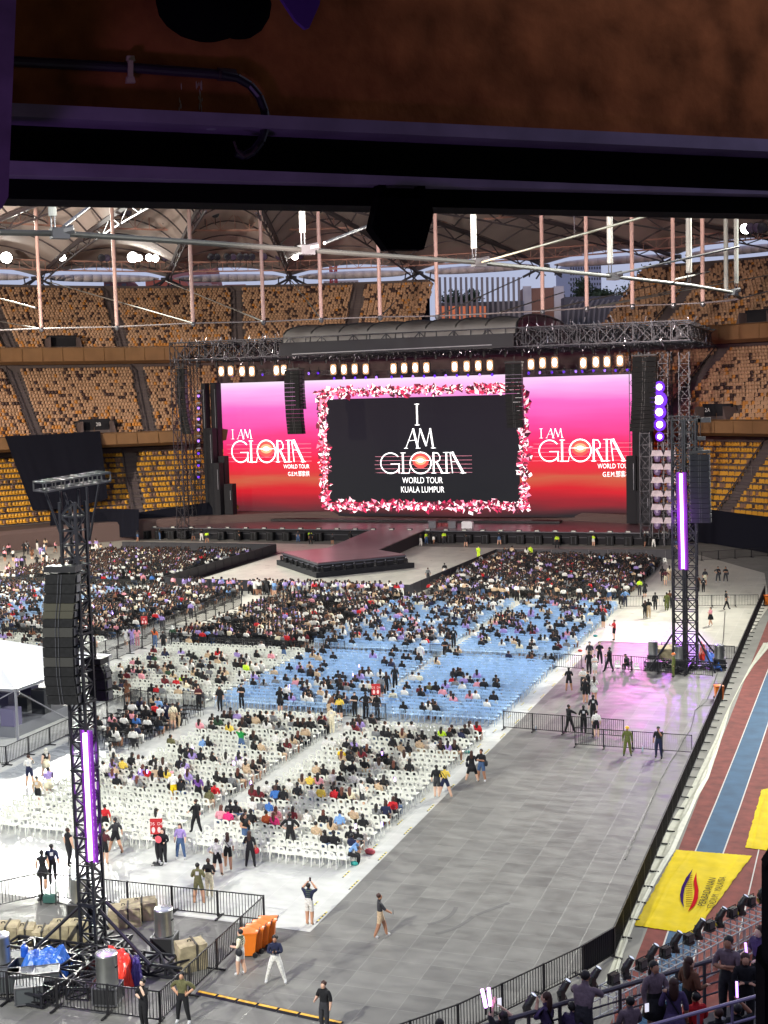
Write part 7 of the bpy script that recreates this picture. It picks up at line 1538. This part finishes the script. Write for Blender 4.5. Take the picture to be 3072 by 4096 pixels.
for kind in rest:
    a, b2, c3 = chair_parts(kind); mm = merge(a, b2, *c3)
    o = tiled('plastic_chairs', mm, rest[kind], np.array([CT[kind]*random.uniform(.82, 1.06) for _ in rest[kind]]), MATS.get('chair_attr') or attr_mat('chair_attr', .35))
    tag(o, f'the remaining {kind} plastic chairs set out in rows farther back', kind+' chairs', kind='stuff')
# ------------------------------------------------------------------ seated spectators
SP = [dict(arms=('lap', 'lap')), dict(arms=('phone', 'phone')), dict(arms=('lap', 'lap'), hunch=.25), dict(arms=('face', 'lap'))]
tmpl = []
for k, a in enumerate(SP):
    for bt in ('long', 'short'):
        J = joints(seat=True, **a); me = grow('seated_person', J, 1, bt); addmats(me, 4)
        for hk in ('short', 'long', 'bun', 'long'):
            hm = hair_mb(J, hk).build('hair', HAIRS[0], smooth=True); hd = hm.data; bpy.data.objects.remove(hm); tmpl.append((me, hd, hk, bt, k))
order = sorted(seated, key=lambda s_: cells[s_[0]][1]**2+cells[s_[0]][2]**2)
NIND = 300-len(people)-16
HN = {'short': 'short-haired', 'long': 'long-haired', 'bun': 'bun-haired'}
for ci, cc in order[:NIND]:
    c = cells[ci]; me, hd, hk, bt, k = random.choice(tmpl)
    if cc in 'PpdW' : me, hd, hk, bt, k = random.choice([t for t in tmpl if t[2] == 'long'])
    s = random.uniform(.94, 1.06); o = bpy.data.objects.new('person', me); col.objects.link(o); o.location = (c[1], c[2]+.02, .02-.0); o.rotation_euler = (0, 0, random.uniform(-.25, .25)); o.scale = (s, s, s)
    bc = random.choice('kkxjtw'); setslots(o, [random.choice(SKINS), cloth(cc), cloth(bc), SHOE[random.choice('wk')]])
    h = bpy.data.objects.new('hair', hd); col.objects.link(h); h.parent = o; h.material_slots[0].link = 'OBJECT'; h.material_slots[0].material = random.choice(HAIRS if hk == 'long' else HAIRS[:1]+HAIRS[2:3])
    tag(o, f'{HN[hk]} person in {PAL[cc][0]} top, {endname(c[3], c[6])}, {ordn(c[4])} row, {c[5]}', 'person', 'spectators sitting in the rows')
# low-detail figures for the far crowd, one object
def lowpoly(J, bt, hk):
    me = grow('tmp_low', J, 0, bt, 'long' if hk == 'long' else 'short'); m = MB(); mi = [p.material_index for p in me.polygons]
    m.v = [tuple(v.co) for v in me.vertices]; m.f = [tuple(p.vertices) for p in me.polygons]; m.m = mi; bpy.data.meshes.remove(me)
    m.cm = 4; c = J['skl'][0]; m.ell(c+Vector((0, -.04, .015)), (.115, .11, .115), 6, 4)
    if hk == 'long': m.ell(c+Vector((0, -.085, -.14)), (.10, .05, .2), 6, 4)
    return m
PROB = {'near right block': 0, 'near left block': 0, 'near left edge block': 0, 'small black block': .15, 'far left white block': 0.02, 'right blue block': .30, 'left blue block': .10, 'upper left blue block': .34, 'middle black block': .50, 'far right black block': .58, 'white block beyond the corridor': .2, 'left black block': .56, 'far left blue block': .42, 'farthest left black block': .62}
KEYS = 'kwptgcrdPbWn'; WTS = (62, 20, 9, 7, 6, 3, 3, 3, 2, 2, 2, 5)
crowd = [(cells[ci][1], cells[ci][2], cc) for ci, cc in order[NIND:]]
for ci, c in enumerate(cells):
    if ci in taken: continue
    pr = PROB[c[5]]
    if c[5] == 'right blue block': pr = .03 if c[2] < 95 else (.20 if c[2] < 108 else .32)
    pr *= .55+.9*(math.sin(c[1]*.6+c[2]*.35)*.5+.5)
    if random.random() < pr: crowd.append((c[1], c[2], random.choices(KEYS, WTS)[0]))
def emit_crowd(lst, js, name, label, cat):
    vs = [lowpoly(J, bt, hk) for J, bt, hk in js]; grp = [[] for _ in vs]; tin = [[] for _ in vs]
    for x, y, cc in lst:
        k = random.randrange(len(vs)); s = random.uniform(.93, 1.06); grp[k].append((x, y, .02, random.uniform(-.4, .4) if cat == 'seated crowd' else random.uniform(-1, 1), s))
        sk = random.choice(((200, 156, 130), (170, 126, 100), (140, 98, 76))); bt = random.choice(('k', 'k', 'x', 'j', 'w')); hc = random.choice(((16, 14, 14), (20, 16, 16), (58, 36, 28)))
        tin[k].append([lin(sk), lin(PAL[cc][1]), lin(PAL[bt][1]), (.3, .3, .3), lin(hc)])
    objs = [tiled(name, v, g_, np.array(t_), MATS.get('crowd_attr') or attr_mat('crowd_attr', .8)) for v, g_, t_ in zip(vs, grp, tin) if g_]
    # join into one mesh object
    bm = bmesh.new()
    base = objs[0]
    with bpy.context.temp_override(active_object=base, object=base, selected_objects=objs, selected_editable_objects=objs): bpy.ops.object.join()
    bm.free(); return tag(base, label, cat, kind='stuff')
emit_crowd(crowd, [(joints(seat=True, arms=a), bt, hk) for a in (('lap', 'lap'), ('phone', 'phone')) for bt, hk in (('long', 'short'), ('short', 'long'))], 'seated_crowd', 'dense crowd sitting on the blue and black chairs farther back', 'seated crowd')
stand = []
for _ in range(85): u = random.random(); stand.append((-60.5+17*u, 126.1-abs(random.gauss(0, .7)), random.choices(KEYS, (30, 24, 20, 8, 5, 4, 3, 2, 5, 3, 2, 3))[0]))
for _ in range(22): u = random.random(); stand.append((-73+13*u, 126-abs(random.gauss(0, .8)), random.choice('kwpPb')))
for _ in range(26): stand.append((random.uniform(-42, -38), random.uniform(126, 158), random.choice('kwpgt')))
for _ in range(50): stand.append((random.uniform(-112, -97), random.uniform(125, 160), random.choice('kwpPgt')))
for _ in range(40): stand.append((random.uniform(-40, -21), random.uniform(124.5, 127.5), random.choice('kkwpt')))
for _ in range(26): x = random.uniform(-102, -20); stand.append((x, 172.5 if random.random() < .6 else 170, random.choice('kkkNx')))
emit_crowd(stand, [(joints(arms=a, legs=l), bt, hk) for a, l, bt, hk in ((D_, ST, 'long', 'short'), (BE, WK, 'short', 'long'), (PH, ST, 'short', 'short'), (FO, ST, 'long', 'long'))], 'standing_crowd', 'far crowd standing along the barriers before the thrust stage', 'standing crowd')
# people climbing the stair of the lower left stand
for k in range(9):
    t = t_at_px(140+k*14, 8, 5); p = ring(t, 7+(8-k)*1.1, 3+(8-k)*.86); person(p, random.uniform(0, 6), f'{ordn(k)} person from the top on the stairway of the lower left stand', top='kwpwkPwkw'[k], bot='k', arms=D_, group='people on the left stairway')
NST = 9
# glowing light sticks held in the crowd
for k, (c_, x, y) in enumerate(((Kc2, 555, 190), (Kc2, 670, 325), (Kc2, 285, 95), (Kc2, 240, 250), (Kc2, 1540, 600), (Kc2, 1625, 300), (T2c, 975, 945), (T2c, 1320, 1070), (T2c, 540, 1130), (T2c, 600, 1140), (Oc, 575, 385), (Oc, 620, 320), (Oc, 790, 970), (Sc, 830, 850), (Sc, 690, 800), (Kc2, 1365, 615))):
    p = G(*cr(c_, x, y), 1.0); o = MB().ell((0, 0, .18), (.05, .05, .12), 8, 6).build('light_stick', mat('stick_violet', (1, 1, 1), emit=(.45, .2, 1), estr=4)); o.location = p; MB().bar((0, 0, 0), (0, 0, .1), .015).build('handle', M_blk, None).parent = o
    tag(o, f'glowing violet light stick held in the crowd, {ordn(k)} counting from the nearest rows', 'light stick', 'violet light sticks in the crowd')
# ================================================================== near terrace at lower right
F8 = (2100, 3600, 1.707)
SZ = lambda z: 21-(21-z)*1.3
def FG(x, y, z): return G(*cr(F8, x, y), SZ(z))
TC = mat('terrace_concrete', lin((84, 80, 84)), .85, noise=.25, nscale=3)
rA, rB = FG(-420, 905, 11.9), FG(1760, 270, 11.9); rd = (rB-rA).normalized(); rn = Vector((rd.y, -rd.x, 0))
if rn.dot(rA) > 0: rn = -rn
if rn.dot(-rA) < 0: rn = -rn
m = MB()
for k in range(6):
    o_ = rn*(.05+k*.85); z = 10.82+(.45*max(0, k-1)); m.prism([rA+o_-Vector((0, 0, 11.9-z)), rB+o_-Vector((0, 0, 11.9-z)), rB+o_+rn*.85-Vector((0, 0, 11.9-z)), rA+o_+rn*.85-Vector((0, 0, 11.9-z))], (0, 0, -.5))
o = m.build('near_terrace', TC); tag(o, 'dark stepped concrete terrace under the nearest spectators', 'terrace')
m = MB(); m.bar(rA, rB, .05, 8)
for z in (.28, .5, .72): m.bar(rA-Vector((0, 0, z)), rB-Vector((0, 0, z)), .022, 6)
n = 11
for i in range(n+1): p = rA+(rB-rA)*(i/n); m.bar(p, p-Vector((0, 0, 1.1)), .04, 6)
tag(m.build('terrace_railing', mat('railing_paint', lin((84, 80, 88)), .4, .3)), 'dark horizontal-bar railing in front of the nearest spectators', 'railing')
m = MB(); a, b_ = FG(700, 900, 12.3), FG(1640, 640, 12.3); m.bar(a, b_, .035, 8); m.bar(a-Vector((0, 0, .4)), b_-Vector((0, 0, .4)), .03, 6)
for i in range(5): p = a+(b_-a)*i/4; m.bar(p, p-Vector((0, 0, 1.0)), .03, 6)
tag(m.build('aisle_handrail', mat('railing_purple_lit', lin((140, 130, 160)), .35, .4)), 'thin pale handrail among the nearest spectators', 'railing')  # purple light on the handrail is put into its colour
# glow from handheld sticks, plus an unseen area fill added for the spectators
lamp('spectator_glow', 'POINT', FG(1400, 560, 13.2), 4, (.45, .2, 1), shadow_soft_size=.3); lamp('terrace_fill', 'AREA', Vector((3, 4, 15)), 5, (.85, .62, 1), aim=FG(900, 600, 11.5), size=2.5)
fore = [  # crop position of the head centre, standing?, ...
 (Q3, 1405, 930, 12.36, -25, dict(top='1', bot='x', arms=LE, hunch=.18, h=1.72), 'short-haired man in pale pink T-shirt leaning on the railing at the bottom of the photo'),
 (Q3, 1180, 1035, 12.10, 60, dict(top='2', bot='k', arms=('face', 'down'), hair='long', h=1.6, extra=['strap']), 'woman in grey-lilac top with a bag strap, hand at her face'),
 (Q3, 920, 1150, 12.0, 25, dict(top='x', bot='k', arms=('high', 'up'), hair='long', h=1.6, extra=['phone_lit']), 'dark-haired person lifting a lit phone and two glowing sticks'),
 (Q3, 540, 1195, 11.7, 0, dict(top='k', bot='k', arms=D_, h=1.6), 'dark head just showing at the bottom edge left of the glow sticks'),
 (Q3, 1345, 1095, 11.9, -40, dict(top='2', bot='k', arms=BE, h=1.6), 'person in lilac shirt with blurred dark hair below the man in pink'),
 (F8, 715, 690, 11.95, 15, dict(top='1', bot='k', arms=('lap', 'lap'), h=1.6), 'boy in white T-shirt low at the bottom between two groups'),
 (F8, 885, 455, 12.36, 200, dict(top='1', bot='k', bt='skirt', arms=('phone', 'down'), hair='long', h=1.66, sleeve='long', extra=['phone_lit', 'strap']), 'long-haired woman in white blouse and black skirt with a lit phone'),
 (F8, 1015, 565, 12.2, -10, dict(top='2', bot='2', bt='dress', arms=('bent', 'down'), hair='long', h=1.62, extra=['strap']), 'long-haired woman in lilac dress seen from behind'),
 (F8, 1125, 420, 12.36, -60, dict(top='W', bot='k', arms=BE, hair='long', h=1.66, sleeve='long'), 'long-haired woman in brown top at the railing'),
 (F8, 1388, 285, 12.45, 150, dict(top='1', bot='x', arms=('phone', 'fold'), h=1.78), 'tall man in white T-shirt and grey trousers looking down at the railing'),
 (F8, 1505, 400, 12.3, 170, dict(top='k', bot='k', arms=FO, hair='long', h=1.62, sleeve='long'), 'long-haired woman in black beside the tall man'),
 (F8, 1600, 210, 12.45, 120, dict(top='2', bot='k', arms=BE, h=1.72, extra=['strap', 'stick']), 'person in lilac T-shirt with a black strap at the right margin'),
 (F8, 1165, 660, 11.9, 10, dict(top='r', bot='k', arms=('lap', 'lap'), h=1.6), 'person in red shirt low at the bottom beside the lilac dress'),
 (F8, 1320, 770, 11.95, 10, dict(top='k', bot='k', arms=('lap', 'lap'), h=1.6), 'dark silhouette at the bottom beneath the purple stick'),
 (F8, 1450, 740, 12.1, 0, dict(top='k', bot='k', arms=('bent', 'up'), h=1.6, extra=['stick']), 'dark silhouette holding a violet stick at the lower right corner'),
]
for c_, x, y, hz, rz, kw, lab in fore:
    p = G(*cr(c_, x, y), SZ(hz)); kw = dict(kw); s = kw.get('h', 1.68)/1.68; p.z = SZ(hz)-1.60*s
    person(p, YAW+math.radians(rz), lab, hero=True, group='nearest spectators on the terrace', **kw)
for k, (x, y) in enumerate(((808, 1045), (835, 1035))):
    p = G(*cr(Q3, x+12, y+55), SZ(12.2)); o = MB().bar((0, 0, 0), (-.07+.04*k, 0, .34), .032, 8).build('light_stick', mat('stick_pink', (1, 1, 1), emit=(.75, .3, 1), estr=6)); o.location = p
    MB().bar((0, 0, -.14), (0, 0, 0), .02, 6).build('handle', M_blk, None).parent = o
    tag(o, f'{["left", "right"][k]} glowing pink-violet stick held up at the bottom of the photo', 'light stick', 'pair of raised light sticks')
# moving head lights on a rail by the track
def FL(x, y, z=1.0): return G(*cr(F8, x, y), z)
A1, B1 = FL(530, 640, 1.1), FL(1690, 40, 1.1)
m = MB(); d = (B1-A1); u = d.normalized(); sd = Vector((u.y, -u.x, 0))*.45; n = 12
for s_ in (-1, 1):
    for z in (0, -.45, -1.05): m.bar(A1+sd*s_+Vector((0, 0, z)), B1+sd*s_+Vector((0, 0, z)), .03, 6)
for i in range(n*2+1):
    p = A1+d*(i/(2*n))
    for s_ in (-1, 1): m.bar(p+sd*s_, p+sd*s_-Vector((0, 0, 1.08)), .03, 6)
    m.bar(p+sd, p-sd, .03, 6)
tag(m.build('lighting_platform', mat('platform_alu', lin((176, 178, 182)), .35, .5)), 'silver framed platform carrying moving-head lights beside the track', 'platform')
LM = mat('fixture_black', (.012, .012, .014), .25)
def moving_head(p, label, tilt=.55):
    e = empty('moving_head_light', p, math.atan2(u.y, u.x)+.9); e.scale = (.78,)*3; m = MB(); m.box((0, 0, .09), (.42, .36, .18)); part(m, 'base', LM, e)
    m = MB(); m.box((-.2, 0, .34), (.05, .18, .42)); m.box((.2, 0, .34), (.05, .18, .42)); part(m, 'yoke', LM, e)
    R = Matrix.Rotation(tilt, 3, 'X'); m = MB(); m.lathe((0, 0, 0), [(.10, -.26), (.16, -.2), (.17, .1), (.15, .38), (.155, .5)], 14); m.v = [tuple(R @ Vector(v)+Vector((0, 0, .46))) for v in m.v]; hd_ = part(m, 'head', LM, e, True)
    m = MB(); m.lathe((0, 0, .505), [(.135, 0), (.08, .03), (.02, .045)], 12); m.v = [tuple(R @ Vector(v)+Vector((0, 0, .46))) for v in m.v]; part(m, 'lens', mat('lens_pale', lin((214, 220, 236)), .08, emit=(.8, .85, 1), estr=.25), hd_)
    tag(e, label, 'moving-head light', 'moving-head lights on the platform')
for k, (x, y) in enumerate(((20, 790), (255, 690), (465, 600), (690, 530), (860, 440), (1022, 350), (1180, 262), (1328, 180), (1475, 95), (1615, 15))):
    if k < 3: p = FL(x, y, 1.1); p = FG(x, y+20, 11.0+0)*0+FL(x, y, 1.1)
    else: p = FL(x, y, 1.15)
    moving_head(p, f'{ordn(k)} upright moving-head light from the left by the track')
for k, (x, y) in enumerate(((605, 575), (795, 478), (957, 390), (1117, 300), (1260, 210), (1415, 118), (1540, 40))):
    p = FL(x, y+8, 1.15); e = empty('strobe_light', p, math.atan2(u.y, u.x)); e.scale = (.8,)*3; m = MB(); m.box((0, 0, .12), (.4, .4, .12)); m.box((0, 0, .34), (.46, .30, .36)); part(m, 'body', LM, e)
    m = MB(); m.box((0, -.16, .34), (.38, .02, .28)); part(m, 'grille', mat('grille', (.04, .04, .045), .3), e); m = MB(); m.tube([(-.27, 0, .1), (-.27, 0, .6), (.27, 0, .6), (.27, 0, .1)], .02, 6); part(m, 'bracket', LM, e)
    tag(e, f'{ordn(k)} squat black strobe box from the left between the moving heads', 'strobe light', 'strobe boxes on the platform')
bpy.data.scenes.remove(TMPS)
for o in bpy.data.objects:
    if 'label' in o and not 4 <= len(o['label'].split()) <= 16: print('LONG', len(o['label'].split()), o.name, '|', o['label'])
